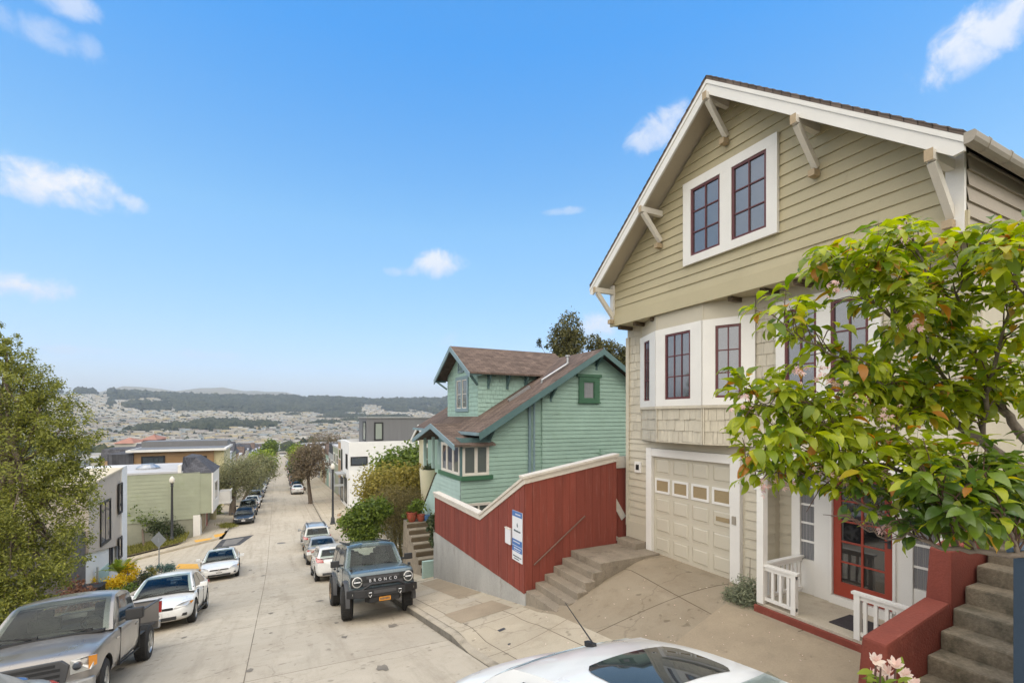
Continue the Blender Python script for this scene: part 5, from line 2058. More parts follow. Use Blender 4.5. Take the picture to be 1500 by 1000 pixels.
def row_house(x0, y0, w, dep, z0, zt, wall, roof, side, label, group):
    h = thing('row_house', label, 'house', (x0, y0 + w / 2, z0), 0, group)
    xa, xb = (x0 - dep, x0) if side < 0 else (x0, x0 + dep)
    b = MB()
    b.box(xa, xb, y0 + .03, y0 + w - .03, z0 - 3, zt)
    wl = b.build('wall', M[wall], h)
    b = MB()
    if roof == 'flat':
        b.box(xa - .1, xb + .1, y0 - .02, y0 + w + .0, zt, zt + .25)
        b.build('roof', M['flatroof'], h)
    elif roof == 'mansard':
        b.add([(xa, y0, zt), (xb + .2, y0, zt), (xb + .2, y0 + w, zt), (xa, y0 + w, zt), (xa, y0 + .9, zt + 1.5), (xb - 1.3, y0 + .9, zt + 1.5), (xb - 1.3, y0 + w - .9, zt + 1.5), (xa, y0 + w - .9, zt + 1.5)],
              [(0, 3, 2, 1), (4, 5, 6, 7), (0, 1, 5, 4), (1, 2, 6, 5), (2, 3, 7, 6), (3, 0, 4, 7)])
        b.build('roof', M['roofgrey'], h)
    else:
        b.prism([(xa - .2, y0 - .15, zt), (xa - .2, y0 + w + .15, zt), (xa - .2, y0 + w / 2, zt + 1.7)], (dep + .4, 0, 0))
        b.build('roof', M[roof], h)
    n = n_front if side > 0 else nE
    u = uY if side > 0 else uYp
    ya = y0 + w if side > 0 else y0
    for k in range(2):
        O = Vector((x0, ya, zt - 2.4)) + u * (.9 + k * w / 2) + n * .01
        simple_window(h, O, u, n, w / 2 - 1.4, 1.5, 'white', 'glass', .1)
    O = Vector((x0, ya, z0)) + u * .8 + n * .01
    b = MB()
    b.frame_box(O, u, Zp, n, 0, 2.4, -.1, 2.2, 0, .05)
    b.build('garage_door', M[rs.choice(['offwhite', 'garage', 'greywall'])], h)
    return h


ORD = ['nearest the crossing', 'second', 'third', 'fourth', 'fifth', 'sixth', 'seventh']
seen = {}
yy = 80.5
i = 0
while yy < 318:
    w = 7.6
    c = rs.choice(cols_)
    rf = ['mansard', 'flat', 'roofgrey', 'mansard', 'flat', 'roofbrown'][i % 6]
    hgt = rs.uniform(5.2, 6.6)
    z0 = zr(yy) + .3
    k = ('l', c, rf)
    if yy < 140:
        lab = {0: 'dark mansard roofed', 1: 'flat roofed', 2: 'grey gable roofed', 3: 'steep dark mansard roofed', 4: 'low flat roofed', 5: 'brown gable roofed'}[i % 6] + ' %s row house, number %s of its row below the cedar house' % (colw[c], ['one', 'two', 'three', 'four', 'five', 'six', 'seven', 'eight'][i % 8])
        lab = lab.replace('number one of', 'first of').replace('number two of', 'second of').replace('number three of', 'third of').replace('number four of', 'fourth of').replace('number five of', 'fifth of').replace('number six of', 'sixth of').replace('number seven of', 'seventh of').replace('number eight of', 'eighth of')
        grp = 'row houses down the left side of the street'
    else:
        lab, grp = 'small pale row house far down the left side of the street', 'distant row houses on the left of the street'
    row_house(-7.4 + .0097 * (yy - 48), yy, w, 14, z0, z0 + hgt, c, rf, -1, lab, grp)
    yy += w
    i += 1
yy = 63.0
i = 0
while yy < 318:
    w = 7.6
    c = ['tanwall', 'sage', 'greywall', 'mint', 'tanwall', 'cream', 'greywall', 'taupe_modern'][i % 8]
    rf = ['flat', 'flat', 'mansard', 'roofbrown', 'flat', 'roofgrey'][i % 6]
    z0 = zr(yy) + .3
    hgt = [7.2, 6.6, 5.6, 5.4, 6.3, 5.6][i % 6]
    if yy < 100:
        lab = '%s row house, %s past the white cubic house' % (colw[c], ['first', 'second', 'third', 'fourth', 'fifth'][i])
        grp = 'row houses down the right side of the street'
    else:
        lab, grp = 'small row house far down the right side of the street', 'distant row houses on the right of the street'
    row_house(7.7 + .0097 * (yy - 48), yy, w, 14, z0, z0 + hgt, c, rf, 1, lab, grp)
    yy += w
    i += 1

# the terracotta roofed block above the cedar house
RH = thing('tile_roof_block', 'pale apartment block with terracotta tiled roofs left of the cedar house', 'apartment block', (-60, 150, -20))
M['tile'] = mat('terracotta_tiles', (0.34, 0.165, 0.115), .8, .2, 1, .2, 20)
M['palewall'] = mat('pale_stucco', (0.50, 0.48, 0.43), .8, .1, .5, .1, 20)
ry = 150
a0, a1 = onY(168, 650, ry), onY(228, 650, ry)
b = MB()
b.box(a0.x, a1.x, ry, ry + 14, -26, onY(200, 649, ry).z)
b.build('wall', M['palewall'], RH)
zt = onY(200, 649, ry).z
for (f0, f1, dz) in ((0, .42, 0), (.66, 1.0, .8)):
    b = MB()
    x0_, x1_ = a0.x + (a1.x - a0.x) * f0 - .4, a0.x + (a1.x - a0.x) * f1 + .4
    if dz:
        b.box(x0_ + .5, x1_ - .5, ry + .4, ry + 13, zt, zt + dz)
    b.add([(x0_, ry - .6, zt + dz + .01), (x1_, ry - .6, zt + dz + .01), (x1_, ry + 14, zt + dz + .01), (x0_, ry + 14, zt + dz + .01), (x0_ + 2, ry + 6, zt + dz + 1.3), (x1_ - 2, ry + 6, zt + dz + 1.3)],
          [(0, 1, 5, 4), (1, 2, 5), (2, 3, 4, 5), (3, 0, 4), (0, 3, 2, 1)])
    b.build('roof', M['tile'], RH)
for k in range(6):
    for r_ in range(2):
        simple_window(RH, Vector((a0.x + 1.2 + k * (a1.x - a0.x - 2) / 6, ry - .02, zt - 2.6 - r_ * 3)), Xp, nS, 1.0, 1.7, 'palewall', 'glass', .1)

# ------------------------------------------------------------------ the city on the far slope
rs = random.Random(99)
VARC = [(0.459, 0.426, 0.369), (0.361, 0.328, 0.262), (0.410, 0.361, 0.303), (0.295, 0.336, 0.361), (0.541, 0.525, 0.484), (0.221, 0.197, 0.164), (0.459, 0.377, 0.213), (0.328, 0.295, 0.279)]
far_mats = [mat('far_house_paint', c, .85, .1, .3, 0, 5) for c in VARC]
M['farroof'] = mat('far_flat_roof', (0.34, 0.33, 0.31), .9, .15, .2, 0, 5)
M['farroof_dark'] = mat('far_dark_roof', (0.14, 0.13, 0.13), .9, .15, .2, 0, 5)
M['farglass'] = glassmat('far_window', (0.05, 0.055, 0.07), .2)
protos = []
for k, fm in enumerate(far_mats):
    b = MB()
    hh = [6.4, 6.0, 7.4, 6.6, 8.0, 6.2, 7.0, 6.2][k]
    b.box(-3.75, 3.75, -6, 6, -3, hh, 0)
    if k % 3 == 2:
        b.prism([(-3.9, -6.1, hh), (3.9, -6.1, hh), (0, -6.1, hh + 1.9)], (0, 12.2, 0), 1)
    else:
        b.box(-3.85, 3.85, -6.1, 6.1, hh, hh + .3, 1)
    for zz in (1.6, 4.4):
        for xx in (-1.8, 1.8):
            b.box(xx - .8, xx + .8, -6.06, -6.0, zz, zz + 1.4, 2)
    me = b.build('far_house', [fm, M['farroof_dark'] if k % 3 == 2 else M['farroof'], M['farglass']])
    protos.append(me)
used = set()
spots = []
for ri in range(200):
    D = 345 * (1.0165 ** ri)
    if D > 2380:
        break
    az = -33.0
    off = rs.uniform(0, 1)
    while az < 46:
        az += math.degrees(7.8 / D)
        phase = (az * D / 57.3 + (ri // 4) * 37) % 118
        if phase < 14:
            continue
        a = R(az)
        x, y = D * math.sin(a), D * math.cos(a)
        wood = noise.noise(Vector((x / 230, y / 300, 1.7))) * .75 + noise.noise(Vector((x / 80, y / 110, 5.2))) * .42
        lim = .30 if D < 1500 else (.12 if D < 1900 else -.02)
        if az > -14 and D > 1750:
            lim = -.05 - (D - 1750) / 1400
        if az > 14 and D > 1500:
            lim += .28
        if az < -9 and D > 1700:
            lim += .30
        if wood > lim or rs.random() < .10:
            continue
        if abs(x - cx(y)) < 16 and y < 420:
            continue
        spots.append((D, az, x, y))
spots = [q for q in spots if q[0] < 640]
# beyond the valley floor the rows run up the slope along their streets, back to back with gardens between
DIRR, HEAD = Vector((math.sin(R(-24)), math.cos(R(-24)))), R(-24)
CRS = Vector((DIRR.y, -DIRR.x))
far_spots, far_yards = [], []
w_ = -2600.0
alt = 0
while w_ < 2600:
    w_ += (15.5, 25.0)[alt % 2]
    alt += 1
    tone = rs.uniform(-1, 1)
    u_ = 250.0
    while u_ < 2700:
        u_ += 7.9
        x, y = CRS.x * w_ + DIRR.x * u_, CRS.y * w_ + DIRR.y * u_
        D = math.hypot(x, y)
        if D < 640 or D > 2420 or y < 100:
            continue
        az = math.degrees(math.atan2(x, y))
        if not -31 < az < 28:
            continue
        if u_ % 190 < 17:
            continue
        wood = noise.noise(Vector((x / 230, y / 300, 1.7))) * .75 + noise.noise(Vector((x / 80, y / 110, 5.2))) * .42
        lim = .30 if D < 1500 else (.12 if D < 1900 else -.02)
        if az > -14 and D > 1750:
            lim = -.05 - (D - 1750) / 1400
        if az > 14 and D > 1500:
            lim += .28
        if az < -9 and D > 1700:
            lim += .30
        if wood > lim or rs.random() < .07:
            continue
        far_spots.append((D, az, x, y))
        if rs.random() < (.8 if alt % 2 else .25):
            far_yards.append((x + CRS.x * 7.5, y + CRS.y * 7.5))
spots.sort()
vis = [s for s in spots if -30.5 < s[1] < 27]
ind, rest = vis[:290], vis[290:] + far_spots
first = [True] * 8
for (D, az, x, y) in ind:
    k = rs.randrange(8)
    if first[k]:
        o = protos[k]
        first[k] = False
    else:
        o = protos[k].copy()
        scene.collection.objects.link(o)
    o.location = (x, y, terrain(x, y) + rs.uniform(-.8, .8))
    o.rotation_euler = (0, 0, -R(az) + .25)
    tag(o, 'small pale house in the packed rows of the valley below the hills', 'house', 'houses on the valley floor')
for k in range(8):
    if first[k]:
        bpy.data.objects.remove(protos[k])
b = MB()
for (D, az, x, y) in rest:
    z = terrain(x, y)
    w, dp, h = 3.6, rs.uniform(5, 7), rs.uniform(4.5, 7.5)
    th_ = -R(az) + .12 if D < 640 else -HEAD + math.pi / 2
    c, s_ = math.cos(th_), math.sin(th_)
    P = lambda a, d, zz: (x + a * c - d * s_, y + a * s_ + d * c, z + zz)
    k = rs.randrange(8) if D < 1500 else rs.choice((0, 1, 2, 3, 4, 4, 0, 6, 0, 4))
    b.add([P(-w, -dp, -3), P(w, -dp, -3), P(w, dp, -3), P(-w, dp, -3), P(-w, -dp, h), P(w, -dp, h), P(w, dp, h), P(-w, dp, h)], [(0, 1, 5, 4), (1, 2, 6, 5), (2, 3, 7, 6), (3, 0, 4, 7)], k)
    b.add([P(-w, -dp, h), P(w, -dp, h), P(w, dp, h), P(-w, dp, h)], [(0, 1, 2, 3)], 8 if rs.random() < .72 else 9)
    if D < 1300:
        b.add([P(-w * .7, -dp - .1, h * .55), P(w * .7, -dp - .1, h * .55), P(w * .7, -dp - .1, h * .8), P(-w * .7, -dp - .1, h * .8)], [(0, 1, 2, 3)], 9)
tag(b.build('hillside_houses', far_mats + [M['farroof'], M['farroof_dark']]), 'hundreds of pale houses packed in rows up the far slope', 'houses', kind='stuff')

# ------------------------------------------------------------------ foliage
def leaf_cloud(name, m, parent, blobs, n, size, seed=1, aspect=.55, clump=.22, per=14, up=.35, shell=.55, lobe=.55):
    """many small leaves gathered in sprays through the volume of a few ellipsoids: blobs = (centre, radii)"""
    rg = np.random.default_rng(seed)
    vol = np.array([b[1][0] * b[1][1] * b[1][2] for b in blobs]) ** .67
    vol /= vol.sum()
    nc = max(1, n // per)
    which = rg.choice(len(blobs), nc, p=vol)
    C = np.array([b[0] for b in blobs], float)[which]
    Rr = np.array([b[1] for b in blobs], float)[which]
    d = rg.normal(size=(nc, 3))
    d /= np.linalg.norm(d, axis=1)[:, None]
    rad = shell + (1 - shell) * rg.random(nc) ** .6
    lob = np.array([noise.noise(Vector(tuple(q * 2.1 + seed))) for q in d])
    rad *= 1 + lobe * lob
    rad *= rg.choice([1.0, 1.12, .8], nc, p=[.7, .12, .18])
    cc = C + d * rad[:, None] * Rr
    pos = np.repeat(cc, per, axis=0) + rg.normal(size=(nc * per, 3)) * clump * np.repeat(Rr.mean(axis=1), per)[:, None]
    N = len(pos)
    nr = rg.normal(size=(N, 3)) + np.array([0, 0, up * 2]) + np.repeat(d, per, axis=0) * .7
    nr /= np.linalg.norm(nr, axis=1)[:, None]
    t = rg.normal(size=(N, 3))
    t -= (t * nr).sum(1)[:, None] * nr
    t /= np.linalg.norm(t, axis=1)[:, None]
    w = np.cross(nr, t)
    s = size * rg.uniform(.6, 1.3, N)[:, None]
    A = pos - t * s
    B = pos + w * s * aspect + t * s * .1 - nr * s * .12
    Cc = pos + t * s - nr * s * .2
    Dd = pos - w * s * aspect + t * s * .1 - nr * s * .12
    V = np.stack([A, B, Cc, Dd], 1).reshape(-1, 3)
    if parent is not None:
        V = V - np.array(world_of(parent).translation)
    me = bpy.data.meshes.new(name)
    me.vertices.add(len(V))
    me.vertices.foreach_set('co', V.ravel())
    me.loops.add(N * 4)
    me.loops.foreach_set('vertex_index', np.arange(N * 4, dtype=np.int32))
    me.polygons.add(N)
    me.polygons.foreach_set('loop_start', np.arange(0, N * 4, 4, dtype=np.int32))
    me.polygons.foreach_set('loop_total', np.full(N, 4, dtype=np.int32))
    me.update()
    me.materials.append(m)
    o = bpy.data.objects.new(name, me)
    scene.collection.objects.link(o)
    if parent is not None:
        o.parent = parent
    return o


def limbs(name, m, parent, base, top, r, blobs, seed=0, sides=8, every=1.0, lean=(0, 0, 0)):
    rg = random.Random(seed)
    b = MB()
    base, top = Vector(base), Vector(top)
    mid = base.lerp(top, .5) + Vector((rg.uniform(-.1, .1), rg.uniform(-.1, .1), 0)) * r * 6 + Vector(lean)
    b.tube([base - Vector((0, 0, .3)), base + Vector((0, 0, .05)), mid, top], [r * 1.5, r * 1.15, r * .8, r * .6], sides)
    for (c, rad) in blobs:
        c = Vector(c)
        st_ = mid.lerp(top, rg.uniform(.3, 1.0))
        k = st_.lerp(c, .5) + Vector((rg.uniform(-.2, .2), rg.uniform(-.2, .2), rg.uniform(-.1, .3))) * rad[0] * .5
        b.tube([st_, k, c + Vector((0, 0, rad[2] * .3))], [r * .5, r * .33, r * .08], 6)
        for _ in range(4):
            e = c + Vector((rg.uniform(-1, 1) * rad[0], rg.uniform(-1, 1) * rad[1], rg.uniform(-.6, .9) * rad[2])) * .8
            b.tube([k.lerp(c, rg.uniform(0, .8)), (k + e) / 2 + Vector((0, 0, .1 * rad[2])), e], [r * .22, r * .14, r * .03], 5)
    return b.build(name, m, parent, smooth=True, angle=60)


def tree(name, label, cat, base, blobs, n, size, leaf, trunk_r=.12, seed=1, group=None, bark='bark', **k):
    t = thing(name, label, cat, base, 0, group)
    top = sum((Vector(b[0]) for b in blobs), Vector()) / len(blobs)
    limbs('trunk', M[bark], t, base, top, trunk_r, blobs, seed)
    leaf_cloud('crown', M[leaf], t, blobs, n, size, seed, **k)
    return t


def gz(x, y):
    return terrain(x, y) - .3


# big tree on the left
T0 = thing('street_tree', 'large loose olive green tree filling the left edge behind the pickup', 'tree', (-7.4, 17.6, -6.6))
bl = []
rs = random.Random(4)


def at(x, y, d):
    p = atD(x, y, d)
    return (p.x, p.y, p.z)


for (x, y, d, r) in ((10, 525, 14.5, .65), (35, 560, 14.2, .75), (-30, 580, 14.5, 1.2), (10, 620, 14, 1.15), (60, 605, 14, .85), (90, 640, 13.8, .85), (30, 690, 13.6, 1.3), (-60, 700, 14, 1.5), (95, 705, 13.8, .85), (70, 760, 13.4, 1.1),
                     (0, 770, 13.2, 1.3), (-70, 810, 13.5, 1.4), (85, 815, 13.4, .75), (30, 840, 12.9, 1.0), (-20, 870, 12.6, 1.1), (45, 880, 12.8, .6), (-80, 900, 12.6, 1.1), (64, 578, 14.3, .5), (118, 680, 14.1, .5), (-10, 495, 14.8, .5)):
    bl.append((at(x, y, d), (r, r, r * .85)))
limbs('trunk', M['bark'], T0, at(-10, 965, 13.8), at(20, 640, 14), .20, bl, 3)
leaf_cloud('crown', M['lf_left'], T0, bl, 90000, .045, 5, aspect=.42, clump=.11, per=64, shell=.42)

# cherry tree: built leaf by leaf, close to the camera
CT = thing('cherry_tree', 'young cherry tree with yellow green leaves and last pink blossom by the kerb', 'tree', (3.62, .05, zr(0) + .1))


def P3(x, y, d):
    return Vector(at(x, y, d))


branches = [  # control points (px, py, depth) and radii of the larger limbs
    ([(1640, 800, 2.3), (1560, 735, 2.45), (1500, 690, 2.6), (1440, 645, 2.75), (1390, 615, 2.85), (1330, 600, 2.9), (1270, 585, 2.85)], [.060, .050, .040, .034, .028, .020, .011]),
    ([(1640, 760, 2.5), (1560, 690, 2.7), (1500, 640, 2.8), (1470, 600, 2.85), (1430, 575, 2.9), (1380, 562, 2.95), (1320, 556, 3.0)], [.055, .045, .034, .026, .022, .016, .009]),
    ([(1640, 820, 2.2), (1560, 745, 2.3), (1500, 715, 2.4), (1440, 695, 2.45), (1390, 682, 2.5), (1320, 690, 2.5), (1250, 672, 2.5), (1180, 660, 2.5)], [.05, .034, .026, .021, .017, .013, .009, .005]),
    ([(1640, 850, 2.2), (1560, 812, 2.2), (1490, 812, 2.2), (1430, 806, 2.25), (1380, 803, 2.3), (1340, 786, 2.35), (1280, 745, 2.4), (1225, 715, 2.45)], [.04, .026, .018, .016, .013, .010, .007, .004]),
    ([(1470, 600, 2.85), (1440, 540, 2.8), (1400, 480, 2.8), (1365, 420, 2.8), (1345, 370, 2.8), (1328, 325, 2.8)], [.018, .015, .012, .009, .006, .003]),
    ([(1390, 562, 2.95), (1340, 500, 2.8), (1290, 450, 2.7), (1250, 415, 2.65), (1225, 392, 2.6)], [.014, .011, .008, .006, .003]),
    ([(1330, 600, 2.9), (1270, 545, 2.7), (1220, 520, 2.6), (1180, 500, 2.55), (1148, 480, 2.5)], [.012, .009, .007, .005, .003]),
    ([(1330, 560, 3.0), (1260, 590, 2.7), (1200, 585, 2.6), (1140, 600, 2.5), (1092, 590, 2.5)], [.011, .009, .007, .005, .003]),
    ([(1280, 690, 2.5), (1220, 700, 2.45), (1160, 690, 2.4), (1110, 690, 2.4), (1085, 672, 2.4)], [.009, .008, .006, .004, .003]),
    ([(1440, 640, 2.75), (1450, 560, 2.6), (1470, 480, 2.5), (1490, 420, 2.45), (1500, 350, 2.4)], [.016, .013, .010, .007, .004]),
    ([(1560, 700, 2.6), (1550, 600, 2.4), (1530, 500, 2.3), (1500, 430, 2.2), (1480, 380, 2.2)], [.012, .010, .008, .006, .003]),
    ([(1430, 806, 2.25), (1400, 765, 2.2), (1380, 730, 2.2), (1360, 700, 2.25)], [.009, .008, .006, .004]),
    ([(1400, 680, 2.5), (1400, 740, 2.4), (1370, 770, 2.35), (1300, 790, 2.3), (1260, 770, 2.3)], [.010, .008, .006, .005, .003]),
    ([(1490, 810, 2.2), (1475, 770, 2.2), (1465, 730, 2.25), (1440, 700, 2.3)], [.012, .010, .007, .004]),
    ([(1500, 690, 2.6), (1470, 740, 2.5), (1440, 770, 2.45), (1420, 780, 2.4)], [.012, .009, .006, .003]),
    ([(1345, 590, 2.85), (1310, 640, 2.6), (1260, 640, 2.5), (1210, 620, 2.45), (1150, 640, 2.4)], [.010, .008, .006, .005, .003]),
    ([(1420, 480, 2.8), (1400, 430, 2.6), (1420, 380, 2.5), (1440, 350, 2.5)], [.010, .008, .005, .003]),
    ([(1345, 500, 2.8), (1310, 470, 2.5), (1300, 420, 2.45), (1285, 385, 2.4)], [.009, .007, .005, .003]),
]
b = MB()
rs = random.Random(12)
twig_pts = []
tk = Vector((3.62, .05, zr(0)))
fork = P3(1640, 800, 2.3)
b.tube([tk, tk + Vector((.02, .03, .7)), tk.lerp(fork, .75) + Vector((.05, 0, .1)), fork], [.10, .075, .062, .050], 12)
for pts, rad in branches:
    pp = [P3(*q) for q in pts]
    fine, fr = [], []
    for i in range(len(pp) - 1):
        for k in range(4):
            t = k / 4
            j = Vector((rs.uniform(-1, 1), rs.uniform(-1, 1), rs.uniform(-1, 1))) * .012
            fine.append(pp[i].lerp(pp[i + 1], t) + (j if k else Vector()))
            fr.append((rad[i] * (1 - t) + rad[i + 1] * t) * .8)
    fine.append(pp[-1])
    fr.append(rad[-1])
    b.tube(fine, fr, 8)
    L = len(fine)
    for i, p in enumerate(fine):
        if fr[i] < .024:
            twig_pts.append((p, fr[i], (fine[min(i + 1, L - 1)] - fine[max(0, i - 1)]).normalized()))
b.build('trunk', M['bark_cherry'], CT, smooth=True, angle=70)
tw = MB()
tips = []
for (p, r_, d) in twig_pts:
    for k in range(2 if r_ > .012 else 2):
        dd = (d * .6 + Vector((rs.gauss(0, 1), rs.gauss(0, 1), rs.gauss(.25, .7))) * .6).normalized()
        ln = rs.uniform(.09, .24)
        q = p + dd * ln * .5 + Vector((0, 0, .03))
        e = p + dd * ln
        de = SN * e.x + CN * e.y
        ex, ey = 750 + FPX * (CN * e.x - SN * e.y) / de, HZN - FPX * e.z / de
        if ex < 1072 or ey < 322 or ey > 790:
            continue
        tw.tube([p, q, e], [min(r_ * .5, .005), .003, .0015], 5)
        for t in (.35, .6, .8, 1.0):
            tips.append((p.lerp(e, t) + Vector((0, 0, .02)), dd, t))
tw.build('twigs', M['twig'], CT, smooth=True, angle=70)


def cherry_leaf(B, p, d, L, droop, roll, mi=0):
    """pointed leaf on a stalk: two halves folded along the midrib, arching down"""
    d = d.normalized()
    side = d.cross(Vector((0, 0, 1)))
    if side.length < .05:
        side = Vector((1, 0, 0))
    side.normalize()
    up = side.cross(d).normalized()
    side = (side * math.cos(roll) + up * math.sin(roll)).normalized()
    up = side.cross(d).normalized()
    W = L * .40
    st_ = [(0, 0), (.10, .35), (.28, .85), (.5, 1.0), (.72, .72), (.9, .26), (1.0, 0)]
    base = len(B.v)
    stalk = L * .18
    for (t, w) in st_:
        ang = droop * t
        c = p + d * (stalk + L * (math.sin(ang) / droop if droop > .01 else t)) - up * (L * ((1 - math.cos(ang)) / droop if droop > .01 else 0))
        uu = up * math.cos(ang) + d * math.sin(ang)
        lift = .22 * w * W * .5
        wob = .05 * W * math.sin(t * 9 + roll * 5)
        B.v.append(tuple(c - side * (w * W * .5) + uu * (lift + wob)))
        B.v.append(tuple(c))
        B.v.append(tuple(c + side * (w * W * .5) + uu * (lift - wob)))
    for i in range(len(st_) - 1):
        a = base + i * 3
        B.f += [(a, a + 1, a + 4, a + 3), (a + 1, a + 2, a + 5, a + 4)]
        B.m += [mi, mi]


up_l, lo_l = MB(), MB()
for (p, d, t) in tips:
    dpt = SN * p.x + CN * p.y
    qx, qy = 750 + FPX * (CN * p.x - SN * p.y) / dpt, HZN - FPX * p.z / dpt
    hang = 700 if qx < 1170 else (722 if qx < 1225 else (748 if qx < 1320 else 785))      # the crown is lifted clear of the porch door
    if qy > hang + rs.uniform(-25, 8) or qy < 312 + rs.uniform(0, 20) or qx < 1066 + rs.uniform(0, 10):
        continue
    for _ in range(3 if t < 1 else 6):
        if rs.random() < (.14 if qy < 640 else .40) or (1138 < qx < 1262 and 422 < qy < 505 and rs.random() < .6):
            continue
        a = rs.uniform(0, 2 * math.pi)
        dd = (Vector((math.cos(a), math.sin(a), rs.uniform(-.75, .25))) + d * .8)
        pr = p + Vector((rs.gauss(0, .012), rs.gauss(0, .012), rs.gauss(0, .012)))
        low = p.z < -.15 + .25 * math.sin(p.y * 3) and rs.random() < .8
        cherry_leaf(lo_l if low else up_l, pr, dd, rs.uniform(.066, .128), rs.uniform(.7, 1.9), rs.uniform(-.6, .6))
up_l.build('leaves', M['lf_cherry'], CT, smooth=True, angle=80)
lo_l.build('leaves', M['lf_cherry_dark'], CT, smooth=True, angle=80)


def flower(B, p, n, r, k=5, cup=.3, mi=0, wd=.42):
    n = n.normalized()
    a = n.cross(Vector((.3, .1, .9))).normalized()
    c = n.cross(a)
    for i in range(k):
        th = 2 * math.pi * i / k
        d = a * math.cos(th) + c * math.sin(th)
        s = n.cross(d)
        base = len(B.v)
        for (t, w, h) in ((0, .05, 0), (.45, wd, .25), (.8, wd * .8, .6), (1, .06, .9)):
            q = p + d * (r * t) + n * (r * cup * h * 1.6)
            B.v += [tuple(q - s * r * w * .5), tuple(q + s * r * w * .5)]
        for j in range(3):
            e = base + j * 2
            B.f.append((e, e + 1, e + 3, e + 2))
            B.m.append(mi)


fl = MB()
for (x, y) in ((1232, 690), (1240, 702), (1150, 705), (1120, 712), (1225, 420), (1200, 545), (1256, 595), (1300, 610), (1190, 685), (1290, 770), (1296, 690), (1340, 470), (1230, 560), (1170, 545), (1215, 690), (1085, 470 + 120), (1322, 340)):
    for k in range(9):
        p = P3(x + rs.gauss(0, 7), y + rs.gauss(0, 7), 2.42 + rs.gauss(0, .06))
        flower(fl, p, Vector((rs.gauss(0, 1), rs.gauss(-.5, 1), rs.gauss(-.5, .6))), .016, 6, .5)
fl.build('blossom', M['petal'], CT)

# magnolia-like shrub at the bottom edge
MG = thing('magnolia_shrub', 'small shrub with cream and pink cupped flowers before the red stair wall', 'flowering shrub', (3.9, 1.6, -3.1))
b, l, f_ = MB(), MB(), MB()
for (x, y) in ((1283, 968), (1300, 985), (1312, 975), (1324, 988), (1300, 997), (1280, 992), (1338, 1003), (1290, 978)):
    p = P3(x, y, 2.35 + rs.uniform(-.12, .12))
    b.tube([p, p + Vector((.03, .02, -.18)), Vector((3.0 + .25 * rs.random(), 1.55, -2.9))], [.004, .006, .009], 6)
    if (x + y) % 3 != 0:
        f_ = MB()
        flower(f_, p, Vector((rs.gauss(-.3, .4), rs.gauss(-.4, .4), 1)), .034, 6, .75, wd=.62)
        flower(f_, p, Vector((rs.gauss(0, .3), rs.gauss(0, .3), 1)), .025, 6, 1.0, wd=.6)
        f_.build('flower', M['petal_white'], MG)
    for k in range(5):
        cherry_leaf(l, p - Vector((0, 0, .05 + .04 * k)), Vector((rs.gauss(0, 1), rs.gauss(0, 1), rs.uniform(.2, 1.2))), rs.uniform(.06, .10), .5, rs.uniform(-.5, .5))
b.build('stems', M['twig'], MG, smooth=True)
l.build('leaves', M['lf_bright'], MG, smooth=True, angle=80)

# grey green shrub beside the porch, litter of petals
SB = thing('low_shrub', 'low grey green shrub at the porch corner beside the garage', 'shrub', (7.35, 5.5, -3.35))
leaf_cloud('foliage', M['lf_grey'], SB, [((7.3, 5.46, -3.12), (.30, .26, .26)), ((7.25, 5.62, -3.2), (.22, .2, .18)), ((7.22, 5.28, -3.22), (.2, .18, .16)), ((7.45, 5.5, -2.98), (.2, .2, .18))], 2600, .045, 8, aspect=.18, clump=.2, shell=.3)
b = MB()
b.tube([(7.6, 5.55, -3.2), (7.62, 5.6, -2.85), (7.66, 5.62, -2.55)], [.008, .006, .003], 5)
b.build('stem', M['twig'], SB)
b = MB()
for k in range(420):
    x = rs.uniform(3.3, 7.6)
    y = rs.uniform(1.2, 5.8) if rs.random() < .8 else rs.uniform(5.8, 8.5)
    if x > 7.0 and y < 5.2:
        continue
    z = walk_z(x, y) + .014
    r_ = rs.uniform(.008, .022)
    a = rs.uniform(0, 6.28)
    b.add([(x + r_ * math.cos(a), y + r_ * math.sin(a), z), (x + r_ * .5 * math.cos(a + 1.6), y + r_ * .5 * math.sin(a + 1.6), z + .004), (x - r_ * math.cos(a), y - r_ * math.sin(a), z), (x + r_ * .5 * math.cos(a - 1.6), y + r_ * .5 * math.sin(a - 1.6), z + .004)], [(0, 1, 2, 3)], 0 if rs.random() < .5 else 1)
tag(b.build('fallen_petals', [M['petal_white'], M['dirt_conc']]), 'fallen petals and leaf litter on the driveway', 'litter', kind='stuff')

# shrubs between the mint house and the white house
tree('golden_shrub', 'tall golden shrub beyond the garden steps', 'shrub', (6.2, 27, -9), [(at(575, 708, 27), (1.7, 1.5, .8)), (at(552, 722, 26.5), (1.0, 1, .9)), (at(605, 705, 26.5), (.9, 1, .8)), (at(560, 745, 26), (1.0, 1, 1.1)), (at(595, 735, 26), (1.2, 1, 1.1))], 17000, .085, 'lf_gold', .1, 31, per=14)
tree('brown_shrub', 'brownish cascading shrub hanging beside the garden steps', 'shrub', (5.6, 23.5, -7.8), [(at(570, 735, 24), (.9, .8, .9)), (at(590, 740, 24), (.9, .8, .9)), (at(578, 765, 23.5), (.7, .7, 1.0)), (at(582, 795, 23), (.5, .6, 1.0)), (at(612, 735, 24), (.7, .7, .7))], 20000, .055, 'lf_brown', .08, 32, aspect=.2, per=16)
tree('street_shrub', 'leafy green small tree on the pavement just above the boxy off-roader', 'tree', (4.3, 21.5, -6.7), [(at(535, 752, 21.5), (.75, .7, .5)), (at(520, 765, 21.3), (.6, .6, .5)), (at(552, 745, 21.5), (.6, .6, .4)), (at(537, 775, 21.3), (.7, .6, .5)), (at(525, 785, 21), (.4, .4, .4)), (at(560, 750, 21.6), (.4, .4, .3))], 7500, .075, 'lf_mid', .06, 33, per=12)
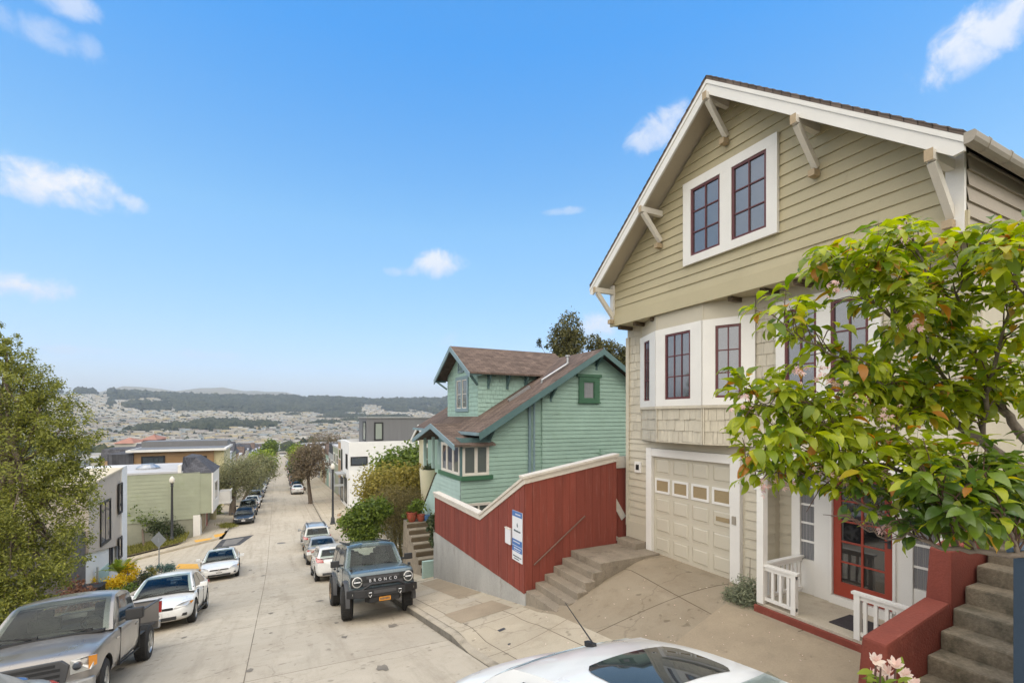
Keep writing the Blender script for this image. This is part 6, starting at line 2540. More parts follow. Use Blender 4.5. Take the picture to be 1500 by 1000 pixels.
tree('leafy_tree', 'leafy green tree in front of the white cubic house', 'tree', (9.6, 37, -8.5), [(at(590, 680, 37), (2.0, 1.6, 1.1)), (at(610, 675, 36), (1.6, 1.5, 1.2)), (at(570, 690, 36), (1.2, 1.2, .8)), (at(600, 695, 36), (1.6, 1.4, 1))], 8000, .15, 'lf_mid', .12, 34, per=10)
tree('pot_shrub', 'green shrub behind the red pots on the garden steps', 'shrub', (5.6, 20.6, -4.4), [(at(612, 742, 20.6), (.35, .35, .25)), (at(600, 752, 20.4), (.3, .3, .25))], 900, .06, 'lf_mid', .03, 35)
tree('planter_plant', 'spiky plant sprouting from the cream planter balcony', 'plant', (7.0, 23.3, -2.8), [((7.0, 23.3, -2.62), (.36, .36, .16))], 400, .11, 'lf_dark', .03, 36, aspect=.16, up=.8)
tree('wall_shrub', 'dark green shrub at the end of the red fence', 'shrub', (5.4, 16.6, -5.2), [(at(634, 768, 17.0), (.18, .3, .38)), (at(637, 790, 17.0), (.15, .3, .3))], 800, .06, 'lf_dark', .03, 37)
b = MB()
for (x, y, s_) in ((504, 770, .7), (510, 762, .6), (500, 762, .5), (516, 752, .55), (508, 778, .5), (520, 764, .5), (497, 755, .35)):
    p = onG(x, y, walk_z)
    r_ = s_ * .62
    o = thing('boulder', 'tan boulder in the rockery by the pavement corner', 'boulder', p, 0, 'boulders in the rockery')
    bm = bmesh.new()
    bmesh.ops.create_icosphere(bm, subdivisions=3, radius=r_)
    for v in bm.verts:
        v.co *= 1 + .35 * noise.noise(v.co * 2.2 / r_ * .6 + Vector((x, y, 0)))
        v.co.z *= .8
    me = bpy.data.meshes.new('stone')
    bm.to_mesh(me)
    bm.free()
    me.materials.append(M['rock'])
    st_ = bpy.data.objects.new('stone', me)
    scene.collection.objects.link(st_)
    st_.parent = o
    st_.location = (0, 0, r_ * .35)

# conifers behind the mint house
tree('tall_conifer', 'tall dense conifer standing behind the mint house roof', 'tree', tuple(onY(832, 610, 42)), [(at(833, 482, 50), (1.4, 1.4, 1.7)), (at(824, 500, 50), (1.5, 1.5, 1.6)), (at(838, 505, 50), (1.4, 1.5, 1.6)), (at(830, 522, 50), (1.6, 1.6, 1.6)), (at(815, 525, 50), (.9, .9, .8)), (at(828, 545, 50), (1.7, 1.6, 1.6))], 11000, .13, 'lf_conifer', .28, 41, per=16, lobe=.15, clump=.14)
tree('broad_conifer', 'broad rounded tree behind the gable between the tall conifer and the olive house', 'tree', tuple(onY(880, 610, 44)), [(at(868, 503, 52), (1.1, 1.1, 1.0)), (at(880, 512, 52), (1.3, 1.2, 1.2)), (at(895, 515, 52), (1.2, 1.2, 1.2)), (at(905, 530, 52), (1.5, 1.2, 1.4)), (at(885, 540, 52), (1.8, 1.5, 1.6)), (at(918, 520, 52), (1.0, 1.0, 1.2)), (at(930, 535, 52), (1.8, 1.5, 1.6))], 9000, .13, 'lf_conifer', .25, 42, per=16, lobe=.2, clump=.14)
tree('thin_tree', 'thin wispy treetop left of the tall conifer', 'tree', tuple(onY(790, 600, 46)), [(at(790, 503, 55), (.25, .3, .7)), (at(800, 508, 55), (.2, .3, .3)), (at(852, 492, 51), (.3, .3, .6))], 420, .12, 'lf_dark', .07, 43)

# trees along the left and right kerbs further down
gl = lambda x, y: (x, y, road_z(max(x, XL(y)), y) + .1)
tree('olive_tree', 'large silvery olive tree leaning over the parked cars on the left pavement', 'tree', (-4.3, 59.5, road_z(-3, 59.5) + .1), [(at(345, 698, 52.5), (2.7, 2.4, 1.7)), (at(325, 702, 52.5), (1.7, 1.7, 1.5)), (at(365, 690, 53), (1.7, 1.7, 1.4)), (at(350, 682, 52.5), (1.8, 1.6, 1.1)), (at(340, 722, 52), (1.2, 1.2, .9)), (at(318, 712, 52), (.9, .9, 1.0)), (at(372, 708, 53), (1.1, 1.1, 1.1))], 11000, .15, 'lf_olive', .34, 51, aspect=.25, per=18, clump=.2)
tree('street_tree', 'second silvery tree just past the large olive tree', 'tree', (-4.1, 72, road_z(-3, 72) + .1), [(at(385, 688, 63), (1.7, 1.7, 1.7)), (at(378, 678, 63), (1.6, 1.6, 1.2))], 3800, .17, 'lf_olive', .2, 52, aspect=.3)
tree('street_tree', 'bright green street tree beyond the silvery trees on the left', 'tree', (-3.9, 92, road_z(-3, 92) + .1), [(at(388, 675, 80), (1.8, 2, 1.6)), (at(390, 681, 80), (1.1, 1.5, 1.5)), (at(380, 672, 80), (1.4, 1.5, 1.2))], 2600, .22, 'lf_bright', .2, 53)
tree('street_tree', 'dark green street tree farthest down the left pavement', 'tree', (-3.2, 150, road_z(-2.5, 150) + .1), [(at(396, 656, 130), (1.8, 2, 1.9)), (at(398, 658, 130), (1.3, 2, 1.6)), (at(390, 660, 130), (1.4, 1.6, 1.9))], 2200, .3, 'lf_mid', .2, 54)
tree('rusty_tree', 'brown leaved tree over the parked cars on the right pavement', 'tree', (3.95, 66, road_z(3, 66) + .15), [(at(455, 668, 60), (1.7, 1.7, 1.3)), (at(440, 672, 60), (1.5, 1.5, 1.2)), (at(462, 680, 60), (1.4, 1.4, 1.4)), (at(440, 687, 60), (1.2, 1.2, 1.1)), (at(448, 690, 60), (1.3, 1.4, 1.1)), (at(466, 664, 60), (1.0, 1.0, .9)), (at(472, 690, 60), (.8, .9, .8)), (at(445, 660, 60), (.9, .9, .7)), (at(432, 698, 61), (.7, .8, .6)), (at(458, 655, 60), (.7, .8, .5))], 6500, .15, 'lf_rust', .24, 55, per=14, aspect=.34, clump=.2)
tree('street_tree', 'lime green street tree behind the brown leaved tree', 'tree', (4.3, 98, road_z(3, 98) + .15), [(at(436, 667, 88), (1.5, 1.6, 1.5)), (at(431, 676, 88), (1.1, 1.4, 1.3)), (at(442, 664, 88), (1.2, 1.4, 1.0))], 2400, .22, 'lf_bright', .2, 56)
tree('street_tree', 'dark rounded street tree below the lime green one', 'tree', (4.2, 86, road_z(3, 86) + .15), [(at(434, 688, 79), (1.1, 1.3, 1.3)), (at(440, 692, 79), (1.2, 1.4, 1.2))], 2400, .2, 'lf_dark', .2, 57)
tree('street_tree', 'small dark tree at the bottom of the street on the right', 'tree', (5.6, 190, road_z(4, 190) + .15), [(at(430, 658, 170), (2.2, 2.4, 1.9)), (at(437, 656, 170), (2, 2.4, 1.7))], 1500, .35, 'lf_mid', .2, 58)
tree('brown_tree', 'bare looking brown treetop rising behind the roofs left of the white cubic house', 'tree', (13, 92, -10), [(at(466, 650, 95), (2.6, 2.4, 2.0)), (at(480, 646, 95), (2.8, 2.4, 2.2)), (at(492, 650, 95), (2, 2, 2))], 3500, .2, 'lf_rust', .2, 64, aspect=.25)
tree('corner_tree', 'small spreading tree before the sage green wall', 'tree', (-9.6, 47.7, onG(206, 800).z), [(at(207, 750, 40.5), (1.6, 1.3, .7)), (at(196, 760, 40.5), (1.0, 1, .7)), (at(220, 758, 40.5), (1.2, 1, .7)), (at(205, 742, 40.5), (.9, 1, .5))], 3600, .11, 'lf_mid', .10, 61, per=12)
tree('corner_shrub', 'dark bushy shrub between the small tree and the street lamp', 'shrub', (-7.9, 48.2, -11.1), [(at(240, 772, 40.3), (1.0, .8, .9)), (at(252, 780, 40.3), (.8, .6, .6)), (at(228, 768, 40.3), (.6, .6, .6))], 2600, .09, 'lf_dark', .06, 62, per=12)
tree('fence_shrub', 'bright green shrub behind the cream picket fence', 'shrub', (-5.6, 61, -10.6), [(at(314, 748, 52), (.7, .7, .8)), (at(312, 740, 52), (.5, .6, .5))], 1300, .1, 'lf_bright', .05, 63)
b = MB()
gr = random.Random(8)
for k in range(5200):
    t = gr.random()
    if k < 3600:
        x = -13 + 6.2 * gr.random()
        y = 47.0 + 2.3 * gr.random()
        z = road_z(x, 45.6) + .22 + .1 * (y - 47)
    else:
        p = onG(333 + gr.gauss(0, 5), 770 + gr.gauss(0, 1.2), lambda a, c: road_z(max(a, XL(c)), c) + .16)
        x, y, z = p
    h = gr.uniform(.08, .3)
    a = gr.uniform(0, 6.28)
    w = .03
    dx, dy = gr.gauss(0, .08), gr.gauss(0, .08)
    b.add([(x - w * math.cos(a), y - w * math.sin(a), z), (x + w * math.cos(a), y + w * math.sin(a), z), (x + dx, y + dy, z + h)], [(0, 1, 2)])
tag(b.build('grass', M['grass']), 'rough grass verges at the corner below the sage house', 'grass', kind='stuff')

# planting in front of the greige house
tree('yellow_shrub', 'yellow flowering shrub beside the dark bin', 'shrub', (-6.6, 24, -8), [(at(126, 852, 21.5), (.35, .4, .25)), (at(120, 848, 21.5), (.25, .3, .2))], 900, .05, 'lf_yellow', .03, 71)
tree('yellow_shrub', 'broad yellow flowering shrub before the white base of the greige house', 'shrub', (-6.4, 25, -8.2), [(at(160, 857, 21.5), (.55, .4, .28)), (at(172, 852, 21.5), (.35, .4, .25)), (at(152, 862, 21.3), (.3, .3, .2))], 1700, .055, 'lf_yellow', .03, 72)
tree('yellow_shrub', 'upright yellow flowering shrub beside the palm', 'shrub', (-6.2, 26.2, -8.2), [(at(190, 840, 22.5), (.3, .3, .35)), (at(187, 832, 22.5), (.25, .3, .25))], 900, .06, 'lf_yellow', .03, 73)
tree('red_shrub', 'reddish leaved shrub at the foot of the big olive green tree', 'shrub', (-6.8, 20, -7.3), [(at(112, 872, 18.5), (.5, .5, .4)), (at(100, 885, 18.3), (.5, .5, .4)), (at(125, 880, 18.5), (.4, .4, .35)), (at(110, 858, 18.8), (.3, .3, .3))], 1700, .06, 'lf_purple', .03, 74)
tree('green_shrub', 'low green shrub in front of the yellow flowers', 'shrub', (-6.0, 23.5, -7.9), [(at(170, 872, 20.4), (.7, .5, .25)), (at(190, 865, 20.6), (.5, .4, .25)), (at(150, 876, 20.2), (.4, .4, .2))], 1800, .06, 'lf_mid', .03, 75)
tree('dark_succulent', 'dark rosette plants above the white car', 'plant', (-5.9, 27.5, -8.4), [(at(207, 845, 23.5), (.4, .4, .3)), (at(200, 860, 23), (.4, .4, .3)), (at(216, 855, 23.5), (.3, .4, .25))], 900, .10, 'lf_dark', .03, 76, aspect=.2, up=.7)
tree('tan_grass', 'tan tufted grass on the bank above the white car', 'plant', (-5.6, 28.5, -8.5), [(at(217, 846, 24.5), (.35, .4, .25)), (at(224, 838, 24.8), (.3, .3, .2))], 800, .09, 'lf_gold', .02, 77, aspect=.15, up=.7)
tree('agave', 'blue green agave cluster beside the diamond sign', 'plant', (-5.5, 30.6, -8.9), [(at(228, 832, 26.5), (.35, .35, .2)), (at(245, 832, 27), (.4, .4, .2))], 700, .12, 'lf_bluegreen', .03, 78, aspect=.18, up=.8)
PM = thing('palm', 'young palm with bright arching fronds before the greige house', 'palm', (-6.6, 26, -8.3))
b, l = MB(), MB()
c0 = Vector(at(176, 838, 22.3))
b.tube([c0 - Vector((0, 0, .9)), c0], [.08, .07], 8)
b.build('trunk', M['bark'], PM)
for k in range(16):
    a = k * 2.4
    el = rs.uniform(.6, 1.35)
    ln = rs.uniform(.8, 1.25)
    dv = Vector((math.cos(a) * math.cos(el), math.sin(a) * math.cos(el), math.sin(el)))
    for j in range(22):
        t = j / 21
        p = c0 + dv * ln * t - Vector((0, 0, .55 * t * t * math.cos(el)))
        for sg in (1, -1):
            sd = dv.cross(Vector((0, 0, 1))).normalized() * sg
            tip = p + (sd * .8 + dv * .6).normalized() * .26 * math.sin(math.pi * min(1, t * .85 + .12)) - Vector((0, 0, .05))
            w_ = dv * .02
            l.add([p - w_, p + w_, tip], [(0, 1, 2)])
l.build('fronds', M['lf_bright'], PM)
b = MB()
for k in range(900):
    x, y = rs.uniform(-7.4, -4.6), rs.uniform(15, 32.5)
pw = thing('garden_kerb', 'pale stone planting edge beside the white cars', 'planter edge', (-5.2, 24, -8))
b.prism([(-5.05, 17, left_walk(-5, 17) - .2), (-5.05, 31.5, left_walk(-5, 31.5) - .2), (-5.05, 31.5, left_walk(-5, 31.5) + .22), (-5.05, 17, left_walk(-5, 17) + .35)], (-.2, 0, 0))
b.build('edge', M['conc_light'], pw)
strip('planting_bed', M['soil'], yr(15, 32.6, 1.2), lambda y: -7.6, lambda y: -5.2, lambda x, y: left_walk(x, y) + .18, 3)
strip('planting_bed', M['soil'], yr(46.9, 49.6, .9), lambda y: -24, lambda y: -7.2, lambda x, y: road_z(x, 45.6) + .2 + .08 * (y - 47), 10)

# woods and garden trees of the far slope
rg = np.random.default_rng(77)
fb = []
for k in range(80000):
    D = 345 + 2250 * rg.random() ** .75
    az = rg.uniform(-31, 30)
    a = R(az)
    x, y = D * math.sin(a), D * math.cos(a)
    wood = noise.noise(Vector((x / 230, y / 300, 1.7))) * .75 + noise.noise(Vector((x / 80, y / 110, 5.2))) * .42
    lim = .20 if D < 1500 else (.08 if D < 1900 else -.02)
    if az > -14 and D > 1750:
        lim = -.07 - (D - 1750) / 1400
    if az > 14 and D > 1500:
        lim += .28
    if az < -9 and D > 1700:
        lim += .30
    inw = wood > lim
    if not inw and rg.random() > .10:
        continue
    if abs(x - cx(y)) < 14 and y < 400:
        continue
    h = rg.uniform(4, 8) if not inw else rg.uniform(7, 13) * (rg.uniform(1.0, 1.9) if D > 1900 else 1)
    fb.append((x, y, terrain(x, y), h, inw))
for (x, y) in far_yards[:11000]:
    fb.append((x, y, terrain(x, y), rg.uniform(3.5, 6.5), False))
bm_ = bmesh.new()
bmesh.ops.create_icosphere(bm_, subdivisions=1, radius=1)
IV = np.array([v.co for v in bm_.verts])
IF = [tuple(v.index for v in f.verts) for f in bm_.faces]
bm_.free()
fb = fb[:30000]
vv, ff = [], []
for i, (x, y, z, h, inw) in enumerate(fb):
    q = IV * (1 + .35 * rg.normal(size=(len(IV), 1)) * .6)
    q = q * np.array([h * .55, h * .55, h * .55]) + np.array([x, y, z + h * .5])
    vv.append(q)
    o_ = i * len(IV)
    ff += [tuple(o_ + j for j in f) for f in IF]
me = bpy.data.meshes.new('distant_woods')
me.from_pydata(np.concatenate(vv).tolist(), [], ff)
M['lf_far'] = leafmat('distant_foliage', (0.020, 0.028, 0.018), (0.065, 0.072, 0.040), None, .9, .05, .1)
me.materials.append(M['lf_far'])
o = bpy.data.objects.new('distant_woods', me)
scene.collection.objects.link(o)
tag(o, 'dark woods and garden trees scattered over the far slope', 'woods', kind='stuff')

# ------------------------------------------------------------------ vehicles (local frame: x forward, y left, z up)
def bm_obj(name, me, mats, parent):
    for m in mats:
        me.materials.append(m)
    o = bpy.data.objects.new(name, me)
    scene.collection.objects.link(o)
    if parent is not None:
        o.parent = parent
    return o


def hull_mesh(stations, wheels, wr, ww, sub=1, boxy=False):
    """lofted lower body; stations: (x, half width, z bottom, z shoulder, z top); wheel wells are cut out of it"""
    bm = bmesh.new()
    rings = []
    for (x, w, zb, zs, zt) in stations:
        if boxy:
            pr = [(0, zb), (.82, zb), (.97, zb + .05), (1, zb + (zs - zb) * .4), (1, zs - .06), (.975, zs - .01), (.93, zs + .01), (.5, zt - .005), (0, zt)]
        else:
            pr = [(0, zb), (.80, zb), (.95, zb + .06), (1, zb + (zs - zb) * .42), (.995, zs - .14 * (zs - zb)), (.965, zs - .02), (.89, zs + (zt - zs) * .35 + .012), (.5, zs + (zt - zs) * .88 + .008), (0, zt + .008)]
        half = [(p[0] * w, p[1]) for p in pr]
        full = [(y, z) for y, z in half] + [(-y, z) for y, z in half[-2:0:-1]]
        rings.append([bm.verts.new((x, y, z)) for y, z in full])
    n = len(rings[0])
    for a, b in zip(rings, rings[1:]):
        for k in range(n):
            bm.faces.new((a[k], a[(k + 1) % n], b[(k + 1) % n], b[k]))
    bm.faces.new(rings[0])
    bm.faces.new(rings[-1][::-1])
    bmesh.ops.recalc_face_normals(bm, faces=bm.faces)
    me = bpy.data.meshes.new('hull')
    bm.to_mesh(me)
    bm.free()
    tmp = bpy.data.objects.new('hull_tmp', me)
    scene.collection.objects.link(tmp)
    if sub:
        md = tmp.modifiers.new('s', 'SUBSURF')
        md.levels = md.render_levels = sub
    cut = []
    for (wx_, wy_) in wheels:
        b = MB()
        r = wr * 1.17
        b.lathe((wx_, wy_ + (.25 if wy_ > 0 else -.25), wr * 1.02), (0, -1 if wy_ > 0 else 1, 0), [(0, r), (.25 + ww * .9, r)], 28)
        c = b.build('cut_tmp', M['black'])
        cut.append(c)
        md = tmp.modifiers.new('b', 'BOOLEAN')
        md.operation = 'DIFFERENCE'
        md.object = c
        md.solver = 'EXACT'
    dg = bpy.context.evaluated_depsgraph_get()
    out = bpy.data.meshes.new_from_object(tmp.evaluated_get(dg))
    for c in cut + [tmp]:
        bpy.data.objects.remove(c)
    # faces lying inside a wheel well are dark
    out.materials.clear()
    idx = []
    for p in out.polygons:
        d = 0
        for (wx_, wy_) in wheels:
            c = p.center
            rr = math.hypot(c.x - wx_, c.z - wr * 1.02)
            if rr < wr * 1.17 + .004 and abs(c.y) < abs(wy_) + .2 and abs(c.y) > abs(wy_) - ww and rr > 0:
                nn = p.normal
                if rr < wr * 1.12 or (nn.x * (wx_ - c.x) + nn.z * (wr * 1.02 - c.z)) > .5 * rr:
                    d = 1
        idx.append(d)
    out.polygons.foreach_set('use_smooth', [True] * len(out.polygons))
    out['idx'] = idx
    out.set_sharp_from_angle(angle=R(38))
    return out, idx


WHEELS = {}


def wheel(parent, x, y, r, w, rim='rim', style=0, steer=0.0):
    key = (r, w, rim, style)
    s = 1 if y > 0 else -1
    if key not in WHEELS:
        b = MB()
        hw = w / 2
        b.lathe((0, 0, 0), (0, 1, 0), [(-hw, r * .62), (-hw * 1.0, r * .80), (-hw * .96, r * .93), (-hw * .72, r), (hw * .72, r), (hw * .96, r * .93), (hw, r * .80), (hw, r * .64), (hw * .55, r * .60)], 36)
        nt = 44
        for k in range(nt):
            a = 2 * math.pi * k / nt
            c, s_ = math.cos(a), math.sin(a)
            for (y0, y1) in ((-hw * .70, -hw * .28), (-hw * .2, hw * .2), (hw * .28, hw * .70)):
                O = Vector((c * r, 0, s_ * r))
                b.frame_box(O, Vector((-s_, 0, c)), Vector((0, 1, 0)), Vector((c, 0, s_)), -.016 * r / .33, .012 * r / .33, y0, y1, -.004, .006)
        ty = b.build('wheel', M['tyre'], None, smooth=True, angle=35)
        b = MB()
        b.lathe((0, hw * .1, 0), (0, 1, 0), [(0, r * .60), (hw * .02, .1 * r), (hw * .3, .1 * r)], 30)
        b.lathe((0, 0, 0), (0, 1, 0), [(hw * .5, r * .655), (hw * .95, r * .66), (hw * .98, r * .63), (hw * .5, r * .56)], 36)
        ns = 5 if style == 0 else 6
        for k in range(ns):
            a = 2 * math.pi * k / ns
            c, s_ = math.cos(a), math.sin(a)
            b.frame_box(Vector((0, hw * .62, 0)), Vector((-s_, 0, c)), Vector((c, 0, s_)), Vector((0, 1, 0)), -.10 * r, .10 * r, .08 * r, .60 * r, -.02, .035)
        b.lathe((0, hw * .6, 0), (0, 1, 0), [(0, .2 * r), (hw * .38, .2 * r), (hw * .42, .15 * r)], 18)
        ri = b.build('rim', M[rim], None, smooth=True, angle=35)
        WHEELS[key] = (ty.data, ri.data)
        bpy.data.objects.remove(ty)
        bpy.data.objects.remove(ri)
    tm, rm = WHEELS[key]
    t = bpy.data.objects.new('wheel', tm)
    scene.collection.objects.link(t)
    t.parent = parent
    t.location = (x, y, r)
    t.rotation_euler = (RNG.uniform(0, 3), 0, 0)
    t.rotation_euler = (0, RNG.uniform(0, 6.28), (0 if s > 0 else math.pi) + steer)
    ri = bpy.data.objects.new('rim', rm)
    scene.collection.objects.link(ri)
    ri.parent = t
    return t


def side_y(z, zb, zr_, wb, wr_, bulge=.02):
    t = (z - zb) / (zr_ - zb)
    return wb + (wr_ - wb) * t + bulge * math.sin(math.pi * min(1, max(0, t)))


def cabin(parent, sp, paint_m):
    """greenhouse: pillars and roof in body colour, every pane a part of its own"""
    xw0, xw1, xr1, xr0 = sp['wind0'], sp['wind1'], sp['rear1'], sp['rear0']
    zb0, zb1, zt = sp['belt0'], sp['belt1'], sp['roof']       # belt height at windscreen foot and at rear
    wb, wt = sp['wb'], sp['wt']
    crown = sp.get('crown', .035)
    ztf = zt - sp.get('front_drop', .03)
    ztr = zt - sp.get('rear_drop', .04)
    N, K = 24, 22
    # profile along the car
    prof = []
    for i in range(6):
        t = i / 6
        prof.append((xw0 + (xw1 - xw0) * t, zb0 + (ztf - zb0) * (t + .08 * math.sin(math.pi * t))))
    for i in range(9):
        t = i / 8
        x = xw1 + (xr1 - xw1) * t
        prof.append((x, ztf + (ztr - ztf) * t + (zt - (ztf + ztr) / 2) * math.sin(math.pi * t) * 1.0))
    for i in range(1, 7):
        t = i / 6
        prof.append((xr1 + (xr0 - xr1) * t, ztr + (zb1 - ztr) * (t - sp.get('rear_bulge', .10) * math.sin(math.pi * t))))
    ztop = lambda z: wb + (wt - wb) * min(1, max(0, (z - min(zb0, zb1)) / (zt - min(zb0, zb1))))
    b = MB()

    def cab_pt(x, z, v):
        hw = ztop(z)
        e = abs(v) ** 2.4
        fx = .06 * (1 - e) * (1 if x > (xw1 - .05) else (-1 if x < xr1 + .05 else 0)) * (1 if zb0 + .02 < z else .6)
        return (x + fx, v * hw, z + crown * (1 - v * v) * (1 if xr1 <= x <= xw1 else .4) - .035 * e * (1 if xr1 - .01 <= x <= xw1 + .01 else 0))

    rows = [[cab_pt(x, z, -1 + 2 * k / N) for k in range(N + 1)] for (x, z) in prof]
    for row in rows:
        b.v += row
    n = N + 1
    ins_ = 2                                      # strips left solid beside the glass: the pillars
    r0_, r1_ = len(rows) - (6 if not sp.get('rear_short') else 5), len(rows) - 1
    openings = lambda i, k: ins_ <= k < N - ins_ and (0 <= i < 5 or r0_ <= i < r1_ - 1)
    b.f = [(i * n + k, i * n + k + 1, (i + 1) * n + k + 1, (i + 1) * n + k) for i in range(len(rows) - 1) for k in range(N) if not openings(i, k)]
    # sides down to the belt
    for side in (0, N):
        base = len(b.v)
        for i, (x, z) in enumerate(prof):
            p = rows[i][side]
            zb = zb0 + (zb1 - zb0) * (xw0 - x) / (xw0 - xr0)
            yb = math.copysign(wb, p[1])
            m_ = ((p[1] + yb) / 2 + math.copysign(.012, yb), (p[2] + zb) / 2)
            b.v += [(p[0], m_[0], m_[1]), (p[0], yb, zb - .05)]
        for i in range(len(prof) - 1):
            t0, t1 = i * n + side, (i + 1) * n + side
            a0, a1 = base + i * 2, base + (i + 1) * 2
            b.f += [(t0, t1, a1, a0), (a0, a1, a1 + 1, a0 + 1)]
    b.m = [0] * len(b.f)
    roof = b.build('cabin', paint_m, parent, smooth=True, angle=42)
    G_ = M[sp.get('glass', 'car_glass')]
    # inside: headlining, dark floor and dash, seats with headrests, steering wheel
    lm = MB()
    for (x, z) in prof[5:-5]:
        for k in range(0, N + 1, 2):
            p_ = cab_pt(x, z, (-1 + 2 * k / N) * .96)
            lm.v.append((p_[0], p_[1], p_[2] - .03))
    nk_ = N // 2 + 1
    nr_ = len(prof[5:-5])
    lm.f = [(i * nk_ + k, i * nk_ + k + 1, (i + 1) * nk_ + k + 1, (i + 1) * nk_ + k) for i in range(nr_ - 1) for k in range(nk_ - 1)]
    lm.m = [0] * len(lm.f)
    for s in (1, -1):
        lm.box(xr0 + .15, xw0 - .12, s * (wb - .055), s * (wb - .035), min(zb0, zb1) - .02, max(zb0, zb1) + .02)
        lm.prism([(xr0 + .2, s * (wb - .045), zb1), (xw0 - .12, s * (wb - .045), zb0), (xw1 - .03, s * (wt - .03), ztf - .05), (xr1 + .03, s * (wt - .03), ztr - .05)], (0, -s * .012, 0))
    lm.build('headlining', M['headlining'], parent)
    im = MB()
    zf_ = max(zb0, zb1) + .012
    fr0 = zb0 + .012 + (.0 if zb1 - zb0 < .03 else .035)
    im.prism([(xr0 + .06, -wb + .06, zf_), (xw1 - .1, -wb + .06, zf_), (xw0 - .05, -wb + .06, fr0), (xw0 - .02, -wb + .06, fr0 - .04), (xr0 + .06, -wb + .06, zf_ - .06)], (0, 2 * wb - .12, 0))
    im.build('dashboard', M['upholstery'], parent)
    seat_x = [xw1 - .38] + ([xw1 - 1.25] if xw1 - xr1 > .95 else [])
    for sx_ in seat_x:
        for s in (.5, -.5):
            q = MB()
            q.box(sx_ - .07, sx_ + .05, s * wb - .23, s * wb + .23, zf_, min(zt - .28, zf_ + .24))
            q.box(sx_ - .06, sx_ + .03, s * wb - .12, s * wb + .12, min(zt - .28, zf_ + .24), min(zt - .12, zf_ + .38))
            q.build('seat', M['upholstery'], parent, bevel=.03)
    q = MB()
    c_ = Vector((xw0 - .55, wb * .5, zf_ + .07))
    pts_ = [c_ + Vector((.08 * math.sin(a), .17 * math.cos(a), .15 * math.sin(a))) for a in [2 * math.pi * k / 18 for k in range(19)]]
    q.tube(pts_, .014, 6, cap=False)
    q.build('steering_wheel', M['black'], parent, smooth=True)
    q = MB()
    q.box(xw1 + .02, xw1 + .05, -.11, .11, ztf - .11, ztf - .05)
    q.build('rear_view_mirror', M['black'], parent, bevel=.01)

    def grid_glass(i0, i1, inset, name, extra=.010, gm=None):
        g = MB()
        lines = []
        for i in range(i0, i1 + 1):
            lines.append(prof[i])
        # start and end a little inside the frame
        f0, f1 = Vector((*lines[0], 0)), Vector((*lines[1], 0))
        lines[0] = tuple(f0.lerp(f1, .12))[:2]
        f0, f1 = Vector((*lines[-1], 0)), Vector((*lines[-2], 0))
        lines[-1] = tuple(f0.lerp(f1, .22))[:2]
        nk = N + 1
        for (x, z) in lines:
            for k in range(nk):
                g.v.append(cab_pt(x, z, (-1 + 2 * k / N) * (1 - inset)))
        g.f = [(i * nk + k, i * nk + k + 1, (i + 1) * nk + k + 1, (i + 1) * nk + k) for i in range(len(lines) - 1) for k in range(nk - 1)]
        g.m = [0] * len(g.f)
        me_n = None
        o = g.build(name, gm or G_, parent, smooth=True)
        bm = bmesh.new()
        bm.from_mesh(o.data)
        bm.normal_update()
        c = Vector(((xw1 + xr1) / 2, 0, zb0))
        sgn = 1 if (bm.faces[:][0].calc_center_median() - c).dot(bm.faces[:][0].normal) > 0 else -1
        for v in bm.verts:
            v.co += v.normal * sgn * extra
        # pull the edges in from the pillars along the slope
        bm.to_mesh(o.data)
        bm.free()
        return o

    ws = grid_glass(0, 6, .065, 'windscreen', gm=M['screen'])
    nrow = len(rows)
    grid_glass(nrow - 6 if not sp.get('rear_short') else nrow - 5, nrow - (2 if sp.get('rear_low') else 1), .11, 'rear_window', gm=M['screen'])
    if sp.get('sunroof'):
        g = MB()
        x0, x1, hw = sp['sunroof']
        ii = 12
        for i in range(ii + 1):
            for k in range(ii + 1):
                u, v = -1 + 2 * i / ii, -1 + 2 * k / ii
                s_ = 1 - .16 * (abs(u) ** 6) * 1
                x = x0 + (x1 - x0) * (u + 1) / 2
                y = v * hw * s_
                # height from the roof grid
                best = 0
                for j in range(6, 14):
                    if prof[j][0] >= x >= prof[j + 1][0]:
                        t = (prof[j][0] - x) / (prof[j][0] - prof[j + 1][0])
                        best = prof[j][1] * (1 - t) + prof[j + 1][1] * t
                hwz = ztop(best)
                z = best + crown * (1 - (y / hwz) ** 2) - .035 * abs(y / hwz) ** 2.4 + .006
                g.v.append((x, y, z))
        g.f = [(i * (ii + 1) + k, i * (ii + 1) + k + 1, (i + 1) * (ii + 1) + k + 1, (i + 1) * (ii + 1) + k) for i in range(ii) for k in range(ii)]
        g.m = [0] * len(g.f)
        g.build('sunroof', G_, parent, smooth=True)
    # side windows: polygons on the leaning side
    for s in (1, -1):
        for poly in sp['side']:
            g = MB()
            pts = []
            for (x, z) in poly:
                zb = zb0 + (zb1 - zb0) * (xw0 - x) / (xw0 - xr0)
                yt = ztop(zt)
                t = (z - zb) / (zt - zb)
                y = wb + (yt - wb) * t + .012 * math.sin(math.pi * min(1, max(0, t))) + .008
                pts.append((x, s * y, z))
            g.prism(pts, (0, s * .006, 0))
            g.build('side_window', G_, parent)
    return roof, prof, rows


def car_lettering(parent, word, O, u, n, size, m_):
    return text(word, O, u, n, size, m_, parent)


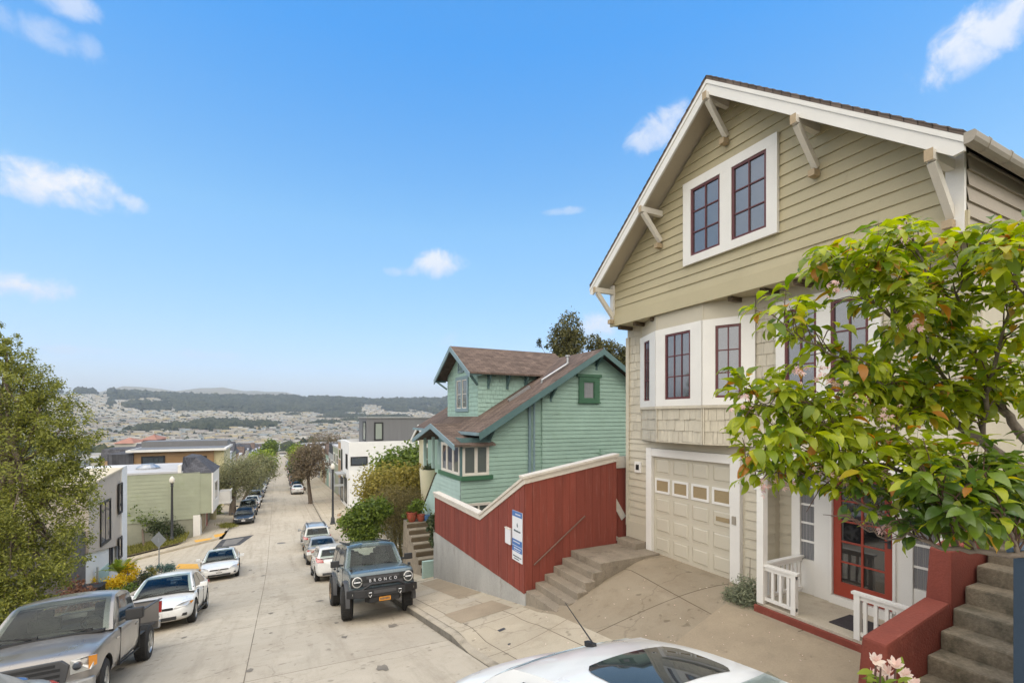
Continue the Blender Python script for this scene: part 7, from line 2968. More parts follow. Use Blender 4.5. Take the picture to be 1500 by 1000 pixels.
def finish_car(root, sp, paint_m):
    """hull, wheels, lamps, mirrors, handles, seams from the spec"""
    L2 = sp['L'] / 2
    r, ww, tr = sp['wr'], sp['ww'], sp['track']
    wf, wrr = sp['axle_f'], sp['axle_r']
    wl = [(wf, tr), (wf, -tr), (wrr, tr), (wrr, -tr)]
    me, idx = hull_mesh(sp['st'], wl, r, ww, sp.get('sub', 1), sp.get('boxy', False))
    me.name = 'body'
    body = bm_obj('body', me, [paint_m, M['black']], root)
    me.polygons.foreach_set('material_index', idx)
    for k, (x, y) in enumerate(wl):
        wheel(root, x, y, r, ww, sp.get('rim', 'rim'), sp.get('rstyle', 0), sp.get('steer', 0) if k < 2 else 0)
    return body


def sedan(name, label, paint_m, L=4.5, W=1.76, Hh=1.44, kind='sedan', group=None, sunroof=False, glass='car_glass', light_rear=False, cat='car', rails=False, antenna=False, steer=0):
    root = thing(name, label, cat, (0, 0, 0), 0, group)
    k = L / 4.5
    hw = W / 2
    x = lambda v: v * k
    if kind == 'sedan':
        st = [(x(2.27), hw * .60, .34, .50, .52), (x(2.20), hw * .80, .25, .60, .62), (x(2.03), hw * .93, .20, .665, .70), (x(1.6), hw * .99, .18, .735, .80), (x(1.05), hw, .18, .82, .90), (x(.6), hw, .18, .88, .93),
              (x(0), hw, .18, .90, .93), (x(-1.0), hw, .18, .93, .96), (x(-1.55), hw * .99, .19, .955, 1.03), (x(-1.95), hw * .95, .22, .96, 1.06), (x(-2.17), hw * .86, .27, .92, 1.02), (x(-2.26), hw * .68, .36, .80, .88)]
        sp = dict(wind0=x(1.18), wind1=x(.28), rear1=x(-.78), rear0=x(-1.62), belt0=.90, belt1=1.00, roof=Hh, wb=hw * .90, wt=hw * .66,
                  side=[[(x(.86), .955), (x(.30), Hh - .12), (x(-.12), Hh - .085), (x(-.18), .965)], [(x(-.24), .965), (x(-.18), Hh - .085), (x(-.70), Hh - .11), (x(-1.15), 1.06), (x(-1.12), 1.0)]])
    elif kind == 'hatch':
        st = [(x(2.27), hw * .62, .34, .55, .58), (x(2.18), hw * .82, .25, .68, .72), (x(1.98), hw * .94, .20, .76, .82), (x(1.5), hw * .99, .19, .84, .95), (x(1.0), hw, .19, .92, 1.02), (x(.4), hw, .19, .96, 1.0),
              (x(-1.0), hw, .19, 1.0, 1.02), (x(-1.9), hw * .98, .21, 1.0, 1.02), (x(-2.15), hw * .94, .26, .96, .99), (x(-2.26), hw * .86, .34, .86, .90)]
        sp = dict(wind0=x(1.22), wind1=x(.42), rear1=x(-1.72), rear0=x(-2.12), belt0=.98, belt1=1.02, roof=Hh, wb=hw * .93, wt=hw * .74, rear_bulge=.04, rear_drop=.07,
                  side=[[(x(.92), 1.03), (x(.42), Hh - .14), (x(-.20), Hh - .10), (x(-.22), 1.03)], [(x(-.28), 1.03), (x(-.26), Hh - .10), (x(-1.05), Hh - .12), (x(-1.05), 1.04)], [(x(-1.12), 1.05), (x(-1.12), Hh - .13), (x(-1.60), Hh - .17), (x(-1.78), 1.12)]])
    sp.update(L=L, wr=.325, ww=.21, track=hw - .115, axle_f=x(1.36), axle_r=x(-1.33), st=st, glass=glass, light_rear=light_rear, steer=steer)
    if kind == 'hatch' and Hh > 1.55:
        sp['wr'] = .36
    if sunroof:
        sp['sunroof'] = (x(.24), x(-.34), hw * .44)
    body = finish_car(root, sp, paint_m)
    cab, prof, rows = cabin(root, sp, paint_m)
    # lamps, grille, plates, mirrors
    for s in (1, -1):
        b = MB()
        zf = .62 if kind == 'sedan' else .70
        b.prism([(x(2.245), s * hw * .50, zf - .055), (x(2.13), s * hw * .845, zf - .035), (x(1.86), s * hw * .965, zf + .035), (x(1.92), s * hw * .90, zf + .085), (x(2.12), s * hw * .70, zf + .06), (x(2.21), s * hw * .52, zf + .01)], (.035, s * .012, .012))
        hl = b.build('headlamp', M['lamp_clear'], root, bevel=.006)
        b = MB()
        b.prism([(x(2.0), s * hw * .93, zf + .0), (x(1.86), s * hw * .97, zf + .04), (x(1.88), s * hw * .955, zf + .07), (x(2.0), s * hw * .90, zf + .065)], (.036, s * .016, .012))
        b.build('indicator', M['lamp_amber'], hl)
        b = MB()
        zt_ = .86 if kind == 'sedan' else .98
        if kind == 'sedan':
            b.prism([(x(-2.235), s * hw * .45, zt_ - .06), (x(-2.165), s * hw * .83, zt_ - .07), (x(-1.98), s * hw * .955, zt_ - .03), (x(-1.97), s * hw * .945, zt_ + .05), (x(-2.17), s * hw * .80, zt_ + .06), (x(-2.23), s * hw * .45, zt_ + .03)], (-.03, s * .012, .0))
        else:
            b.prism([(x(-2.235), s * hw * .62, zt_ - .14), (x(-2.15), s * hw * .93, zt_ - .12), (x(-1.98), s * hw * .985, zt_ + .02), (x(-2.0), s * hw * .97, zt_ + .10), (x(-2.16), s * hw * .90, zt_ + .08), (x(-2.22), s * hw * .64, zt_ - .02)], (-.035, s * .012, .0))
        b.build('tail_lamp', M['lamp_red'], root, bevel=.006)
        b = MB()
        mz = sp['belt0'] + .09
        b.bar((x(.88), s * hw * .90, mz - .03), (x(.86), s * (hw + .06), mz), .06, .04)
        b.frame_box(Vector((x(.80), s * (hw + .12), mz + .03)), Xp, Vector((0, s, 0)), Zp, -.06, .10, -.10, .10, -.07, .07)
        b.build('mirror', paint_m, root, bevel=.022)
        for xx in (.10, -.95):
            b = MB()
            b.box(x(xx) - .10, x(xx) + .08, s * (hw * .985), s * (hw + .022), .80, .835)
            b.build('door_handle', paint_m, root, bevel=.008)
        b = MB()
        for xx, zz in ((.95, .45), (-.20, .22), (-1.12, .75)):
            b.box(x(xx) - .004, x(xx) + .004, s * (hw * .955), s * (hw * 1.0008 + .0015), zz, .90)
        b.box(x(-1.0), x(.95), s * hw * .93, s * (hw * 1.001), .215, .25)
        b.build('door_seam', M['black'], root)
    b = MB()
    if kind == 'sedan':
        b.box(x(2.2), x(2.275), -.42, .42, .545, .60)
        b.box(x(2.18), x(2.272), -.50, .50, .27, .36)
        for s in (1, -1):
            b.box(x(2.1), x(2.205), s * .60, s * .74, .34, .41)
    else:
        b.box(x(2.2), x(2.28), -.46, .46, .56, .68)
        b.box(x(2.18), x(2.272), -.55, .55, .28, .42)
    b.build('grille', M['black'], root, bevel=.01)
    b = MB()
    b.box(x(2.24), x(2.30), -.40, .40, .598, .614)
    b.lathe((x(2.285), 0, .58), (1, 0, 0), [(0, .055), (.012, .055), (.016, .04)], 20)
    b.build('badge', M['chrome'], root)
    for xx, zz, s in ((2.275, .43, 1), (-2.275, .62 if kind == 'sedan' else .70, -1)):
        b = MB()
        b.box(x(xx) - .01, x(xx) + .012, -.155, .155, zz - .075, zz + .075)
        pl = b.build('number_plate', M['plate'], root)
        b = MB()
        for q in range(7):
            b.box(x(xx) + s * .0125, x(xx) + s * .0135, -.125 + q * .037, -.125 + q * .037 + .022, zz - .03, zz + .028)
        b.build('characters', M['ink'], pl)
    b = MB()
    b.box(x(-2.24), x(-2.272), -.6, .6, .30, .40)
    b.build('bumper_insert', M['trim_grey'], root)
    b = MB()
    for s in (.33, -.30):
        b.bar((x(1.20), s - .30, sp['belt0'] + .055), (x(1.12), s + .25, sp['belt0'] + .075), .02, .02)
    b.build('wiper', M['black'], root)
    if rails:
        b = MB()
        for s in (1, -1):
            y_ = s * hw * .62
            b.bar((x(.25), y_, Hh + .035), (x(-1.5), y_, Hh + .02), .04, .035)
            for xx in (.2, -.6, -1.45):
                b.box(x(xx) - .05, x(xx) + .05, y_ - .018, y_ + .018, Hh - .06, Hh + .02)
        b.build('roof_rail', M['black'], root)
    if antenna:
        b = MB()
        b.box(x(-.84), x(-.73), -.020, .020, Hh - .02, Hh + .018)
        b.tube([(x(-.74), 0, Hh + .01), (x(-1.10), 0, Hh + .27)], [.007, .003], 6)
        b.build('antenna', M['black'], root, bevel=None)
    return root


def put(root, x, y, heading, zf=road_z, wb=2.7, roll=0.0):
    """stand the car on the ground: heading is the compass of its nose in the xy plane (radians from +x)"""
    f = Vector((math.cos(heading), math.sin(heading), 0))
    l_ = Vector((-f.y, f.x, 0))
    P = lambda a, b_: Vector((x + f.x * a + l_.x * b_, y + f.y * a + l_.y * b_, zf(x + f.x * a + l_.x * b_, y + f.y * a + l_.y * b_)))
    F_, B_, Lf, Rt = P(wb / 2, 0), P(-wb / 2, 0), P(0, .75), P(0, -.75)
    fx = (F_ - B_).normalized()
    ly = (Lf - Rt).normalized()
    nz_ = fx.cross(ly).normalized()
    ly = nz_.cross(fx)
    Mx = Matrix((fx, ly, nz_)).transposed()
    root.rotation_euler = Mx.to_euler()
    root.location = (F_ + B_) / 2
    return root


UPH, DNH = -math.pi / 2, math.pi / 2     # nose uphill towards us / nose downhill

# white saloon in the foreground, tail downhill, seen from above
c = sedan('white_sedan', 'white sedan with glass sunroof and rod aerial parked in front of the driveway', M['paint_white'], 4.6, 1.80, 1.44, sunroof=True, antenna=True)
put(c, 2.22, 1.98, UPH, road_z)
c = sedan('white_sedan', 'white sedan with amber lamp corners parked close behind the grey pickup', M['paint_white'], 4.5, 1.75, 1.43)
put(c, -3.04, 18.3, UPH + .0, road_z)
c = sedan('white_sedan', 'white older sedan with dark sunroof, downhill of the other white car near the crossing', M['paint_white'], 4.7, 1.79, 1.43, sunroof=True)
put(c, -2.75, 30.6, UPH + .05, road_z)
c = sedan('white_hatchback', 'white hatchback directly downhill of the blue grey off-roader', M['paint_white'], 4.3, 1.76, 1.50, kind='hatch', light_rear=True)
put(c, 2.40, 24.1, DNH, road_z)
c = sedan('champagne_sedan', 'champagne sedan between the white hatchback and the silver crossover', M['paint_beige'], 4.6, 1.80, 1.46, light_rear=True)
put(c, 2.45, 31.5, DNH, road_z)
c = sedan('silver_crossover', 'silver crossover with black roof rails first in line before the crossing', M['paint_silver'], 4.6, 1.84, 1.68, kind='hatch', rails=True)
put(c, 2.55, 37.6, DNH, road_z)

# ---------------- pickup
def pickup():
    root = thing('pickup_truck', 'dark warm grey pickup truck with orange indicator, nearest on the left kerb', 'pickup truck', (0, 0, 0))
    pm = M['paint_pickup']
    L, hw = 5.1, .885
    st = [(2.46, hw * .80, .50, .76, .78), (2.42, hw * .93, .44, .90, .925), (2.30, hw * .975, .42, .98, 1.01), (1.8, hw * .99, .40, 1.02, 1.075), (1.2, hw, .38, 1.05, 1.13), (.9, hw, .38, 1.08, 1.14),
          (.3, hw, .38, 1.09, 1.10), (-.55, hw, .40, 1.09, 1.10), (-.60, hw, .40, 1.09, 1.10)]
    sp = dict(L=L, wr=.36, ww=.23, track=hw - .12, axle_f=1.62, axle_r=-1.48, st=st, boxy=True, sub=1, steer=.10)
    me, idx = hull_mesh(st, [(1.62, hw - .12), (1.62, -hw + .12)], .36, .23, 1, True)
    body = bm_obj('body', me, [pm, M['black']], root)
    me.polygons.foreach_set('material_index', idx)
    # bed with open top
    b = MB()
    bm_st = [(-.62, hw * .995, .46, 1.12, 1.12), (-2.52, hw * .985, .50, 1.12, 1.12)]
    b.box(-2.55, -.62, hw - .05, hw, .48, 1.12)
    b.box(-2.55, -.62, -hw, -hw + .05, .48, 1.12)
    b.box(-2.55, -2.49, -hw + .05, hw - .05, .5, 1.10)
    b.box(-.70, -.64, -hw + .05, hw - .05, .5, 1.12)
    b.box(-2.49, -.70, -hw + .05, hw - .05, .52, .62)
    bed = b.build('bed', pm, root)
    bmb = bmesh.new()
    bmb.from_mesh(bed.data)
    bmb.free()
    cuts = []
    md_src = bed
    for s in (1, -1):
        q = MB()
        q.lathe((-1.48, s * (hw + .1), .37), (0, -s, 0), [(0, .425), (.36, .425)], 28)
        c_ = q.build('cut_tmp', M['black'])
        cuts.append(c_)
        md = bed.modifiers.new('b', 'BOOLEAN')
        md.operation = 'DIFFERENCE'
        md.object = c_
    dg = bpy.context.evaluated_depsgraph_get()
    nm = bpy.data.meshes.new_from_object(bed.evaluated_get(dg))
    bed.modifiers.clear()
    bed.data = nm
    for c_ in cuts:
        bpy.data.objects.remove(c_)
    b = MB()
    b.box(-2.56, -.60, hw - .065, hw + .006, 1.12, 1.145)
    b.box(-2.56, -.60, -hw - .006, -hw + .065, 1.12, 1.145)
    b.box(-2.56, -2.48, -hw + .065, hw - .065, 1.10, 1.13)
    b.build('bed_rail', M['trim_grey'], bed, bevel=.008)
    b = MB()
    for s in (1, -1):
        b.lathe((-1.48, s * (hw - .01), .37), (0, s, 0), [(0, .425), (.03, .43), (.035, .47), (.0, .475)], 28)
    b = MB()
    b.box(-2.47, -.72, -hw + .06, hw - .06, .63, .645)
    b.build('bed_liner', M['black'], bed)
    for (x, y) in ((1.62, hw - .13), (1.62, -hw + .13), (-1.48, hw - .12), (-1.48, -hw + .12)):
        wheel(root, x, y, .36, .235, 'rim', 0, .10 if x > 0 else 0)
    sp = dict(wind0=1.10, wind1=.42, rear1=-.36, rear0=-.60, belt0=1.10, belt1=1.10, roof=1.69, wb=hw * .93, wt=hw * .76, crown=.03, rear_bulge=0, rear_drop=.05,
              side=[[(.76, 1.15), (.38, 1.575), (-.30, 1.58), (-.44, 1.15)]])
    cabin(root, sp, pm)
    # hood creases and cowl
    b = MB()
    b.box(1.02, 1.22, -.72, .72, 1.105, 1.142)
    b.build('cowl', M['black'], root)
    b = MB()
    for y0 in (.52, -.18):
        b.bar((1.14, y0, 1.165), (1.02, y0 - .52, 1.20), .022, .025)
        b.box(1.11, 1.17, y0 - .03, y0 + .03, 1.14, 1.185)
    b.build('wiper', M['black'], root)
    # dark grille in a black frame, oval badge
    b = MB()
    g0 = 2.40
    b.prism([(g0, -.56, .60), (g0, .56, .60), (g0, .60, .84), (g0, .50, .925), (g0, -.50, .925), (g0, -.60, .84)], (.075, 0, 0))
    gr_ = b.build('grille', M['trim_grey'], root, bevel=.012)
    b = MB()
    for z in (.645, .72, .80, .865):
        w = .50 if z < .85 else .44
        b.box(g0 + .066, g0 + .080, -w, w, z - .018, z + .022)
    b.build('grille_slots', M['black'], gr_)
    b = MB()
    bm = bmesh.new()
    oval = [(g0 + .088, .155 * math.cos(a), .755 + .062 * math.sin(a)) for a in [2 * math.pi * k / 28 for k in range(28)]]
    b.prism([(g0 + .070, p[1] * 1.1, .755 + (p[2] - .755) * 1.15) for p in oval], (.014, 0, 0))
    bd = b.build('badge', M['chrome'], gr_)
    b = MB()
    b.prism(oval, (.006, 0, 0))
    bo = b.build('badge_field', M['sign_blue'], bd)
    text('Ford', (g0 + .0955, 0, .752), (0, 1, 0), (1, 0, 0), .085, M['plate'], bd, depth=.002)
    for s in (1, -1):
        b = MB()
        b.prism([(2.41, s * .60, .70), (2.38, s * .835, .72), (2.26, s * .872, .76), (2.24, s * .868, .905), (2.36, s * .80, .915), (2.42, s * .60, .90)], (.05, s * .012, 0))
        hl = b.build('headlamp', M['lamp_clear'], root, bevel=.008)
        b = MB()
        b.prism([(2.385, s * .805, .725), (2.26, s * .875, .765), (2.245, s * .870, .90), (2.37, s * .795, .912)], (.052, s * .016, .001))
        b.build('indicator', M['lamp_amber'], hl)
        b = MB()
        b.lathe((2.44, s * .69, .81), (1, 0, 0), [(0, .06), (.03, .055), (.034, .03)], 18)
        b.build('reflector', M['chrome'], hl, smooth=True, angle=30)
        b = MB()
        b.bar((.72, s * .84, 1.20), (.72, s * .98, 1.22), .07, .05)
        b.frame_box(Vector((.72, s * 1.05, 1.26)), Xp, Vector((0, s, 0)), Zp, -.05, .09, -.13, .13, -.10, .10)
        b.build('mirror', M['black'], root, bevel=.025)
        b = MB()
        b.box(-.30, -.12, s * .87, s * .905, .945, .985)
        b.build('door_handle', pm, root, bevel=.008)
        b = MB()
        for xx, z0, z1 in ((.86, .45, 1.08), (-.50, .45, 1.08)):
            b.box(xx - .005, xx + .005, s * .84, s * (hw + .0015), z0, z1)
        b.box(-.50, .86, s * .84, s * (hw + .0015), .44, .45)
        b.build('door_seam', M['black'], root)
        b = MB()
        b.box(-2.56, -2.50, s * (hw - .12), s * (hw + .004), .82, 1.08)
        b.build('tail_lamp', M['lamp_red'], root, bevel=.006)
        b = MB()
        b.box(1.02, 1.16, s * (hw - .01), s * (hw + .012), .93, .955)
        b.build('side_badge', M['chrome'], root)
    b = MB()
    b.prism([(2.40, -.88, .42), (2.62, -.62, .42), (2.66, 0, .42), (2.62, .62, .42), (2.40, .88, .42), (2.30, .89, .42), (2.30, -.89, .42)], (0, 0, .19))
    b.build('front_bumper', M['chrome'] if False else M['metal'], root, bevel=.03)
    b = MB()
    b.box(-2.72, -2.56, -.84, .84, .46, .62)
    b.build('rear_bumper', M['metal'], root, bevel=.02)
    sq = lambda x_: 1.1 + (x_ - 1.1) * .86 if x_ > 1.1 else x_
    done = set()

    def shorten(o, top):
        if o.name.startswith('wheel') and top:
            o.location.x = sq(o.location.x)
            return
        if o.type == 'MESH' and o.data.name not in done:
            done.add(o.data.name)
            off = o.matrix_basis.translation.x
            if o.name.startswith('lettering'):
                o.location.x = sq(o.location.x)
            else:
                for v in o.data.vertices:
                    v.co.x = sq(v.co.x)
        for ch_ in o.children:
            shorten(ch_, False)
    for ch in root.children:
        shorten(ch, True)
    return root


pk = pickup()
put(pk, -3.36, 11.3, UPH, road_z, 2.8)

# ---------------- boxy off-roader
def offroader():
    root = thing('offroader', 'blue grey boxy off-roader with round lamps and black bumper facing uphill', 'car', (0, 0, 0))
    pm = M['paint_bronco']
    L, hw = 4.7, .90
    st = [(2.16, hw * .94, .72, 1.14, 1.15), (2.13, hw * .97, .66, 1.20, 1.215), (2.0, hw * .985, .62, 1.235, 1.26), (1.4, hw * .99, .60, 1.25, 1.29), (.86, hw, .58, 1.26, 1.30), (.5, hw, .58, 1.26, 1.27), (-1.2, hw, .58, 1.26, 1.27), (-2.2, hw, .62, 1.26, 1.27), (-2.28, hw * .98, .66, 1.24, 1.25)]
    wl = [(1.40, hw - .07), (1.40, -hw + .07), (-1.45, hw - .07), (-1.45, -hw + .07)]
    me, idx = hull_mesh(st, wl, .43, .30, 1, True)
    body = bm_obj('body', me, [pm, M['black']], root)
    me.polygons.foreach_set('material_index', idx)
    for k, (x, y) in enumerate(wl):
        wheel(root, x, y + (.02 if y > 0 else -.02), .43, .30, 'bronze_rim', 1, -.20 if k < 2 else 0)
    sp = dict(wind0=.92, wind1=.42, rear1=-2.10, rear0=-2.24, belt0=1.26, belt1=1.26, roof=1.88, wb=hw * .95, wt=hw * .78, crown=.02, rear_bulge=0, rear_drop=.05, front_drop=.02,
              side=[[(.66, 1.32), (.40, 1.77), (-.36, 1.78), (-.36, 1.32)], [(-.44, 1.32), (-.44, 1.78), (-1.22, 1.78), (-1.22, 1.32)], [(-1.34, 1.32), (-1.34, 1.77), (-2.0, 1.76), (-2.05, 1.32)]])
    cabin(root, sp, pm)
    # flared arches
    for (x, y) in wl:
        b = MB()
        s = 1 if y > 0 else -1
        n = 14
        ring = []
        for k in range(n + 1):
            a = math.pi * (-.04 + 1.08 * k / n)
            for (rr, yy) in ((.51, hw - .06), (.51, hw + .06), (.56, hw + .07), (.60, hw - .04)):
                b.v.append((x + rr * math.cos(a), s * yy, .44 + rr * math.sin(a) * .98))
        o_ = len(b.v) - (n + 1) * 4
        for k in range(n):
            for j in range(3):
                a0 = o_ + k * 4 + j
                b.f.append((a0, a0 + 1, a0 + 5, a0 + 4))
                b.m.append(0)
        b.build('wheel_flare', M['trim_grey'], root, smooth=True, angle=40)
    # face: dark panel, ringed lamps, letters
    b = MB()
    b.box(2.10, 2.19, -.86, .86, .87, 1.13)
    gr_ = b.build('grille', M['black'], root, bevel=.02)
    b = MB()
    b.box(2.185, 2.20, -.55, .55, .885, .955)
    b.box(2.185, 2.198, -.45, .45, 1.045, 1.10)
    b.build('grille_slots', M['trim_grey'], gr_)
    for s in (1, -1):
        b = MB()
        b.lathe((2.185, s * .70, 1.0), (1, 0, 0), [(0, .135), (.03, .135), (.035, .112), (.02, .108)], 28)
        hl = b.build('headlamp', M['lamp_clear'], root, smooth=True, angle=30)
        b = MB()
        b.lathe((2.20, s * .70, 1.0), (1, 0, 0), [(0, .112), (.012, .108), (.018, .06)], 24)
        b.box(2.21, 2.222, s * .70 - .22 + (.10 if s < 0 else -.10) + .10, s * .70 + .10 + (.10 if s < 0 else -.10) , .985, 1.012)
        b.build('lens', M['car_glass'], hl)
        b = MB()
        b.box(2.212, 2.226, s * .70 - .085, s * .70 + .085, .985, 1.013)
        b.build('running_light', M['sign_white'], hl)
        b = MB()
        b.bar((.70, s * .86, 1.34), (.70, s * 1.02, 1.36), .08, .05)
        b.frame_box(Vector((.72, s * 1.10, 1.40)), Xp, Vector((0, s, 0)), Zp, -.05, .08, -.12, .12, -.085, .085)
        b.build('mirror', M['black'], root, bevel=.02)
        b = MB()
        for xx in (.80, -.40, -1.26):
            b.box(xx - .006, xx + .006, s * .85, s * (hw + .0015), .66, 1.25)
        b.build('door_seam', M['black'], root)
        for xx in (-.20, -1.06):
            b = MB()
            b.box(xx - .10, xx + .08, s * .885, s * .93, 1.10, 1.145)
            b.build('door_handle', M['black'], root, bevel=.008)
        b = MB()
        b.box(.5, 2.0, s * .76, s * .80, 1.262, 1.30) if False else b.box(1.86, 1.98, s * .78, s * .84, 1.25, 1.32)
        b.build('trail_sight', M['black'], root, bevel=.012)
        b = MB()
        b.box(-2.31, -2.25, s * .72, s * .86, .86, 1.22)
        b.build('tail_lamp', M['lamp_red'], root, bevel=.006)
    text('BRONCO', (2.2025, 0, 1.0), (0, 1, 0), (1, 0, 0), .105, M['sign_white'], gr_, depth=.004, spacing=2.2)
    # steel bumper with hoop, winch slot, tow hooks, fog lamps, plate
    b = MB()
    b.prism([(2.12, -.97, .62), (2.30, -.80, .62), (2.42, -.55, .62), (2.42, .55, .62), (2.30, .80, .62), (2.12, .97, .62)], (0, 0, .20))
    b.prism([(2.12, -.50, .48), (2.36, -.40, .48), (2.36, .40, .48), (2.12, .50, .48)], (0, 0, .142))
    bp = b.build('front_bumper', M['black'], root, bevel=.02)
    b = MB()
    b.tube([(2.36, -.62, .80), (2.37, -.46, .88), (2.37, -.36, .93), (2.37, .36, .93), (2.37, .46, .88), (2.36, .62, .80)], .028, 10)
    b.build('hoop', M['black'], bp, smooth=True)
    b = MB()
    b.box(2.40, 2.432, -.30, .30, .70, .78)
    b.build('winch_slot', M['trim_grey'], bp)
    for s in (1, -1):
        b = MB()
        b.tube([(2.42, s * .40 - .035, .68), (2.45, s * .40 - .035, .74), (2.45, s * .40 + .035, .74), (2.42, s * .40 + .035, .68), (2.43, s * .40, .62), (2.42, s * .40 - .035, .68)], .012, 8)
        b.build('tow_hook', M['chrome'], bp, smooth=True)
        for q in range(3):
            b = MB()
            yy = s * (.66 + .075 * q)
            xx = 2.385 - (.66 + .075 * q - .55) * .48
            b.box(xx - .02, xx + .012, yy - .024, yy + .024, .69, .74)
            b.build('fog_lamp', M['lamp_amber'] if q < 2 and s < 0 else M['lamp_clear'], bp)
    b = MB()
    b.box(2.37, 2.385, -.155, .155, .50, .60)
    pl = b.build('number_plate', M['plate_orange'], root)
    b = MB()
    for q in range(7):
        b.box(2.3855, 2.3868, -.125 + q * .037, -.125 + q * .037 + .024, .52, .575)
    b.build('characters', M['ink'], pl)
    b = MB()
    for y0 in (.55, -.05):
        b.bar((.98, y0, 1.31), (.88, y0 - .52, 1.34), .02, .025)
    b.build('wiper', M['black'], root)
    b = MB()
    b.box(-2.0, .3, .60, .64, 1.86, 1.90)
    b.box(-2.0, .3, -.64, -.60, 1.86, 1.90)
    b.build('roof_rail', M['black'], root, bevel=.008)
    b = MB()
    b.lathe((-2.42, 0, 1.05), (-1, 0, 0), [(0, .40), (.22, .40), (.25, .25)], 24)
    b.build('spare_wheel', M['tyre'], root, smooth=True, angle=35)
    return root


br = offroader()
br.scale = (.95, .94, 1.0)
put(br, 2.46, 14.3, UPH + .01, road_z, 2.85)

# corner of one more parked car at the very bottom left
c = sedan('pale_sedan', 'pale silver car cut off by the bottom left corner in front of the pickup', M['paint_silver'], 4.5, 1.76, 1.45)
put(c, -3.28, 5.70, UPH, road_z)

# ---------------- the lines of cars farther down
protos_c = {}


def proto(kind):
    if kind not in protos_c:
        protos_c[kind] = {
            'sedan': lambda: sedan('parked_car', 'x', M['paint_white'], 4.6, 1.80, 1.45),
            'hatch': lambda: sedan('parked_car', 'x', M['paint_white'], 4.4, 1.80, 1.60, kind='hatch')}[kind]()
    return protos_c[kind]


def repaint(o, m_):
    for ch in o.children:
        if ch.type == 'MESH' and ch.name.split('.')[0] in ('body', 'cabin', 'mirror', 'door_handle'):
            sl_ = ch.material_slots[0]
            sl_.link = 'OBJECT'
            sl_.material = m_


line = [  # x offset from the road axis, y, kind, paint, nose, label, group
    (-2.75, 54.2, 'sedan', 'paint_black', UPH, 'black sedan under the large olive tree, first below the crossing', None),
    (-2.75, 60.0, 'hatch', 'paint_dark', UPH, 'dark grey hatchback just behind the black sedan', None),
    (-2.7, 66.5, 'sedan', 'paint_white', UPH, 'white car third in the left line below the crossing', None),
    (-2.7, 73.0, 'hatch', 'paint_silver', UPH, 'silver hatchback fourth in the left line below the crossing', None),
    (-2.7, 80, 'sedan', 'paint_blue', UPH, 'dark blue car fifth in the left line below the crossing', None),
    (-2.7, 87, 'sedan', 'paint_white', UPH, 'white car sixth in the left line below the crossing', None),
    (-2.7, 96, 'hatch', 'paint_silver', UPH, 'silver car seventh in the left line below the crossing', None),
    (-2.7, 105, 'sedan', 'paint_dark', UPH, 'dark car eighth in the left line below the crossing', None),
    (2.75, 81.5, 'sedan', 'paint_white', DNH, 'white sedan beside the brown leaved tree on the right', None),
    (2.75, 88.5, 'sedan', 'paint_dark', DNH, 'grey car just beyond the white sedan on the right line', None),
    (2.75, 95, 'hatch', 'paint_dark', DNH, 'dark hatchback third in the right line', None),
    (2.75, 102, 'hatch', 'paint_black', DNH, 'black hatchback fourth in the right line', None),
]
for i in range(16):
    line.append((-2.65, 114 + i * 9.0, ['sedan', 'hatch'][i % 2], ['paint_white', 'paint_silver', 'paint_dark', 'paint_white', 'paint_blue'][i % 5], UPH, 'small distant car parked far down the left kerb', 'cars parked far down the left kerb'))
for i in range(10):
    line.append((2.75, 112 + i * 10.0, ['hatch', 'sedan'][i % 2], ['paint_dark', 'paint_silver', 'paint_white'][i % 3], DNH, 'small distant car parked far down the right kerb', 'cars parked far down the right kerb'))
usedp = set()
for (ox, y, kd, pm, hd, lab, grp) in line:
    p = proto(kd)
    if kd in usedp:
        c = copy_tree(p)
        c.name = 'parked_car'
    else:
        usedp.add(kd)
        c = p
    tag(c, lab, 'car', grp or 'cars parked below the crossing')
    repaint(c, M[pm])
    put(c, cx(y) + ox, y, hd, road_z)
c = copy_tree(proto('sedan'))
tag(c, 'white car passing across the far end of the street', 'car')
if 'group' in c:
    del c['group']
repaint(c, M['paint_white'])
put(c, cx(336) + .6, 336, 0.0, lambda x, y: zr(y) + .1)

# ------------------------------------------------------------------ street furniture
def street_lamp(label, base, h):
    t = thing('street_lamp', label, 'street lamp', base)
    x, y, z = base
    b = MB()
    b.lathe((x, y, z), (0, 0, 1), [(0, .24), (.10, .24), (.14, .19), (.55, .17), (.62, .13), (.7, .105), (h - .9, .075), (h - .85, .11), (h - .78, .11), (h - .74, .085), (h - .62, .12), (h - .58, .12)], 16)
    b.build('post', M['iron'], t, smooth=True, angle=40)
    b = MB()
    b.lathe((x, y, z), (0, 0, 1), [(h - .58, .11), (h - .45, .19), (h - .25, .19), (h - .1, .11), (h - .02, .04), (h, .015)], 16)
    b.build('globe', M['offwhite'], t, smooth=True, angle=60)
    return t


pL, pR = onG(252, 797, lambda x, y: road_z(x, y) + .15), onG(487.5, 767, walk_z)
dL = SN * pL.x + CN * pL.y
dR = SN * pR.x + CN * pR.y
street_lamp('dark street lamp post with pale globe before the sage green house', pL, 100 * dL / FPX)
tR = street_lamp('dark street lamp post with pale globe on the right pavement before the white house', pR, 89 * dR / FPX)
b = MB()
b.box(pR.x + .07, pR.x + 1.0, pR.y - .02, pR.y + .02, pR.z + 3.45, pR.z + 3.65)
b.build('street_name_sign', M['greywall'], tR)
dp = onG(233, 846, left_walk)
dd = 27.5
dpos = atD(233, 790, dd)
t = thing('warning_sign', 'pale diamond shaped warning sign on a thin post at the near left corner', 'sign', (dpos.x, dpos.y, dpos.z - 2.4))
b = MB()
b.tube([(dpos.x, dpos.y, dpos.z - 3.4), (dpos.x, dpos.y, dpos.z + .45)], .03, 8)
b.build('post', M['metal'], t)
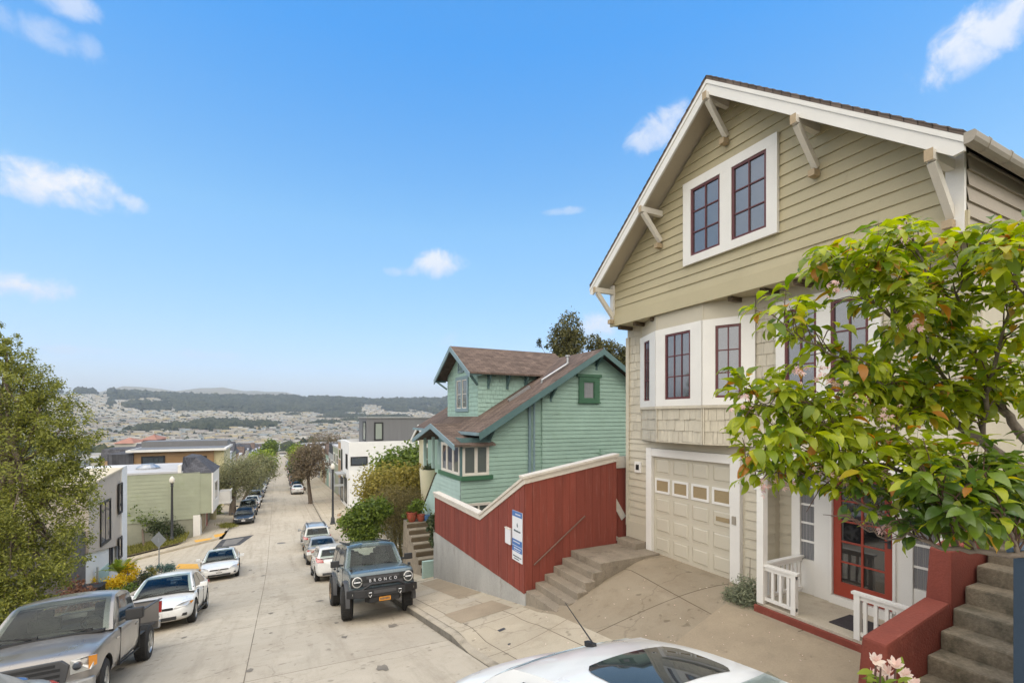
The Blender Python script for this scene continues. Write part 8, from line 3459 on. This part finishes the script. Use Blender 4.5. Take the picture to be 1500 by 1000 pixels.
b = MB()
uu = Vector((CN, -SN, 0))
nn = Vector((-SN, -CN, 0))
s_ = .47
O = Vector((dpos.x, dpos.y, dpos.z)) + nn * .035
b.prism([O + uu * -s_, O + Zp * -s_, O + uu * s_, O + Zp * s_], nn * .006)
b.build('plate', M['greywall'], t)
b = MB()
O3 = O + nn * .0065
b.frame_box(O3, uu, Zp, nn, -.03, .03, -.12, .12, 0, .002)
b.prism([O3 + uu * -.10 + Zp * -.02, O3 + Zp * -.16, O3 + uu * .10 + Zp * -.02, O3 + Zp * -.07], nn * .003)
b.build('symbol', M['metal'], t)

bn = atD(137, 872, 20.3)
t = thing('wheelie_bin', 'black wheeled rubbish bin among the shrubs by the greige house', 'bin', (bn.x, bn.y, bn.z - .55))
b = MB()
b.add([(bn.x + a * .27, bn.y + c * .3, bn.z - .6) for a, c in ((-1, -1), (1, -1), (1, 1), (-1, 1))] + [(bn.x + a * .33, bn.y + c * .36, bn.z + .4) for a, c in ((-1, -1), (1, -1), (1, 1), (-1, 1))],
      [(0, 3, 2, 1), (4, 5, 6, 7), (0, 1, 5, 4), (1, 2, 6, 5), (2, 3, 7, 6), (3, 0, 4, 7)])
b.build('body', M['black'], t, bevel=.03)
b = MB()
b.box(bn.x - .36, bn.x + .36, bn.y - .40, bn.y + .38, bn.z + .402, bn.z + .46)
b.build('lid', M['black'], t, bevel=.02)

t = thing('picket_fence', 'small cream picket fence past the sage house', 'fence', tuple(onG(305, 762)))
b = MB()
q0, q1 = onG(298, 760.5, lambda x, y: road_z(max(x, XL(y)), y) + .16), onG(312, 760, lambda x, y: road_z(max(x, XL(y)), y) + .16)
for k in range(9):
    p = q0.lerp(q1, k / 8)
    b.box(p.x - .05, p.x + .05, p.y - .02, p.y + .02, p.z - .05, p.z + 1.05)
b.bar(q0 + Vector((0, .04, .8)), q1 + Vector((0, .04, .8)), .03, .08)
b.bar(q0 + Vector((0, .04, .3)), q1 + Vector((0, .04, .3)), .03, .08)
b.build('pickets', M['cream'], t)
b = MB()
b.box(q1.x, q1.x + .3, q1.y - .15, q1.y + .15, q1.z - .1, q1.z + 1.35)
b.build('gate_post', M['cream'], t)

# covers and stains in the paving
for (x_, y_, zf, w_, l_, lab) in ((735, 922, walk_z, .15, .045, 'small rectangular meter cover in the pavement beside the dropped kerb'), (746, 943, walk_z, .05, .05, 'small round valve cap in the pavement nearer the white car roof'),
                                  (412, 795, road_z, .5, .5, 'round manhole cover in the middle of the street below the off-roader')):
    p = onG(x_, y_, zf)
    e_ = .05
    nz_ = Vector((zf(p.x - e_, p.y) - zf(p.x + e_, p.y), zf(p.x, p.y - e_) - zf(p.x, p.y + e_), 2 * e_)).normalized()
    t = thing('utility_cover', lab, 'cover', p)
    b = MB()
    if w_ != l_:
        ux_ = (Xp - nz_ * nz_.x).normalized()
        b.frame_box(p, ux_, nz_.cross(ux_), nz_, -w_ / 2, w_ / 2, -l_, l_, -.01, .008)
    else:
        b.lathe(p - nz_ * .01, nz_, [(0, w_ * .6), (.018, w_ * .6), (.020, w_ * .5)], 20)
    b.build('lid', M['trim_grey'] if w_ < .4 else M['asphalt_worn'], t)
rs = random.Random(14)
for k in range(26):
    x_, y_ = rs.choice((rs.uniform(1.2, 2.9), rs.uniform(-3.2, -2.0), rs.uniform(-1.5, 1.0))), rs.uniform(5, 34)
    r_ = rs.uniform(.05, .16)
    b = MB()
    n_ = 12
    P = []
    for i in range(n_):
        a = 2 * math.pi * i / n_
        rr = r_ * (1 + .35 * rs.uniform(-1, 1))
        q = (x_ + rr * math.cos(a) * .7, y_ + rr * math.sin(a) * 1.3)
        P.append((q[0], q[1], road_z(*q) + .006))
    b.add(P, [tuple(range(n_))])
    if k == 0:
        M['oil'] = mat('oil_stain', (0.19, 0.165, 0.13), .8, .3, 6, .2, 60)
    tag(b.build('oil_stain', M['oil']), kind='structure')

# ------------------------------------------------------------------ air: thin haze in which the far hills fade
b = MB()
b.box(-9500, 9500, -260, 14500, -62, 420)
hz = b.build('haze', [])
hm = bpy.data.materials.new('haze')
hm.use_nodes = True
for n_ in list(hm.node_tree.nodes):
    if n_.type == 'BSDF_PRINCIPLED':
        hm.node_tree.nodes.remove(n_)
pv = hm.node_tree.nodes.new('ShaderNodeVolumePrincipled')
pv.inputs['Color'].default_value = (0.78, 0.88, 1.0, 1)
pv.inputs['Density'].default_value = 0.00017
pv.inputs['Anisotropy'].default_value = 0.2
hm.node_tree.links.new(pv.outputs[0], [n for n in hm.node_tree.nodes if n.type == 'OUTPUT_MATERIAL'][0].inputs['Volume'])
hz.data.materials.append(hm)
tag(hz, 'thin pale haze over the valley', 'haze', kind='stuff')
scene.cycles.volume_bounces = 0
